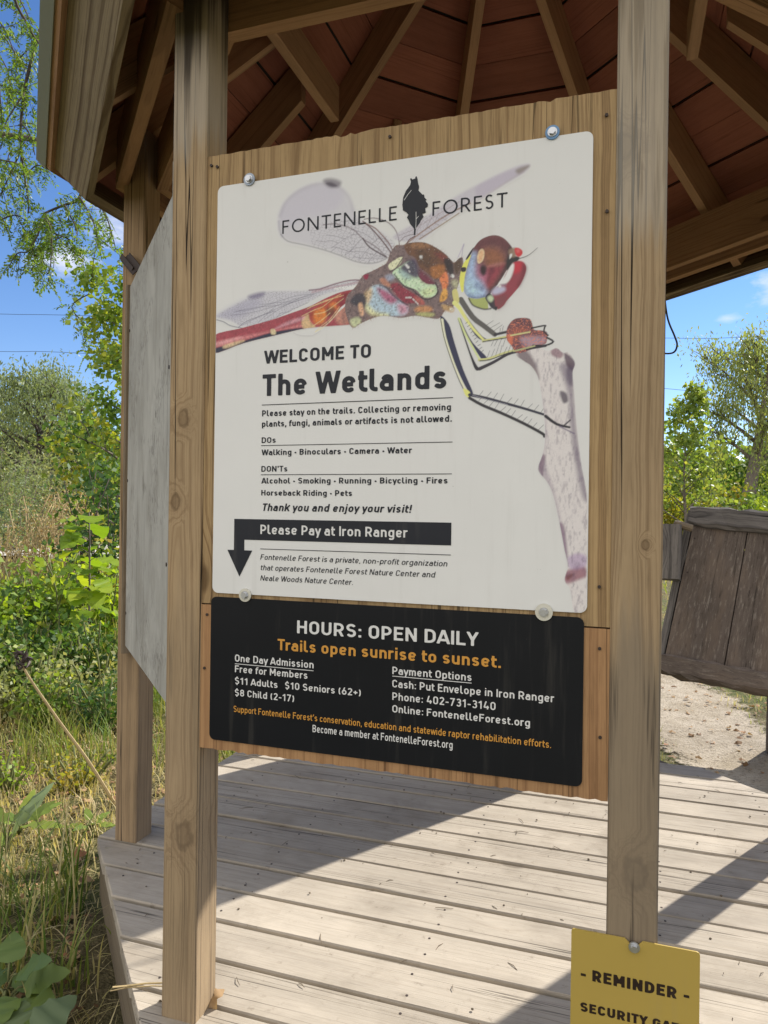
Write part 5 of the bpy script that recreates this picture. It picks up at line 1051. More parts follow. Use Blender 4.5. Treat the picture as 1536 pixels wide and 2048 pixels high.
# ---- yellow reminder sign on the right post
RS = thing('reminder_sign', 'small gold reminder sign with dark lettering, bolted low on the right sign post', 'sign', sg(1.012, -.004, .10))
N_ = 10; P = [(.9015, .08), (1.1223, .08)]
top = rrect(.9015, 1.1223, .08, .3813, .006)
i0 = [i for i, p in enumerate(top)]
hi = [p for p in top]
# notch at the top centre
P = []
for i, p in enumerate(hi):
    P.append(p)
    if i == 13: P += [(1.027, .3813), (1.0195, .3735), (1.0045, .3735), (.996, .3813)]
def sheet_tess(name, P, v0, v1, mat, parent):
    tr = tessellate_polygon([[Vector((x, y, 0)) for x, y in P]]); n = len(P)
    V = [sg(u, v0, z) for u, z in P]+[sg(u, v1, z) for u, z in P]
    F = [list(t) for t in tr]+[[i+n for i in t][::-1] for t in tr]+[[i, (i+1) % n, n+(i+1) % n, n+i] for i in range(n)]
    mb = MB(); mb.add(V, F); return mb.build(name, mat, parent)
sheet_tess('plate', P, -.0062, -.0035, M_YEL, RS)
flat('reminder_text', [T('- REMINDER -', 919.3, 1105.5, 291, 20.6, .235, res=24)], -.0067, M_BROWN, RS)
flat('security_text', [T('SECURITY GATE', 919.3, 1104, 231, 17.2, .225, res=22)], -.0067, M_BROWN, RS)
bolt(RS, 1.0122, .3690, -.0062, M_STEEL, .0098, .0062)
# ---------------------------------------------------------------- ground
GZ0 = -.285
def gh(x, y):
    """height of the ground"""
    x = np.asarray(x, float); y = np.asarray(y, float); d = np.hypot(x-CX, y-CY)
    h = .05*(vnoise(x*.6+50, y*.6+50, 21)-.5)+.025*(vnoise(x*2.1+9, y*2.1+9, 22)-.5)
    far = np.clip((np.hypot(x, y)-25)/200, 0, 1)
    return GZ0+h*np.clip((d-1.2)/1.5, .25, 1)+(vnoise(x*.03+9, y*.03+3, 23)-.5)*1.2*far
def ghs(x, y): return float(gh(x, y))
PATH = np.array([(3.6, -3), (3.0, .5), (2.42, 2.9), (2.16, 4.2), (2.2, 5.0), (2.35, 6.0), (1.9, 8.4), (.6, 11.5), (-2, 16)])
PATH = catmull(PATH, False, 6)
def path_d(x, y): return seg_dist(np.asarray(x, float), np.asarray(y, float), PATH, False)[0]
def pw(x, y): return .35+.22*(vnoise(np.asarray(x)*1.7+4, np.asarray(y)*1.7+4, 31)-.5)+.1*(vnoise(np.asarray(x)*6+4, np.asarray(y)*6+4, 32)-.5)
s_ = np.linspace(-1, 1, 260); ax = np.sign(s_)*(np.sinh(np.abs(s_)*6.2)/np.sinh(6.2))*900
gx, gy = np.meshgrid(ax, ax+2); nG = len(ax); ig = np.arange(nG*nG).reshape(nG, nG)
Fg = np.stack([ig[:-1, :-1], ig[:-1, 1:], ig[1:, 1:], ig[1:, :-1]], -1).reshape(-1, 4)
N = NT('ground_soil'); g = N.n('ShaderNodeTexCoord').outputs['Object']; n1 = N.noise(g, 1.3, 6., .6); n2 = N.noise(g, 14., 5., .65); n3 = N.noise(g, 90., 3., .6)
c = N.mix(N.step(n1, .38, .62), (.115, .095, .05), (.09, .105, .035)); c = N.mix(N.step(n2, .45, .7), c, (.24, .19, .105)); c = N.mix(N.math('MULTIPLY', N.step(n3, .5, .75), .6), c, (.035, .028, .018))
M_GROUND = N.bsdf(c, .95, .1, bump=N.math('ADD', n2, n3), bstr=.8, bdist=.03)
tag(np_mesh('ground', np.stack([gx, gy, gh(gx, gy)], -1).reshape(-1, 3), Fg, M_GROUND, smooth=True), None, kind='structure')
# sandy path: a sheet just above the ground whose edge breaks up into soil
st = .055; px_, py_ = np.meshgrid(np.arange(-2.5, 4.8, st), np.arange(-3, 16, st)); pd_ = path_d(px_, py_); on = pd_ < .75
c4_ = on[:-1, :-1] & on[1:, :-1] & on[:-1, 1:] & on[1:, 1:]; ip = np.arange(px_.size).reshape(px_.shape); jj, ii = np.nonzero(c4_)
Fp = np.stack([ip[jj, ii], ip[jj, ii+1], ip[jj+1, ii+1], ip[jj+1, ii]], 1); us_, inv = np.unique(Fp, return_inverse=True)
pz = gh(px_, py_)+.012+.008*(vnoise(px_*9, py_*9, 41)-.5)
N = NT('sandy_path'); g = N.n('ShaderNodeTexCoord').outputs['Object']; n1 = N.noise(g, 5., 6., .65); n2 = N.noise(g, 60., 4., .7); n3 = N.noise(g, 22., 6., .75)
c = N.mix(N.step(n1, .35, .7), (.46, .395, .31), (.33, .275, .20)); c = N.mix(N.math('MULTIPLY', N.step(n2, .52, .68), .8), c, (.13, .10, .07)); c = N.mix(N.math('MULTIPLY', N.step(n3, .56, .7), .5), c, (.20, .155, .10))
M_PATH = N.bsdf(c, .95, .1, bump=N.math('ADD', n1, n2), bstr=.9, bdist=.02)
edge = N.math('ADD', N.attr('rnd', 'Fac'), N.math('ADD', N.math('MULTIPLY', N.math('SUBTRACT', n3, .5), .55), N.math('ADD', N.math('MULTIPLY', N.math('SUBTRACT', n1, .5), .5), N.math('MULTIPLY', N.math('SUBTRACT', n2, .5), .35))))
sh_ = N.out.inputs[0].links[0].from_socket; tr_ = N.n('ShaderNodeBsdfTransparent').outputs[0]; mx_ = N.n('ShaderNodeMixShader', {0: N.step(edge, .42, .56), 1: sh_, 2: tr_}); N.t.links.new(mx_.outputs[0], N.out.inputs[0])
tag(np_mesh('path', np.stack([px_, py_, pz], -1).reshape(-1, 3)[us_], inv.reshape(-1, 4), M_PATH, None, np.clip(pd_.ravel()[us_]/.75-.04, 0, 1), smooth=True), None, kind='structure')
# ---------------------------------------------------------------- leaves, stems
def unit(v): return v/np.maximum(np.linalg.norm(v, axis=-1, keepdims=True), 1e-9)
def leaf_quads(P, L, w, down=.3, fold=.15, r=rng, D=None):
    """one folded diamond per point; L length array, w width ratio"""
    n = len(P); L = np.broadcast_to(L, n).reshape(n, 1)
    d = unit(r.normal(size=(n, 3))+np.array([0, 0, -down*2])) if D is None else unit(D+r.normal(size=(n, 3))*.25)
    s = unit(np.cross(d, r.normal(size=(n, 3)))); nn = np.cross(d, s)
    a = P; b = P+d*L*.5+s*L*w*.5+nn*L*fold*.5; c = P+d*L; e = P+d*L*.5-s*L*w*.5+nn*L*fold*.5
    V = np.stack([a, b, c, e], 1).reshape(-1, 3); F = np.arange(4*n).reshape(n, 4); return V, F
def clumpy(P, sc, seed):   # light and dark clumps by position (different leaf ages, not shade)
    return vnoise(P[:, 0]*sc+P[:, 2]*sc*.7+20, P[:, 1]*sc+P[:, 2]*sc*.9+20, seed)
def leaves(name, P, L, w, mat, parent, down=.3, fold=.15, sc=2., seed=1, D=None, jit=.35):
    P = np.asarray(P, float); V, F = leaf_quads(P, L, w, down, fold, rng, D)
    r = np.clip(clumpy(P, sc, seed)*(1-jit)+rng.rand(len(P))*jit*1.0, 0, 1)
    return np_mesh(name, V, F, mat, parent, np.repeat(r, 4))
def cn(shape): return np.clip(rng.normal(size=shape), -1.7, 1.7)
def bez(a, b, bend, n=5):
    a = np.array(a, float); b = np.array(b, float); m = (a+b)/2+np.array(bend); t = np.linspace(0, 1, n)[:, None]
    return (1-t)**2*a+2*t*(1-t)*m+t*t*b
def bark(name, c1, c2): return wood(name, c1, c2, ring=.3, fibre=.5, crack=1., streak=.9, knots=.2, rough=.95)
M_BARK = bark('grey_bark', (.20, .17, .145), (.09, .075, .062)); M_BARKD = bark('dark_bark', (.11, .09, .075), (.05, .04, .034)); M_STEM = plain('green_stem', (.14, .15, .06), .7, .2, 0, .3); M_STRAW = plain('straw_stem', (.38, .29, .15), .8, .2, 0, .3)
L_COTT = leafmat('cottonwood_leaf', [(0.068, 0.135, 0.024), (0.135, 0.230, 0.038), (0.270, 0.324, 0.047), (0.567, 0.459, 0.054)])
L_DARK = leafmat('dark_leaf', [(0.030, 0.068, 0.022), (0.054, 0.115, 0.030), (0.101, 0.176, 0.041)])
L_WILL = leafmat('willow_leaf', [(0.119, 0.161, 0.084), (0.182, 0.231, 0.112), (0.280, 0.308, 0.154)], trans=.35)
L_GREY = leafmat('grey_green_leaf', [(0.156, 0.195, 0.091), (0.260, 0.286, 0.130), (0.403, 0.390, 0.195)], trans=.35)
L_LIME = leafmat('lime_leaf', [(0.134, 0.224, 0.022), (0.224, 0.336, 0.028), (0.381, 0.448, 0.045)], trans=.5)
L_MIX = leafmat('mixed_leaf', [(0.049, 0.105, 0.028), (0.112, 0.196, 0.039), (0.238, 0.308, 0.049), (0.420, 0.392, 0.070)])
L_GOLD = leafmat('autumn_leaf', [(0.081, 0.138, 0.023), (0.172, 0.230, 0.034), (0.345, 0.322, 0.046), (0.483, 0.299, 0.057)])
L_LOC = leafmat('locust_leaflet', [(0.066, 0.126, 0.024), (0.120, 0.204, 0.036), (0.252, 0.324, 0.060)], trans=.45)
L_DRY = leafmat('dry_leaf', [(.16, .09, .045), (.28, .17, .085), (.40, .27, .15), (.30, .14, .07)], .8, .15)
L_TAN = leafmat('dry_weed', [(.20, .14, .07), (.33, .25, .13), (.44, .36, .2)], .8, .2)
L_GRASS = leafmat('grass_blade', [(.05, .10, .02), (.10, .17, .03), (.19, .24, .05), (.42, .36, .16), (.56, .47, .28)], .6, .35)
def tree(name, label, base, H, spread, prof, nb, nleaf, lsz, lw, lmat, bmat, r0, f0=.2, lift=.35, sub=4, lean=(0, 0), down=.3, sig=.16, group=None, cat='tree', strands=0, sc=1.6, jit=.35, wob=.05):
    """trunk (with limbs) and crown; prof(f) = relative limb length at height fraction f"""
    x, y = base; z = ghs(x, y)-.05; T = thing(name, label, cat, (x, y, z), group); b = np.array([x, y, z])
    top = b+np.array([lean[0], lean[1], H]); tr = bez(b, top, rng.normal(size=3)*[wob*H, wob*H, 0], 9)
    mb = MB(); mb.tube(tr, [r0*(1.15-1.1*i/8)+.004 for i in range(9)], 8)
    tips = []
    for i in range(nb):
        f = f0+(1-f0)*(i+.5)/nb; p = tr[0]+0*b; q = f*8; k = min(int(q), 7); p = tr[k]+(tr[k+1]-tr[k])*(q-k)
        az = i*2.39996+rng.uniform(-.4, .4); L = spread*prof(f)*rng.uniform(.75, 1.15)
        d = np.array([math.cos(az), math.sin(az), lift+rng.uniform(-.15, .25)]); e = p+unit(d)*L
        br = bez(p, e, (0, 0, L*.12), 5); rb = r0*.42*(1.05-f*.75); mb.tube(br, [rb*(1-.2*j)+.003 for j in range(5)], 5)
        for j in range(sub):
            t = rng.uniform(.35, 1); p2 = br[min(int(t*4), 3)]*(1-(t*4 % 1))+br[min(int(t*4)+1, 4)]*(t*4 % 1)
            d2 = unit(unit(d)+rng.normal(size=3)*.6); e2 = p2+d2*L*rng.uniform(.25, .5); b2 = bez(p2, e2, rng.normal(size=3)*.05*L, 3); mb.tube(b2, [rb*.35+.003, rb*.2+.003, .003], 4)
            tips += [b2[1], b2[2], b2[2]]
        tips += [br[3], br[4], br[4]]
    tips.append(tr[-1])
    hang = []
    for i in range(strands):
        p = tips[rng.randint(len(tips))]; ln = rng.uniform(.12, .34)*H; q = np.array(p)+[rng.normal()*.1, rng.normal()*.1, -ln]; sb_ = bez(p, q, (rng.normal()*.15, rng.normal()*.15, ln*.1), 5); mb.tube(sb_, [.014, .012, .010, .008, .005], 3, False); hang += [sb_[j]*(1-w)+sb_[j+1]*w for j in range(4) for w in (0, .33, .66)]
    mb.build('trunk', bmat, T, True)
    tips = np.array(list(tips)+hang); P = tips[rng.randint(len(tips), size=nleaf)]+cn((nleaf, 3))*sig*spread*np.array([1, 1, .8])
    leaves('crown', P, lsz*rng.uniform(.6, 1.25, nleaf), lw, lmat, T, down, sc=sc, seed=rng.randint(999), jit=jit)
    return T
def shrub(name, label, base, H, spread, nst, nleaf, lsz, lw, lmat, smat=None, group=None, cat='shrub', down=.1, sig=.09, sc=3., lo=.15, jit=.4):
    x, y = base; z = ghs(x, y)-.02; T = thing(name, label, cat, (x, y, z), group); b = np.array([x, y, z]); mb = MB(); pts = []
    for i in range(nst):
        az = rng.uniform(0, 6.28); rr = spread*math.sqrt(rng.rand()); h = H*rng.uniform(.55, 1.05)
        s0 = b+np.array([math.cos(az), math.sin(az), 0])*rr*.3; e = b+np.array([math.cos(az)*rr, math.sin(az)*rr, h])
        st_ = bez(s0, e, rng.normal(size=3)*.12*H, 7); mb.tube(st_, [.006+.004*H*(1-j/6)*.8 for j in range(7)], 4)
        for j in range(7):
            if j/6 >= lo: pts += [st_[j]]*2
    mb.build('stems', smat or M_STEM, T, True)
    pts = np.array(pts); P = pts[rng.randint(len(pts), size=nleaf)]+cn((nleaf, 3))*sig*np.array([1, 1, .8])*max(H, spread)
    P[:, 2] = np.maximum(P[:, 2], z+.03)
    leaves('foliage', P, lsz*rng.uniform(.55, 1.25, nleaf), lw, lmat, T, down, sc=sc, seed=rng.randint(999), jit=jit); return T
def bx(px, z): return ((px-768)/1420*z, z)
cone = lambda f: 1.05-.8*f; egg = lambda f: .35+.9*math.sin(math.pi*min(max(f, 0), 1)**.8); vase = lambda f: .5+.5*f
# ---- left side
tree('cottonwood_tree', 'tall leafy cottonwood just left of the gazebo post, yellowing leaves against the sky', bx(252, 14), 5.9, 1.5, lambda f: 1.15-.75*f, 26, 5600, .125, .9, L_COTT, M_BARK, .10, .10, .45, 5, sig=.13)
tree('willow_tree', 'large grey-green willow at the far left edge of the view', bx(62, 38), 8.3, 3.2, egg, 30, 9000, .26, .32, L_WILL, M_BARKD, .34, .25, .5, 6, down=.9, sig=.17)
tree('willow_tree', 'pale feathery willow between the grey-green willow and the cottonwood', bx(108, 46), 9.3, 2.5, egg, 26, 6500, .28, .32, L_GREY, M_BARK, .25, .2, .7, 5, down=.6, sig=.18)
tree('willow_tree', 'grey-green willow cut off by the left edge of the photo', bx(-40, 42), 8.6, 3.2, egg, 26, 6500, .28, .32, L_WILL, M_BARKD, .3, .25, .5, 5, down=.9, sig=.17)
tree('ash_tree', 'dark green bushy tree low behind the cottonwood', bx(185, 27), 4.6, 1.5, egg, 24, 5600, .17, .6, L_DARK, M_BARKD, .11, .12, .4, 5, sig=.17)
shrub('willow_shrub', 'pale yellow-green willow shrub below the grey-green willow', bx(72, 24), 3.6, 1.3, 26, 4200, .15, .3, L_GREY, M_BARK, sig=.1)
shrub('willow_shrub', 'low grey-green willow shrub at the far left edge, under the willows', bx(5, 22), 2.9, 1.3, 22, 3400, .14, .3, L_WILL, M_BARK, sig=.1)
shrub('willow_shrub', 'tall pale willow shrub in front of the dark green bushy tree', bx(118, 26), 3.4, 1.0, 22, 3000, .16, .3, L_GREY, M_BARK, sig=.1)
shrub('dogwood_bush', 'dense dark green bush close beside the far left gazebo post', bx(222, 9.2), 1.95, .58, 22, 2300, .095, .62, L_DARK, M_BARKD, sig=.085)
shrub('goldenrod_clump', 'dry brown goldenrod clump in front of the willow shrubs', bx(95, 9.5), 1.62, .5, 34, 1500, .05, .5, L_TAN, M_STRAW, sig=.05, lo=.4)
shrub('goldenrod_clump', 'reddish-brown goldenrod clump at the foot of the dark green bush', bx(150, 11), 1.7, .5, 30, 1200, .055, .5, L_DRY, M_STRAW, sig=.05, lo=.4)
shrub('goldenrod_clump', 'faded goldenrod clump at the left edge, in front of the far road', bx(20, 10.5), 1.25, .4, 22, 800, .05, .5, L_TAN, M_STRAW, sig=.05, lo=.4)
for (px, z, h, s, m, ls, n_, lab) in [
    (30, 6.8, .78, .42, L_MIX, .075, 1300, 'mid-green leafy shrub at the left edge in the undergrowth'), (85, 6.6, 1.0, .34, L_MIX, .085, 900, 'dusky green leafy shrub in the middle of the undergrowth'),
    (150, 7.2, .85, .42, L_LIME, .08, 1100, 'bright yellow-green shrub beneath the big-leaved sapling'), (208, 6.9, .9, .34, L_LIME, .075, 1000, 'yellow-green shrub against the far left gazebo post'),
    (118, 5.7, .62, .40, L_MIX, .06, 1100, 'low dark shrub in front of the undergrowth'), (195, 5.6, .58, .38, L_DARK, .055, 1100, 'low shaded shrub left of the gazebo post, above the grass'),
    (40, 5.6, .55, .40, L_DARK, .06, 1000, 'low shaded shrub near the left edge, above the dry grass'), (-25, 6.2, .75, .45, L_LIME, .075, 1000, 'yellow-green shrub cut off by the left edge of the photo'),
    (30, 4.9, .42, .30, L_GREY, .04, 900, 'low dusty weed at the left edge, behind the stalk with the dark seed head'), (110, 4.7, .38, .28, L_MIX, .045, 900, 'low green weed between the dry stalk and the gazebo post'), (180, 4.9, .45, .28, L_GREY, .04, 900, 'low dusty weed close to the far left gazebo post'), (70, 5.2, .5, .32, L_MIX, .05, 900, 'leafy weed above the dark seed head'), (225, 4.6, .36, .25, L_DARK, .04, 700, 'dark weed at the foot of the far left gazebo post'), (10, 3.6, .22, .16, L_LIME, .03, 260, 'small bright weed at the left edge in the dry grass'), (165, 3.7, .2, .2, L_GOLD, .03, 400, 'small yellowing weed in the dry grass near the gazebo post'),
    (245, 7.6, 1.05, .4, L_GOLD, .07, 1000, 'yellowing shrub behind the far left gazebo post')]:
    shrub('leafy_shrub', lab, bx(px, z), h, s, 18, n_, ls, .62, m, sig=.12, sc=5, group='shrubs in the undergrowth left of the gazebo')
# big-leaved sapling: broad rounded leaves
def broad_leaf(P, d, up, L, wd, cup=.12, n=10):
    """one broad leaf blade as two rows of quads; returns vertices, faces"""
    d = unit(np.array(d, float)); s = unit(np.cross(d, up)); nn = np.cross(s, d); V = []; F = []
    for i in range(n+1):
        t = i/n; w = wd*.5*(math.sin(math.pi*min(t**.62*1.0, 1))**.75 if 0 < t < 1 else .02)+.001; c = np.array(P)+d*L*t+nn*(-.25*L*t*t)
        V += [c-s*w+nn*cup*w*1.6*math.cos(i*2.1), c, c+s*w+nn*cup*w*1.6*math.cos(i*1.7+1)]
    for i in range(n):
        for k in (0, 1): F.append([3*i+k, 3*i+k+1, 3*i+k+4, 3*i+k+3])
    return V, F
def broadleaf_plant(name, label, base, H, specs, lmat, smat, cat='plant', rl=None, group=None):
    x, y = base; z = ghs(x, y); T = thing(name, label, cat, (x, y, z), group); mb = MB(); b = np.array([x, y, z])
    if H > .3: mb.tube(bez(b, b+[0, 0, H], (.02, .02, 0), 6), [.012-.0012*i for i in range(6)], 6)
    V = []; F = []; R = []
    for (h, az, el, L, wd) in specs:
        d = np.array([math.cos(az)*math.cos(el), math.sin(az)*math.cos(el), math.sin(el)]); p0 = b+np.array([0, 0, h]); p1 = p0+d*L*.45+np.array([0, 0, .04*L])
        mb.tube(bez(p0, p1, (0, 0, .03), 4), .0035, 4)
        dd = np.array([d[0], d[1], d[2]-.35]); v, f = broad_leaf(p1, dd, np.array([.1, -.2, 1.]), L, wd); o = len(V); V += v; F += [[q+o for q in g] for g in f]; R += [rl if rl is not None else rng.rand()]*len(v)
    mb.build('stem', smat, T, True); np_mesh('foliage', V, F, lmat, T, R, True); return T
sp = [(rng.uniform(.55, 1.38), rng.uniform(0, 6.28), rng.uniform(-.1, .5), rng.uniform(.16, .26), rng.uniform(.15, .22)) for i in range(26)]
broadleaf_plant('big_leaf_sapling', 'young sapling with very large bright yellow-green leaves in the sunlit undergrowth', bx(178, 6.0), 1.42, sp, L_LIME, M_BARK, 'sapling')
# ---- right side
L_OLDW = leafmat('old_willow_leaf', [(.16, .21, .07), (.25, .30, .10), (.37, .38, .15)], trans=.4); L_SYC = leafmat('sycamore_leaf', [(.10, .17, .045), (.17, .25, .06), (.27, .32, .08), (.42, .37, .07)], trans=.45)
tree('old_willow_tree', 'big ragged tree with a thick leaning grey trunk at the right edge', bx(1478, 38), 10.8, 3.9, lambda f: .7+.45*f if f < .7 else 1.05-.75*(f-.7)/.3, 20, 13000, .24, .36, L_OLDW, M_BARK, .42, .36, .8, 9, lean=(1.6, 0), down=1.0, sig=.105, wob=.05, strands=110)
tree('sycamore_tree', 'young leafy sycamore right of the right sign post, with pale leaves', bx(1386, 24), 5.75, 1.7, lambda f: 1.15-1.0*f, 34, 2300, .165, .9, L_SYC, M_BARK, .06, .16, .6, 5, sig=.085)
for (px, z, h, s, m, lab) in [(1335, 27, 2.9, 1.2, L_GOLD, 'yellow-green bush beside the right sign post, left of the sycamore'), (1405, 30, 2.7, 1.5, L_GOLD, 'autumn-tinted bush at the foot of the sycamore'),
    (1452, 31, 2.3, 1.2, L_MIX, 'green bush between the sycamore and the leaning grey trunk'), (1515, 30, 2.0, 1.3, L_LIME, 'bright lime bush in front of the leaning grey trunk'), (1570, 33, 3.0, 1.6, L_MIX, 'green bush cut off by the right edge of the photo'),
    (1290, 29, 3.0, 1.4, L_MIX, 'green bush hidden behind the right sign post')]:
    shrub('bush', lab, bx(px, z), h, s, 24, 3000, .19, .7, m, M_BARK, sig=.14, sc=1.6, group='bushes across the field on the right', cat='bush')
shrub('dry_grass_tuft', 'dry tan grass tuft standing behind the weathered wooden box', bx(1470, 20), .95, .35, 40, 500, .10, .12, L_TAN, M_STRAW, cat='grass tuft', sig=.04, lo=.5)
# distant wood, one mass all the way round the view
n_ = 44000; az = rng.uniform(-1.15, 1.15, n_); dist = rng.uniform(70, 95, n_); base_h = 5.5+3.5*vnoise(az*14+30, az*0+3, 51)+2.5*vnoise(az*50+30, az*0+7, 52)
P = np.stack([np.sin(az)*dist, np.cos(az)*dist, GZ0+base_h*np.sqrt(rng.rand(n_))*(.85+.3*rng.rand(n_))], -1)
V, F = leaf_quads(P, rng.uniform(.6, 1.2, n_), .7, .2)
tag(np_mesh('distant_wood', V, F, L_MIX, None, np.repeat(np.clip(clumpy(P, .25, 53)*.7+rng.rand(n_)*.3, 0, 1), 4)), 'far-off wood of mixed green trees along the horizon', 'wood', kind='stuff')
# ---- honey locust: trunk out of the picture on the left, limbs hanging into its top left corner
LOCUST= [[(-2.307, 4.35, 4.449), (-2.304, 4.35, 4.265), (-2.225, 4.35, 4.116), (-2.166, 4.35, 4.016), (-2.054, 4.35, 3.901)], [(-2.272, 4.6, 4.252), (-2.346, 4.6, 3.965), (-2.367, 4.6, 3.842), (-2.387, 4.6, 3.647), (-2.384, 4.6, 3.469), (-2.359, 4.6, 3.3), (-2.331, 4.6, 3.132), (-2.333, 4.6, 3.061)], [(-2.006, 4.85, 3.434), (-2.083, 4.85, 3.33), (-2.13, 4.85, 3.254), (-2.211, 4.85, 3.226), (-2.344, 4.85, 3.166), (-2.35, 4.85, 3.121), (-2.407, 4.85, 3.035), (-2.512, 4.85, 3.017)], [(-2.552, 4.475, 3.832), (-2.457, 4.475, 3.817), (-2.407, 4.475, 3.802), (-2.318, 4.475, 3.759)], [(-2.614, 4.725, 4.132), (-2.594, 4.725, 3.896), (-2.573, 4.725, 3.623), (-2.589, 4.725, 3.55), (-2.621, 4.725, 3.466)], [(-2.102, 4.35, 2.928), (-2.061, 4.35, 2.842), (-2.064, 4.35, 2.634), (-2.088, 4.35, 2.582)], [(-2.384, 4.6, 3.469), (-2.453, 4.6, 3.309), (-2.5, 4.6, 3.211), (-2.547, 4.6, 3.081)], [(-2.487, 4.85, 3.417), (-2.4, 4.85, 3.497), (-2.313, 4.85, 3.447)], [(-2.168, 4.475, 2.969), (-2.254, 4.475, 2.779), (-2.332, 4.475, 2.759), (-2.385, 4.475, 2.673)], [(-2.154, 4.725, 3.172), (-2.083, 4.725, 3.04), (-2.065, 4.725, 2.974)], [(-1.797, 4.35, 3.061), (-1.718, 4.35, 2.924), (-1.664, 4.35, 2.741)], [(-1.997, 4.6, 3.169), (-1.914, 4.6, 3.024), (-1.88, 4.6, 2.895)], [(-2.344, 4.85, 3.166), (-2.239, 4.85, 2.986), (-2.066, 4.85, 2.852)], [(-2.527, 4.475, 4.289), (-2.431, 4.475, 4.165), (-2.365, 4.475, 4.008)], [(-2.6, 4.725, 4.332), (-2.464, 4.725, 4.134), (-2.397, 4.725, 4.085)], [(-2.238, 4.35, 3.696), (-2.325, 4.35, 3.56), (-2.355, 4.35, 3.498)], [(-2.514, 4.6, 3.016), (-2.417, 4.6, 3.05), (-2.352, 4.6, 3.018)], [(-2.736, 4.85, 4.347), (-2.614, 4.85, 4.144), (-2.595, 4.85, 4.007)], [(-2.322, 4.475, 3.579), (-2.264, 4.475, 3.504), (-2.231, 4.475, 3.378)], [(-2.538, 4.725, 4.666), (-2.435, 4.725, 4.468), (-2.384, 4.725, 4.369)], [(-2.382, 4.35, 3.283), (-2.259, 4.35, 3.254), (-2.197, 4.35, 3.163)], [(-2.318, 4.6, 2.889), (-2.284, 4.6, 2.76), (-2.315, 4.6, 2.678)], [(-2.297, 4.85, 3.037), (-2.17, 4.85, 2.987), (-2.135, 4.85, 2.919)]]
lx, ly = -6.2, 6.0; LT = thing('locust_tree', 'honey locust whose feathery branches hang into the top left corner', 'tree', (lx, ly, ghs(lx, ly)-.05))
mb = MB(); tb = np.array([lx, ly, ghs(lx, ly)-.05]); mb.tube(bez(tb, (lx+.3, ly-.1, 6.5), (.1, .1, 0), 8), [.16-.012*i for i in range(8)], 9)
hub = np.array([lx+.2, ly, 4.6])
limb1 = bez(hub, (-2.75, 4.75, 4.9), (0, 0, .7), 8); limb2 = bez(hub-[0, 0, .6], (-2.2, 5.2, 3.75), (0, .3, .7), 8); limb3 = bez(hub, (-3.0, 4.8, 3.9), (0, 0, .4), 8)
for l_ in (limb1, limb2, limb3): mb.tube(l_, [.06-.0065*i for i in range(8)], 6)
ends = [limb1[-1], limb2[-1], limb3[-1]]
LP = []; LD = []
def compound(p, d, L):
    """a feather leaf: leaflet points and directions along a hanging midrib"""
    d = unit(np.array(d)); s = unit(np.cross(d, rng.normal(size=3))); m = 9; mb.tube([p, p+d*L*.5+[0, 0, -.1*L], p+d*L+[0, 0, -.3*L]], .0012, 3, False)
    for j in range(1, m+1):
        t = j/m; q = p+d*L*t+np.array([0, 0, -.3*L*t*t])
        for sg_ in (-1, 1): LP.append(q); LD.append(s*sg_+d*.45+np.array([0, 0, -.25]))
def strand(pts, w0, dens):
    pts = np.array(pts, float); pts = catmull(pts, False, 4); mb.tube(pts, [w0*(1-.75*i/len(pts))+.001 for i in range(len(pts))], 5)
    for a, b in zip(pts[:-1], pts[1:]):
        for _ in range(max(1, int(np.linalg.norm(b-a)*dens+rng.rand()))):
            p = a+(b-a)*rng.rand(); d = rng.normal(size=3)+np.array([0, 0, -.7]); compound(p, d, rng.uniform(.09, .15))
        if rng.rand() < .25:
            e = a+rng.normal(size=3)*.10+np.array([0, 0, -.12]); mb.tube([a, (a+e)/2+rng.normal(size=3)*.015, e], [.0025, .002, .001], 4)
            for _ in range(3): compound(a+(e-a)*rng.uniform(.4, 1), rng.normal(size=3)+np.array([0, 0, -.8]), rng.uniform(.08, .13))
for i, s_ in enumerate(LOCUST):
    p0 = np.array(s_[0]); e = min(ends, key=lambda q: np.linalg.norm(q-p0)); w0 = .011 if i in (0, 1, 2) else .005
    if i in (0, 1, 2, 3, 4, 13, 14, 17, 19): mb.tube(bez(e, p0, (0, 0, .08), 5), [.014, .012, .010, .009, w0], 5)
    strand(s_, w0, 13)
for k in range(9):
    c_ = np.array([(-2.45, 4.6, 3.75), (-2.5, 4.7, 4.1), (-2.25, 4.6, 3.05), (-1.85, 4.55, 2.95)][k % 4])+rng.normal(size=3)*[.13, .2, .14]
    strand([c_, c_+rng.normal(size=3)*.07+[0, 0, -.08], c_+rng.normal(size=3)*.1+[0, 0, -.22]], .003, 24)
mb.build('trunk', M_BARKD, LT, True); LP = np.array(LP); LD = np.array(LD)
leaves('crown', LP, rng.uniform(.020, .034, len(LP)), .42, L_LOC, LT, D=LD, sc=2.5, seed=77, jit=.5, fold=.08)

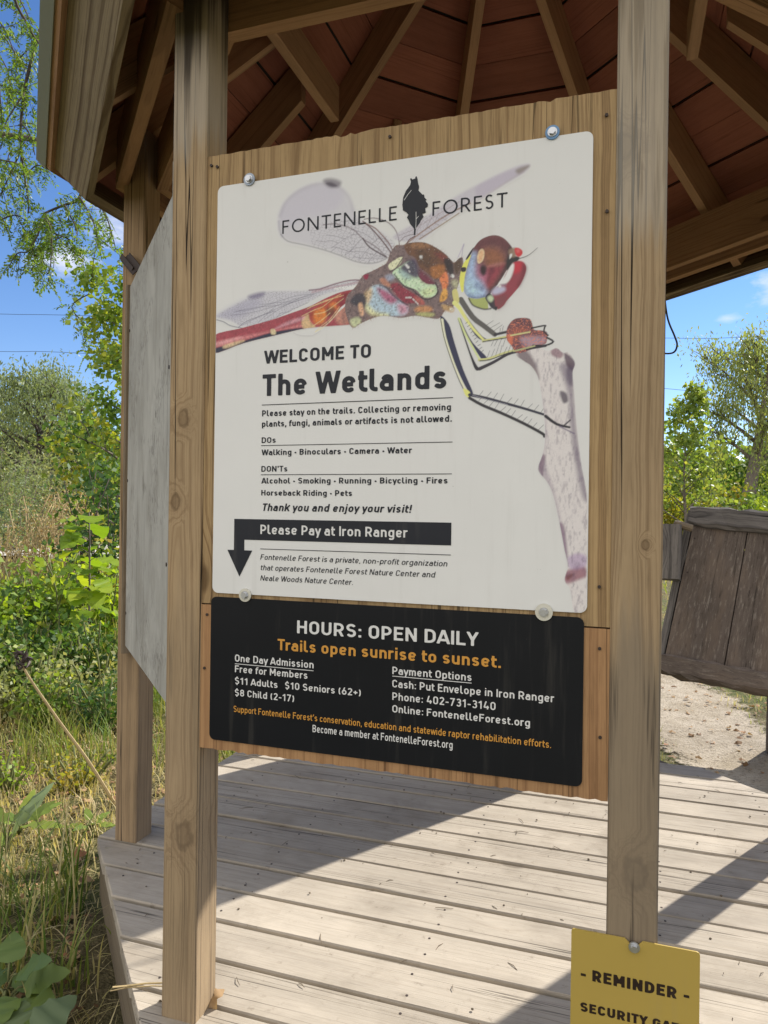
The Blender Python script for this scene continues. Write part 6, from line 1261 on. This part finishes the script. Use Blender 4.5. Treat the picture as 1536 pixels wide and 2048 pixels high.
# ---- grass, litter, low plants near the gazebo
def scatter(n, x0, x1, y0, y1):
    x = rng.uniform(x0, x1, n); y = rng.uniform(y0, y1, n); d = np.max(np.stack([(x-CX)*nrm(k).x+(y-CY)*nrm(k).y for k in range(8)]), 0)
    ok = (d > 1.29) & (path_d(x, y) > pw(x, y)*.93); return x[ok], y[ok], d[ok]
def blades(x, y, h, w, r):
    n = len(x); z = gh(x, y)-.01; az = rng.uniform(0, 6.28, n); ln = np.where(h < .035, rng.uniform(.05, .16, n), rng.uniform(.1, .75, n)*h); ex = np.cos(az)*ln; ey = np.sin(az)*ln; sx_ = -np.sin(az)*w; sy_ = np.cos(az)*w
    P = lambda fx, fz, s: np.stack([x+ex*fx+sx_*s, y+ey*fx+sy_*s, z+h*fz], -1)
    V = np.stack([P(0, 0, -.5), P(0, 0, .5), P(.32, .58, .42), P(.32, .58, -.42), P(1, .93, .08), P(1, .93, -.08)], 1).reshape(-1, 3)
    b = np.arange(n)[:, None]*6; F = np.concatenate([b+[0, 1, 2, 3], b+[3, 2, 4, 5]]); return V, F, np.repeat(np.clip(r, 0, 1), 6)
GV = []; GF = []; GR = []; go = 0
def add_grass(x, y, h, w, r):
    global go
    V, F, R = blades(x, y, h, w, r); GV.append(V); GF.append(F+go); GR.append(R); go += len(V)
x, y, d = scatter(52000, -5.5, .2, 1.0, 7.5); near = vnoise(x*1.1+30, y*1.1+30, 61); keepg = rng.rand(len(x)) < np.clip(.25+near*.9, 0, 1)*np.where(d < 1.62, .25, 1); x, y, d, near = x[keepg], y[keepg], d[keepg], near[keepg]
dryness = np.clip(.86-.5*np.clip((y-3.6)/2.2, 0, 1)+(vnoise(x*2.3+7, y*2.3+7, 62)-.5)*.7, 0, 1)
add_grass(x, y, rng.uniform(.03, .12, len(x))*(1+1.1*np.clip((y-3.8)/2, 0, 1)), rng.uniform(.003, .007, len(x)), dryness*.85+rng.rand(len(x))*.25)
x, y, d = scatter(5200, -3.2, -.5, 3.9, 5.6); k_ = rng.rand(len(x)) < vnoise(x*2.2+3, y*2.2+3, 66)*1.5-.2; x, y = x[k_], y[k_]; add_grass(x, y, rng.uniform(.08, .30, len(x)), rng.uniform(.003, .008, len(x)), .10+.5*vnoise(x*3, y*3+9, 67)+rng.rand(len(x))*.3)
x, y, d = scatter(26000, -4.2, -.3, 1.0, 5.4); add_grass(x, y, rng.uniform(.008, .034, len(x)), rng.uniform(.002, .005, len(x)), .72+rng.rand(len(x))*.28)
x, y, d = scatter(24000, 1.0, 7, 2.0, 13); pdist = path_d(x, y); k_ = rng.rand(len(x)) < np.clip(.12+vnoise(x*1.6+3, y*1.6+3, 63)*1.2-.25, 0, 1); x, y = x[k_], y[k_]
add_grass(x, y, rng.uniform(.025, .08, len(x)), rng.uniform(.003, .006, len(x)), .25+.7*vnoise(x*2+3, y*2+3, 64)+rng.rand(len(x))*.15)
x, y, d = scatter(9000, 1.2, 4.2, 3.3, 7.5); k_ = rng.rand(len(x)) < np.clip((path_d(x, y)-.30)*2.2, 0, 1); x, y = x[k_], y[k_]; add_grass(x, y, rng.uniform(.012, .07, len(x)), rng.uniform(.003, .006, len(x)), .2+.75*vnoise(x*3, y*3+2, 68)+rng.rand(len(x))*.15)
x, y, d = scatter(26000, -40, 40, 12, 60); add_grass(x, y, rng.uniform(.12, .45, len(x)), rng.uniform(.02, .05, len(x)), .45+.5*rng.rand(len(x)))
x, y, d = scatter(7000, -6, -1.2, 5.4, 9); add_grass(x, y, rng.uniform(.2, .6, len(x)), rng.uniform(.005, .012, len(x)), .1+.75*rng.rand(len(x)))
tag(np_mesh('grass', np.concatenate(GV), np.concatenate(GF), L_GRASS, None, np.concatenate(GR)), 'short mixed green and straw grass around the gazebo', 'grass', kind='stuff')
# fallen leaves: small curled blades
def litter(name, label, x, y, L, mat):
    V = []; F = []; R = []
    for a, b, l_ in zip(x, y, L):
        t = rng.uniform(0, 6.28); v, f = broad_leaf((a, b, ghs(a, b)+.012+.02*rng.rand()), (math.cos(t), math.sin(t), rng.uniform(-.1, .35)), np.array([rng.normal()*.4, rng.normal()*.4, 1.]), l_, l_*rng.uniform(.4, .75), rng.uniform(.1, .4), 6); o = len(V); V += v; F += [[q+o for q in g] for g in f]; R += [rng.rand()]*len(v)
    return tag(np_mesh(name, V, F, mat, None, R, True), label, 'leaves', kind='stuff')
x, y, d = scatter(2300, -3.6, -.4, 1.1, 5.0); litter('leaf_litter', 'brown and orange fallen leaves lying in the dry grass', x, y, np.where(rng.rand(len(x)) < .10, rng.uniform(.045, .065, len(x)), rng.uniform(.012, .035, len(x))), L_DRY)
x = np.concatenate([rng.uniform(1.4, 3.4, 700)]); y = rng.uniform(2.8, 9, 700); dd_ = np.max(np.stack([(x-CX)*nrm(k).x+(y-CY)*nrm(k).y for k in range(8)]), 0); x, y = x[dd_ > 1.3], y[dd_ > 1.3]
litter('leaf_litter', 'small brown leaves scattered on the sandy path', x, y, rng.uniform(.012, .05, len(x)), L_DRY)
# ---------------------------------------------------------------- weathered wooden box on a log post, right of the gazebo
fTL, fBL, fTR, fBR = [Vector(p) for p in ((1.826, 4.2, 1.101), (1.601, 4.02, .374), (2.549, 3.8, 1.03), (2.381, 3.65, .278))]
_e = Vector((0, 0, CAM_H)); _k = lambda p: _e+(Vector(p)-_e)*1.05
fTL, fBL, fTR, fBR = [_k(p) for p in (fTL, fBL, fTL.lerp(fTR, .80), fBL.lerp(fBR, .80))]
bn = (fTR-fTL).cross(fBL-fTL).normalized(); bn = -bn if bn.y > 0 else bn          # towards the camera
bU = (fTR-fTL).normalized(); bD = (fBL-fTL).normalized()
BX = thing('wooden_box', 'weathered dark wooden box with log rails, tilted on a post beside the sandy path', 'box', (2.38, 4.3, GZ0))
def quad_plank(name, a, b, c, d, t, mat, r=None):
    """board with corners a b (top) c d (bottom, under b and a) and thickness t backwards"""
    mb = MB(); o = (random.uniform(0, 30), random.uniform(-.04, .04), .05); L = (d-a).length; w = (b-a).length
    A = [a, b, c, d]; B = [p-bn*t for p in A]; G = [(o[0], o[1], o[2]), (o[0], o[1]+w, o[2]), (o[0]+L, o[1]+w, o[2]), (o[0]+L, o[1], o[2])]
    mb.prism(A, B, G, [(g[0], g[1], g[2]+t) for g in G], r); return mb.build(name, mat, BX)
lerp = lambda a, b, t: a+(b-a)*t
cuts = [0, .44, .86, 1.0]
for i in range(3):
    a, b = lerp(fTL, fTR, cuts[i]+.004), lerp(fTL, fTR, cuts[i+1]-.004); d, c = lerp(fBL, fBR, cuts[i]+.004), lerp(fBL, fBR, cuts[i+1]-.004)
    pl = quad_plank('front_board', a, b, c, d, .03, M_OLD)
    for j in range(4):
        for sfr in ((.08,) if i == 0 else (.92,)):
            p = lerp(lerp(a, b, sfr), lerp(d, c, sfr), .1+.27*j); mb = MB(); mb.cyl(p-bn*.001, bn, .006, .002, 8); mb.build('nail', M_NAIL, pl)
def log(name, p0, p1, h, t, mat, seed):
    """rough squared rail with worn, uneven edges"""
    mb = MB(); n = 14; d = (p1-p0).normalized(); up = (-bD-d*(-bD).dot(d)).normalized(); rs = np.random.RandomState(seed); V = []; F = []; G = []; m = 8
    for i in range(n+1):
        t_ = i/n; k = 1-.12*((abs(t_-.5)*2)**6)
        for q, (x, y) in enumerate(((-.5, -.38), (-.38, -.5), (.38, -.5), (.5, -.38), (.5, .38), (.38, .5), (-.38, .5), (-.5, .38))):
            V.append(p0+(p1-p0)*t_+up*(x*h*k+rs.normal()*.004)+bn*(y*t*k+rs.normal()*.004)); G.append((seed+t_*(p1-p0).length, x*h, y*t+.05))
    for i in range(n):
        for q in range(m): F.append([i*m+q, i*m+(q+1) % m, (i+1)*m+(q+1) % m, (i+1)*m+q])
    F += [list(range(m)), [n*m+q for q in range(m)][::-1]]
    mb.add(V, F, G); return mb.build(name, mat, BX)
ext = bU*.22
log('top_rail', fTL-bD*.062-bU*.03-bn*.05, fTR-bD*.062+ext*.2-bn*.05, .14, .17, M_OLDG, 3)
log('bottom_rail', fBL+bD*.057-bU*.01-bn*.03, fBR+bD*.057+ext*.2-bn*.03, .12, .155, M_OLD, 9)
dep = .40
quad_plank('side_board', fTL-bU*.045-bD*.10, fTL-bU*.004-bD*.10, fBL-bU*.004+bD*.02, fBL-bU*.045+bD*.02, .06, M_OLDG)
# side wall running back, back wall, lid
mb = MB(); A = [fTL-bU*.03, fTL-bU*.002, fBL-bU*.002, fBL-bU*.03]; mb.prism([p-bn*.072 for p in A], [p-bn*dep for p in A], [(0, 0, .05), (0, .03, .05), (.7, .03, .05), (.7, 0, .05)], [(0, .4, .05), (0, .43, .05), (.7, .43, .05), (.7, .4, .05)]); mb.build('side_wall', M_OLD, BX)
mb = MB(); A = [fTR, fTR+bU*.03, fBR+bU*.03, fBR]; mb.prism(A, [p-bn*dep for p in A]); mb.build('side_wall', M_OLD, BX)
mb = MB(); A = [fTL-bn*dep, fTR-bn*dep, fBR-bn*dep, fBL-bn*dep]; mb.prism(A, [p-bn*.03 for p in A]); mb.build('back_wall', M_OLD, BX)
mb = MB(); A = [fTL-bD*.012, fTR-bD*.012, fTR-bD*.012-bn*dep, fTL-bD*.012-bn*dep]; mb.prism([p-bn*.17 if i < 2 else p for i, p in enumerate(A)], [(p-bn*.17 if i < 2 else p)-bD*.03 for i, p in enumerate(A)]); mb.build('lid', M_OLD, BX)
mb = MB(); A = [fBL+bD*.002, fBR+bD*.002, fBR+bD*.002-bn*dep, fBL+bD*.002-bn*dep]; mb.prism([p-bn*.032 if i < 2 else p for i, p in enumerate(A)], [(p-bn*.032 if i < 2 else p)+bD*.03 for i, p in enumerate(A)]); mb.build('floor', M_OLD, BX)
mb = MB(); mb.plank(_k((1.700, 4.19, 1.100)), _k((1.668, 4.13, .785)), bU, .118, .095, .012); hg = mb.build('hinge_block', M_OLDG, BX)
mb = MB(); mb.tube([_k(p) for p in ((1.705, 4.17, 1.118), (1.74, 4.16, 1.105), (1.80, 4.15, 1.085))], [.014, .023, .024], 10); mb.build('hinge_pin', M_RIM, BX)
mb = MB(); mb.tube([(2.455, 4.22, GZ0-.1), (2.455, 4.22, .30)], [.15, .145], 14); mb.build('post', M_OLD, BX)
# ---------------------------------------------------------------- power lines, cable, stalk, twig
for pts, lab in (([(-45.364, 60, 17.76), (-32.68, 60, 17.507), (-24.648, 60, 17.446), (-.21, 60, 16.843), (23.553, 60, 16.231), (32.256, 60, 16.517), (47.632, 60, 17.231)], 'upper thin power line crossing the sky behind the gazebo'),
                 ([(-45.318, 60, 14.505), (-32.636, 60, 14.337), (-26.084, 60, 14.298), (-.16, 60, 13.124), (23.608, 60, 11.963), (28.266, 60, 11.264), (32.329, 60, 10.854), (47.734, 60, 9.2)], 'lower thin power line crossing the sky behind the gazebo')):
    mb = MB(); mb.tube([tuple(p) for p in catmull(pts, False, 5)], .018, 5); tag(mb.build('power_line', M_SHING), lab, 'power line', 'power lines')
mb = MB(); mb.tube([tuple(p) for p in catmull([(1.363, 3.5, 2.319), (1.371, 3.5, 2.22), (1.388, 3.5, 2.122), (1.421, 3.5, 2.043), (1.434, 3.5, 1.999), (1.417, 3.5, 1.962), (1.363, 3.5, 1.958), (1.30, 3.52, 1.99)], False, 5)], .0045, 6)
tag(mb.build('cable', M_SHING), 'thin dark cable looping out below the roof edge, right of the right sign post', 'cable')
ST = thing('dead_stalk', 'long leaning dry stalk with a dark seed head, left of the gazebo post', 'stalk', (-1.288, 3.45, -.27))
mb = MB(); mb.tube([tuple(p) for p in catmull([(-1.288, 3.45, -.28), (-1.41, 3.42, -.06), (-1.53, 3.37, .145), (-1.655, 3.31, .38), (-1.675, 3.3, .45)], False, 4)], [.009-.0003*i for i in range(17)], 6); mb.build('stem', M_STRAW, ST)
mb = MB()
for i in range(26):
    p = Vector((-1.672+random.gauss(0, .012), 3.3+random.gauss(0, .012), .40+random.random()*.09)); q = Vector((random.gauss(0, 1), random.gauss(0, 1), random.gauss(.6, .6))).normalized()*random.uniform(.02, .05); mb.tube([p, p+q*.5, p+q], [.008, .006, .001], 5)
tag(mb.build('seed_head', M_NAIL, ST), 'dark brown seed head')
mb = MB(); mb.tube([(-.627, 1.68, .022), (-.60, 1.70, .012), (-.56, 1.71, .012), (-.47, 1.72, .010)], [.0022, .0026, .0022, .0016], 6); mb.tube([(-.637, 1.69, .006), (-.60, 1.70, .008), (-.54, 1.705, .010), (-.50, 1.70, .012)], [.0012, .0015, .0016, .0012], 5)
tag(mb.build('twig', M_STRAW), 'forked dry twig lying over the deck edge by the left sign post', 'twig')
# ---------------------------------------------------------------- plants close to the camera, lower left
L_NEAR = leafmat('near_leaf', [(.10, .16, .055), (.15, .22, .065), (.21, .28, .07)], .45, .35); L_PALE = leafmat('pale_leaf', [(.16, .24, .05), (.26, .33, .06)], .5, .45); L_BLUE = leafmat('grey_leaf', [(.13, .18, .09), (.18, .235, .11)], .5, .3)
broadleaf_plant('burdock_plant', 'broad-leaved weed with large grey-green leaves in the lower left corner', (-1.03, 1.98), .1, [(.06, .2, .75, .12, .10), (.05, -.6, .55, .15, .125), (.08, -1.3, .5, .12, .10), (.05, 2.6, .6, .12, .10), (.03, 1.3, .7, .11, .085), (.10, -.2, .95, .11, .09), (.04, -2.0, .45, .13, .11), (.12, 1.9, 1.0, .09, .075)], L_NEAR, M_STEM)
broadleaf_plant('burdock_plant', 'broad-leaved weed with grey leaves at the very bottom left, in shade', (-.90, 1.78), .1, [(.03, .3, .4, .15, .12), (.04, -.9, .5, .17, .14), (.05, 2.2, .6, .14, .12), (.02, -2.2, .5, .13, .10), (.06, .9, .8, .12, .10)], L_BLUE, M_STEM)
broadleaf_plant('dock_plant', 'pale long-leaved dock plant at the left edge, above the grey-green leaves', (-1.50, 2.85), .2, [(.06, .3, 1.25, .15, .045), (.08, -.4, 1.2, .22, .06), (.05, 1.2, 1.0, .22, .06), (.1, 2.8, 1.1, .22, .06), (.1, -1.4, 1.2, .2, .055)], L_BLUE, M_STEM)
broadleaf_plant('rosette_plant', 'yellow-green weed rosette in the sunlit dry grass left of the gazebo post', (-1.55, 3.05), .1, [(.04, a_*.8, .55+.25*(a_ % 3), .14, .055) for a_ in range(9)], L_PALE, M_STEM)
broadleaf_plant('rosette_plant', 'small bright weed near the deck corner, among fallen leaves', (-1.28, 3.15), .1, [(.02, a_*1.1, .5+.2*(a_ % 3), .08, .035) for a_ in range(6)], L_PALE, M_STEM)
for i, (x0, y0, n_, h_, lab) in enumerate([(-1.13, 2.52, 55, .42, 'tall grass clump with arching blades beside the deck corner'), (-1.33, 2.45, 50, .40, 'tall grass clump at the left edge, behind the broad grey-green leaves'), (-.93, 2.12, 34, .26, 'sparse pale grass clump in the shade beside the deck'), (-1.12, 2.20, 46, .30, 'leaning grass clump between the broad leaves and the deck')]):
    z0 = ghs(x0, y0); V = []; F = []; R = []
    for b_ in range(n_):
        p = np.array([x0+rng.normal()*.05, y0+rng.normal()*.06, z0-.01]); a = rng.uniform(0, 6.28); H_ = h_*rng.uniform(.5, 1.1); ln = H_*rng.uniform(.15, .9); w_ = rng.uniform(.004, .009); m_ = 7; o = len(V); side = np.array([-math.sin(a), math.cos(a), 0])
        for q in range(m_+1):
            t = q/m_; c_ = p+np.array([math.cos(a)*ln*t**1.6, math.sin(a)*ln*t**1.6, H_*(t*1.35-.5*t**2.6*(.4+ln/H_))]); V += [c_-side*w_*(1-t**2)*.5, c_+side*w_*(1-t**2)*.5]
        F += [[o+2*q, o+2*q+1, o+2*q+3, o+2*q+2] for q in range(m_)]; R += [np.clip(.12+rng.rand()*.45+(.45 if rng.rand() < .4 else 0), 0, 1)]*(2*m_+2)
    tag(np_mesh('grass_clump', V, F, L_GRASS, None, R, True), lab, 'grass clump', 'grass clumps beside the deck')
# ---------------------------------------------------------------- far left: gravel strip, road, barrier
N = NT('pale_gravel'); g = N.n('ShaderNodeTexCoord').outputs['Object']; n1 = N.noise(g, 1.2, 6., .7); M_GRAV = N.bsdf(N.mix(N.step(n1, .35, .65), (.62, .60, .57), (.36, .34, .31)), .9, .1, bump=n1, bstr=.8, bdist=.1)
def ground_strip(name, x0, x1, y0, y1, off, mat):
    xs = np.linspace(x0, x1, 60); ys = np.linspace(y0, y1, 12); X, Y = np.meshgrid(xs, ys); Y = Y+(vnoise(X*.5+9, X*0+2, 71)-.5)*(y1-y0)*.3; i_ = np.arange(X.size).reshape(X.shape)
    Fs = np.stack([i_[:-1, :-1], i_[:-1, 1:], i_[1:, 1:], i_[1:, :-1]], -1).reshape(-1, 4)
    return tag(np_mesh(name, np.stack([X, Y, gh(X, Y)+off], -1).reshape(-1, 3), Fs, mat, smooth=True), None, kind='structure')
ground_strip('gravel_strip', -26, -4, 19, 26, .10, M_GRAV); ground_strip('road', -70, -6, 47, 56, .18, M_GRAV)
GB = thing('barrier', 'low green roadside barrier with a red rail above it, far off at the left edge', 'barrier', (-29, 46, GZ0)); zb = ghs(-29, 46)
M_GREEN = plain('green_paint', (.03, .12, .07), .5, .4); M_RED = plain('red_paint', (.30, .06, .05), .5, .4)
mb = MB(); mb.box((-29, 46, .72), 9, .25, .42); mb.build('panel', M_GREEN, GB)
mb = MB(); mb.tube([(-33.5, 46, 1.30), (-24.0, 46, 1.28)], .05, 8); mb.build('rail', M_RED, GB)
for x_ in (-33, -31, -29, -27, -25): mb = MB(); mb.tube([(x_, 46.15, zb-.3), (x_, 46.15, 1.26)], .05, 8); mb.build('upright', M_RED, GB)
# ---------------------------------------------------------------- bits lying on the deck
def on_deck(px, py): d = 1420/(py-1024-.0134*(px-768))*CAM_H; return ((px-768)/1420*d, d)
x, y = on_deck(425, 2010); V, F = broad_leaf((x-.005, y-.01, .006), (.75, .5, .55), np.array([-.4, -.6, .6]), .055, .05, .5, 5); tag(np_mesh('dry_leaf', V, F, L_DRY, None, [.6]*len(V), True), 'curled dry brown leaf on the deck at the foot of the left sign post', 'leaf')
mb = MB(); rs = np.random.RandomState(12)
for i in range(230):
    u_, v_ = rs.uniform(-1.15, 1.15), rs.uniform(-1.2, 1.2)
    if max(abs((UX*u_+VX*v_).dot(nrm(k))) for k in range(4)) > 1.22: continue
    p = CEN+UX*u_+VX*v_; a = rs.uniform(0, 6.28); l_ = rs.uniform(.006, .035) if rs.rand() < .75 else rs.uniform(.04, .08)
    if rs.rand() < .6: l_ *= .7; mb.tube([p+ZX*.002, p+Vector((math.cos(a)*l_*.5, math.sin(a)*l_*.5, .004)), p+Vector((math.cos(a+.12)*l_, math.sin(a+.12)*l_, .002))], [.0007, .0011, .0006], 4)
    else:
        s_ = rs.uniform(.0015, .005); mb.tube([p+ZX*.002, p+ZX*(.002+s_*.5), p+ZX*(.002+s_)], [s_*.6, s_, s_*.3], 6)
tag(mb.build('deck_debris', M_RIM), 'twig bits, seeds and dirt crumbs scattered over the deck boards', 'debris', kind='stuff')
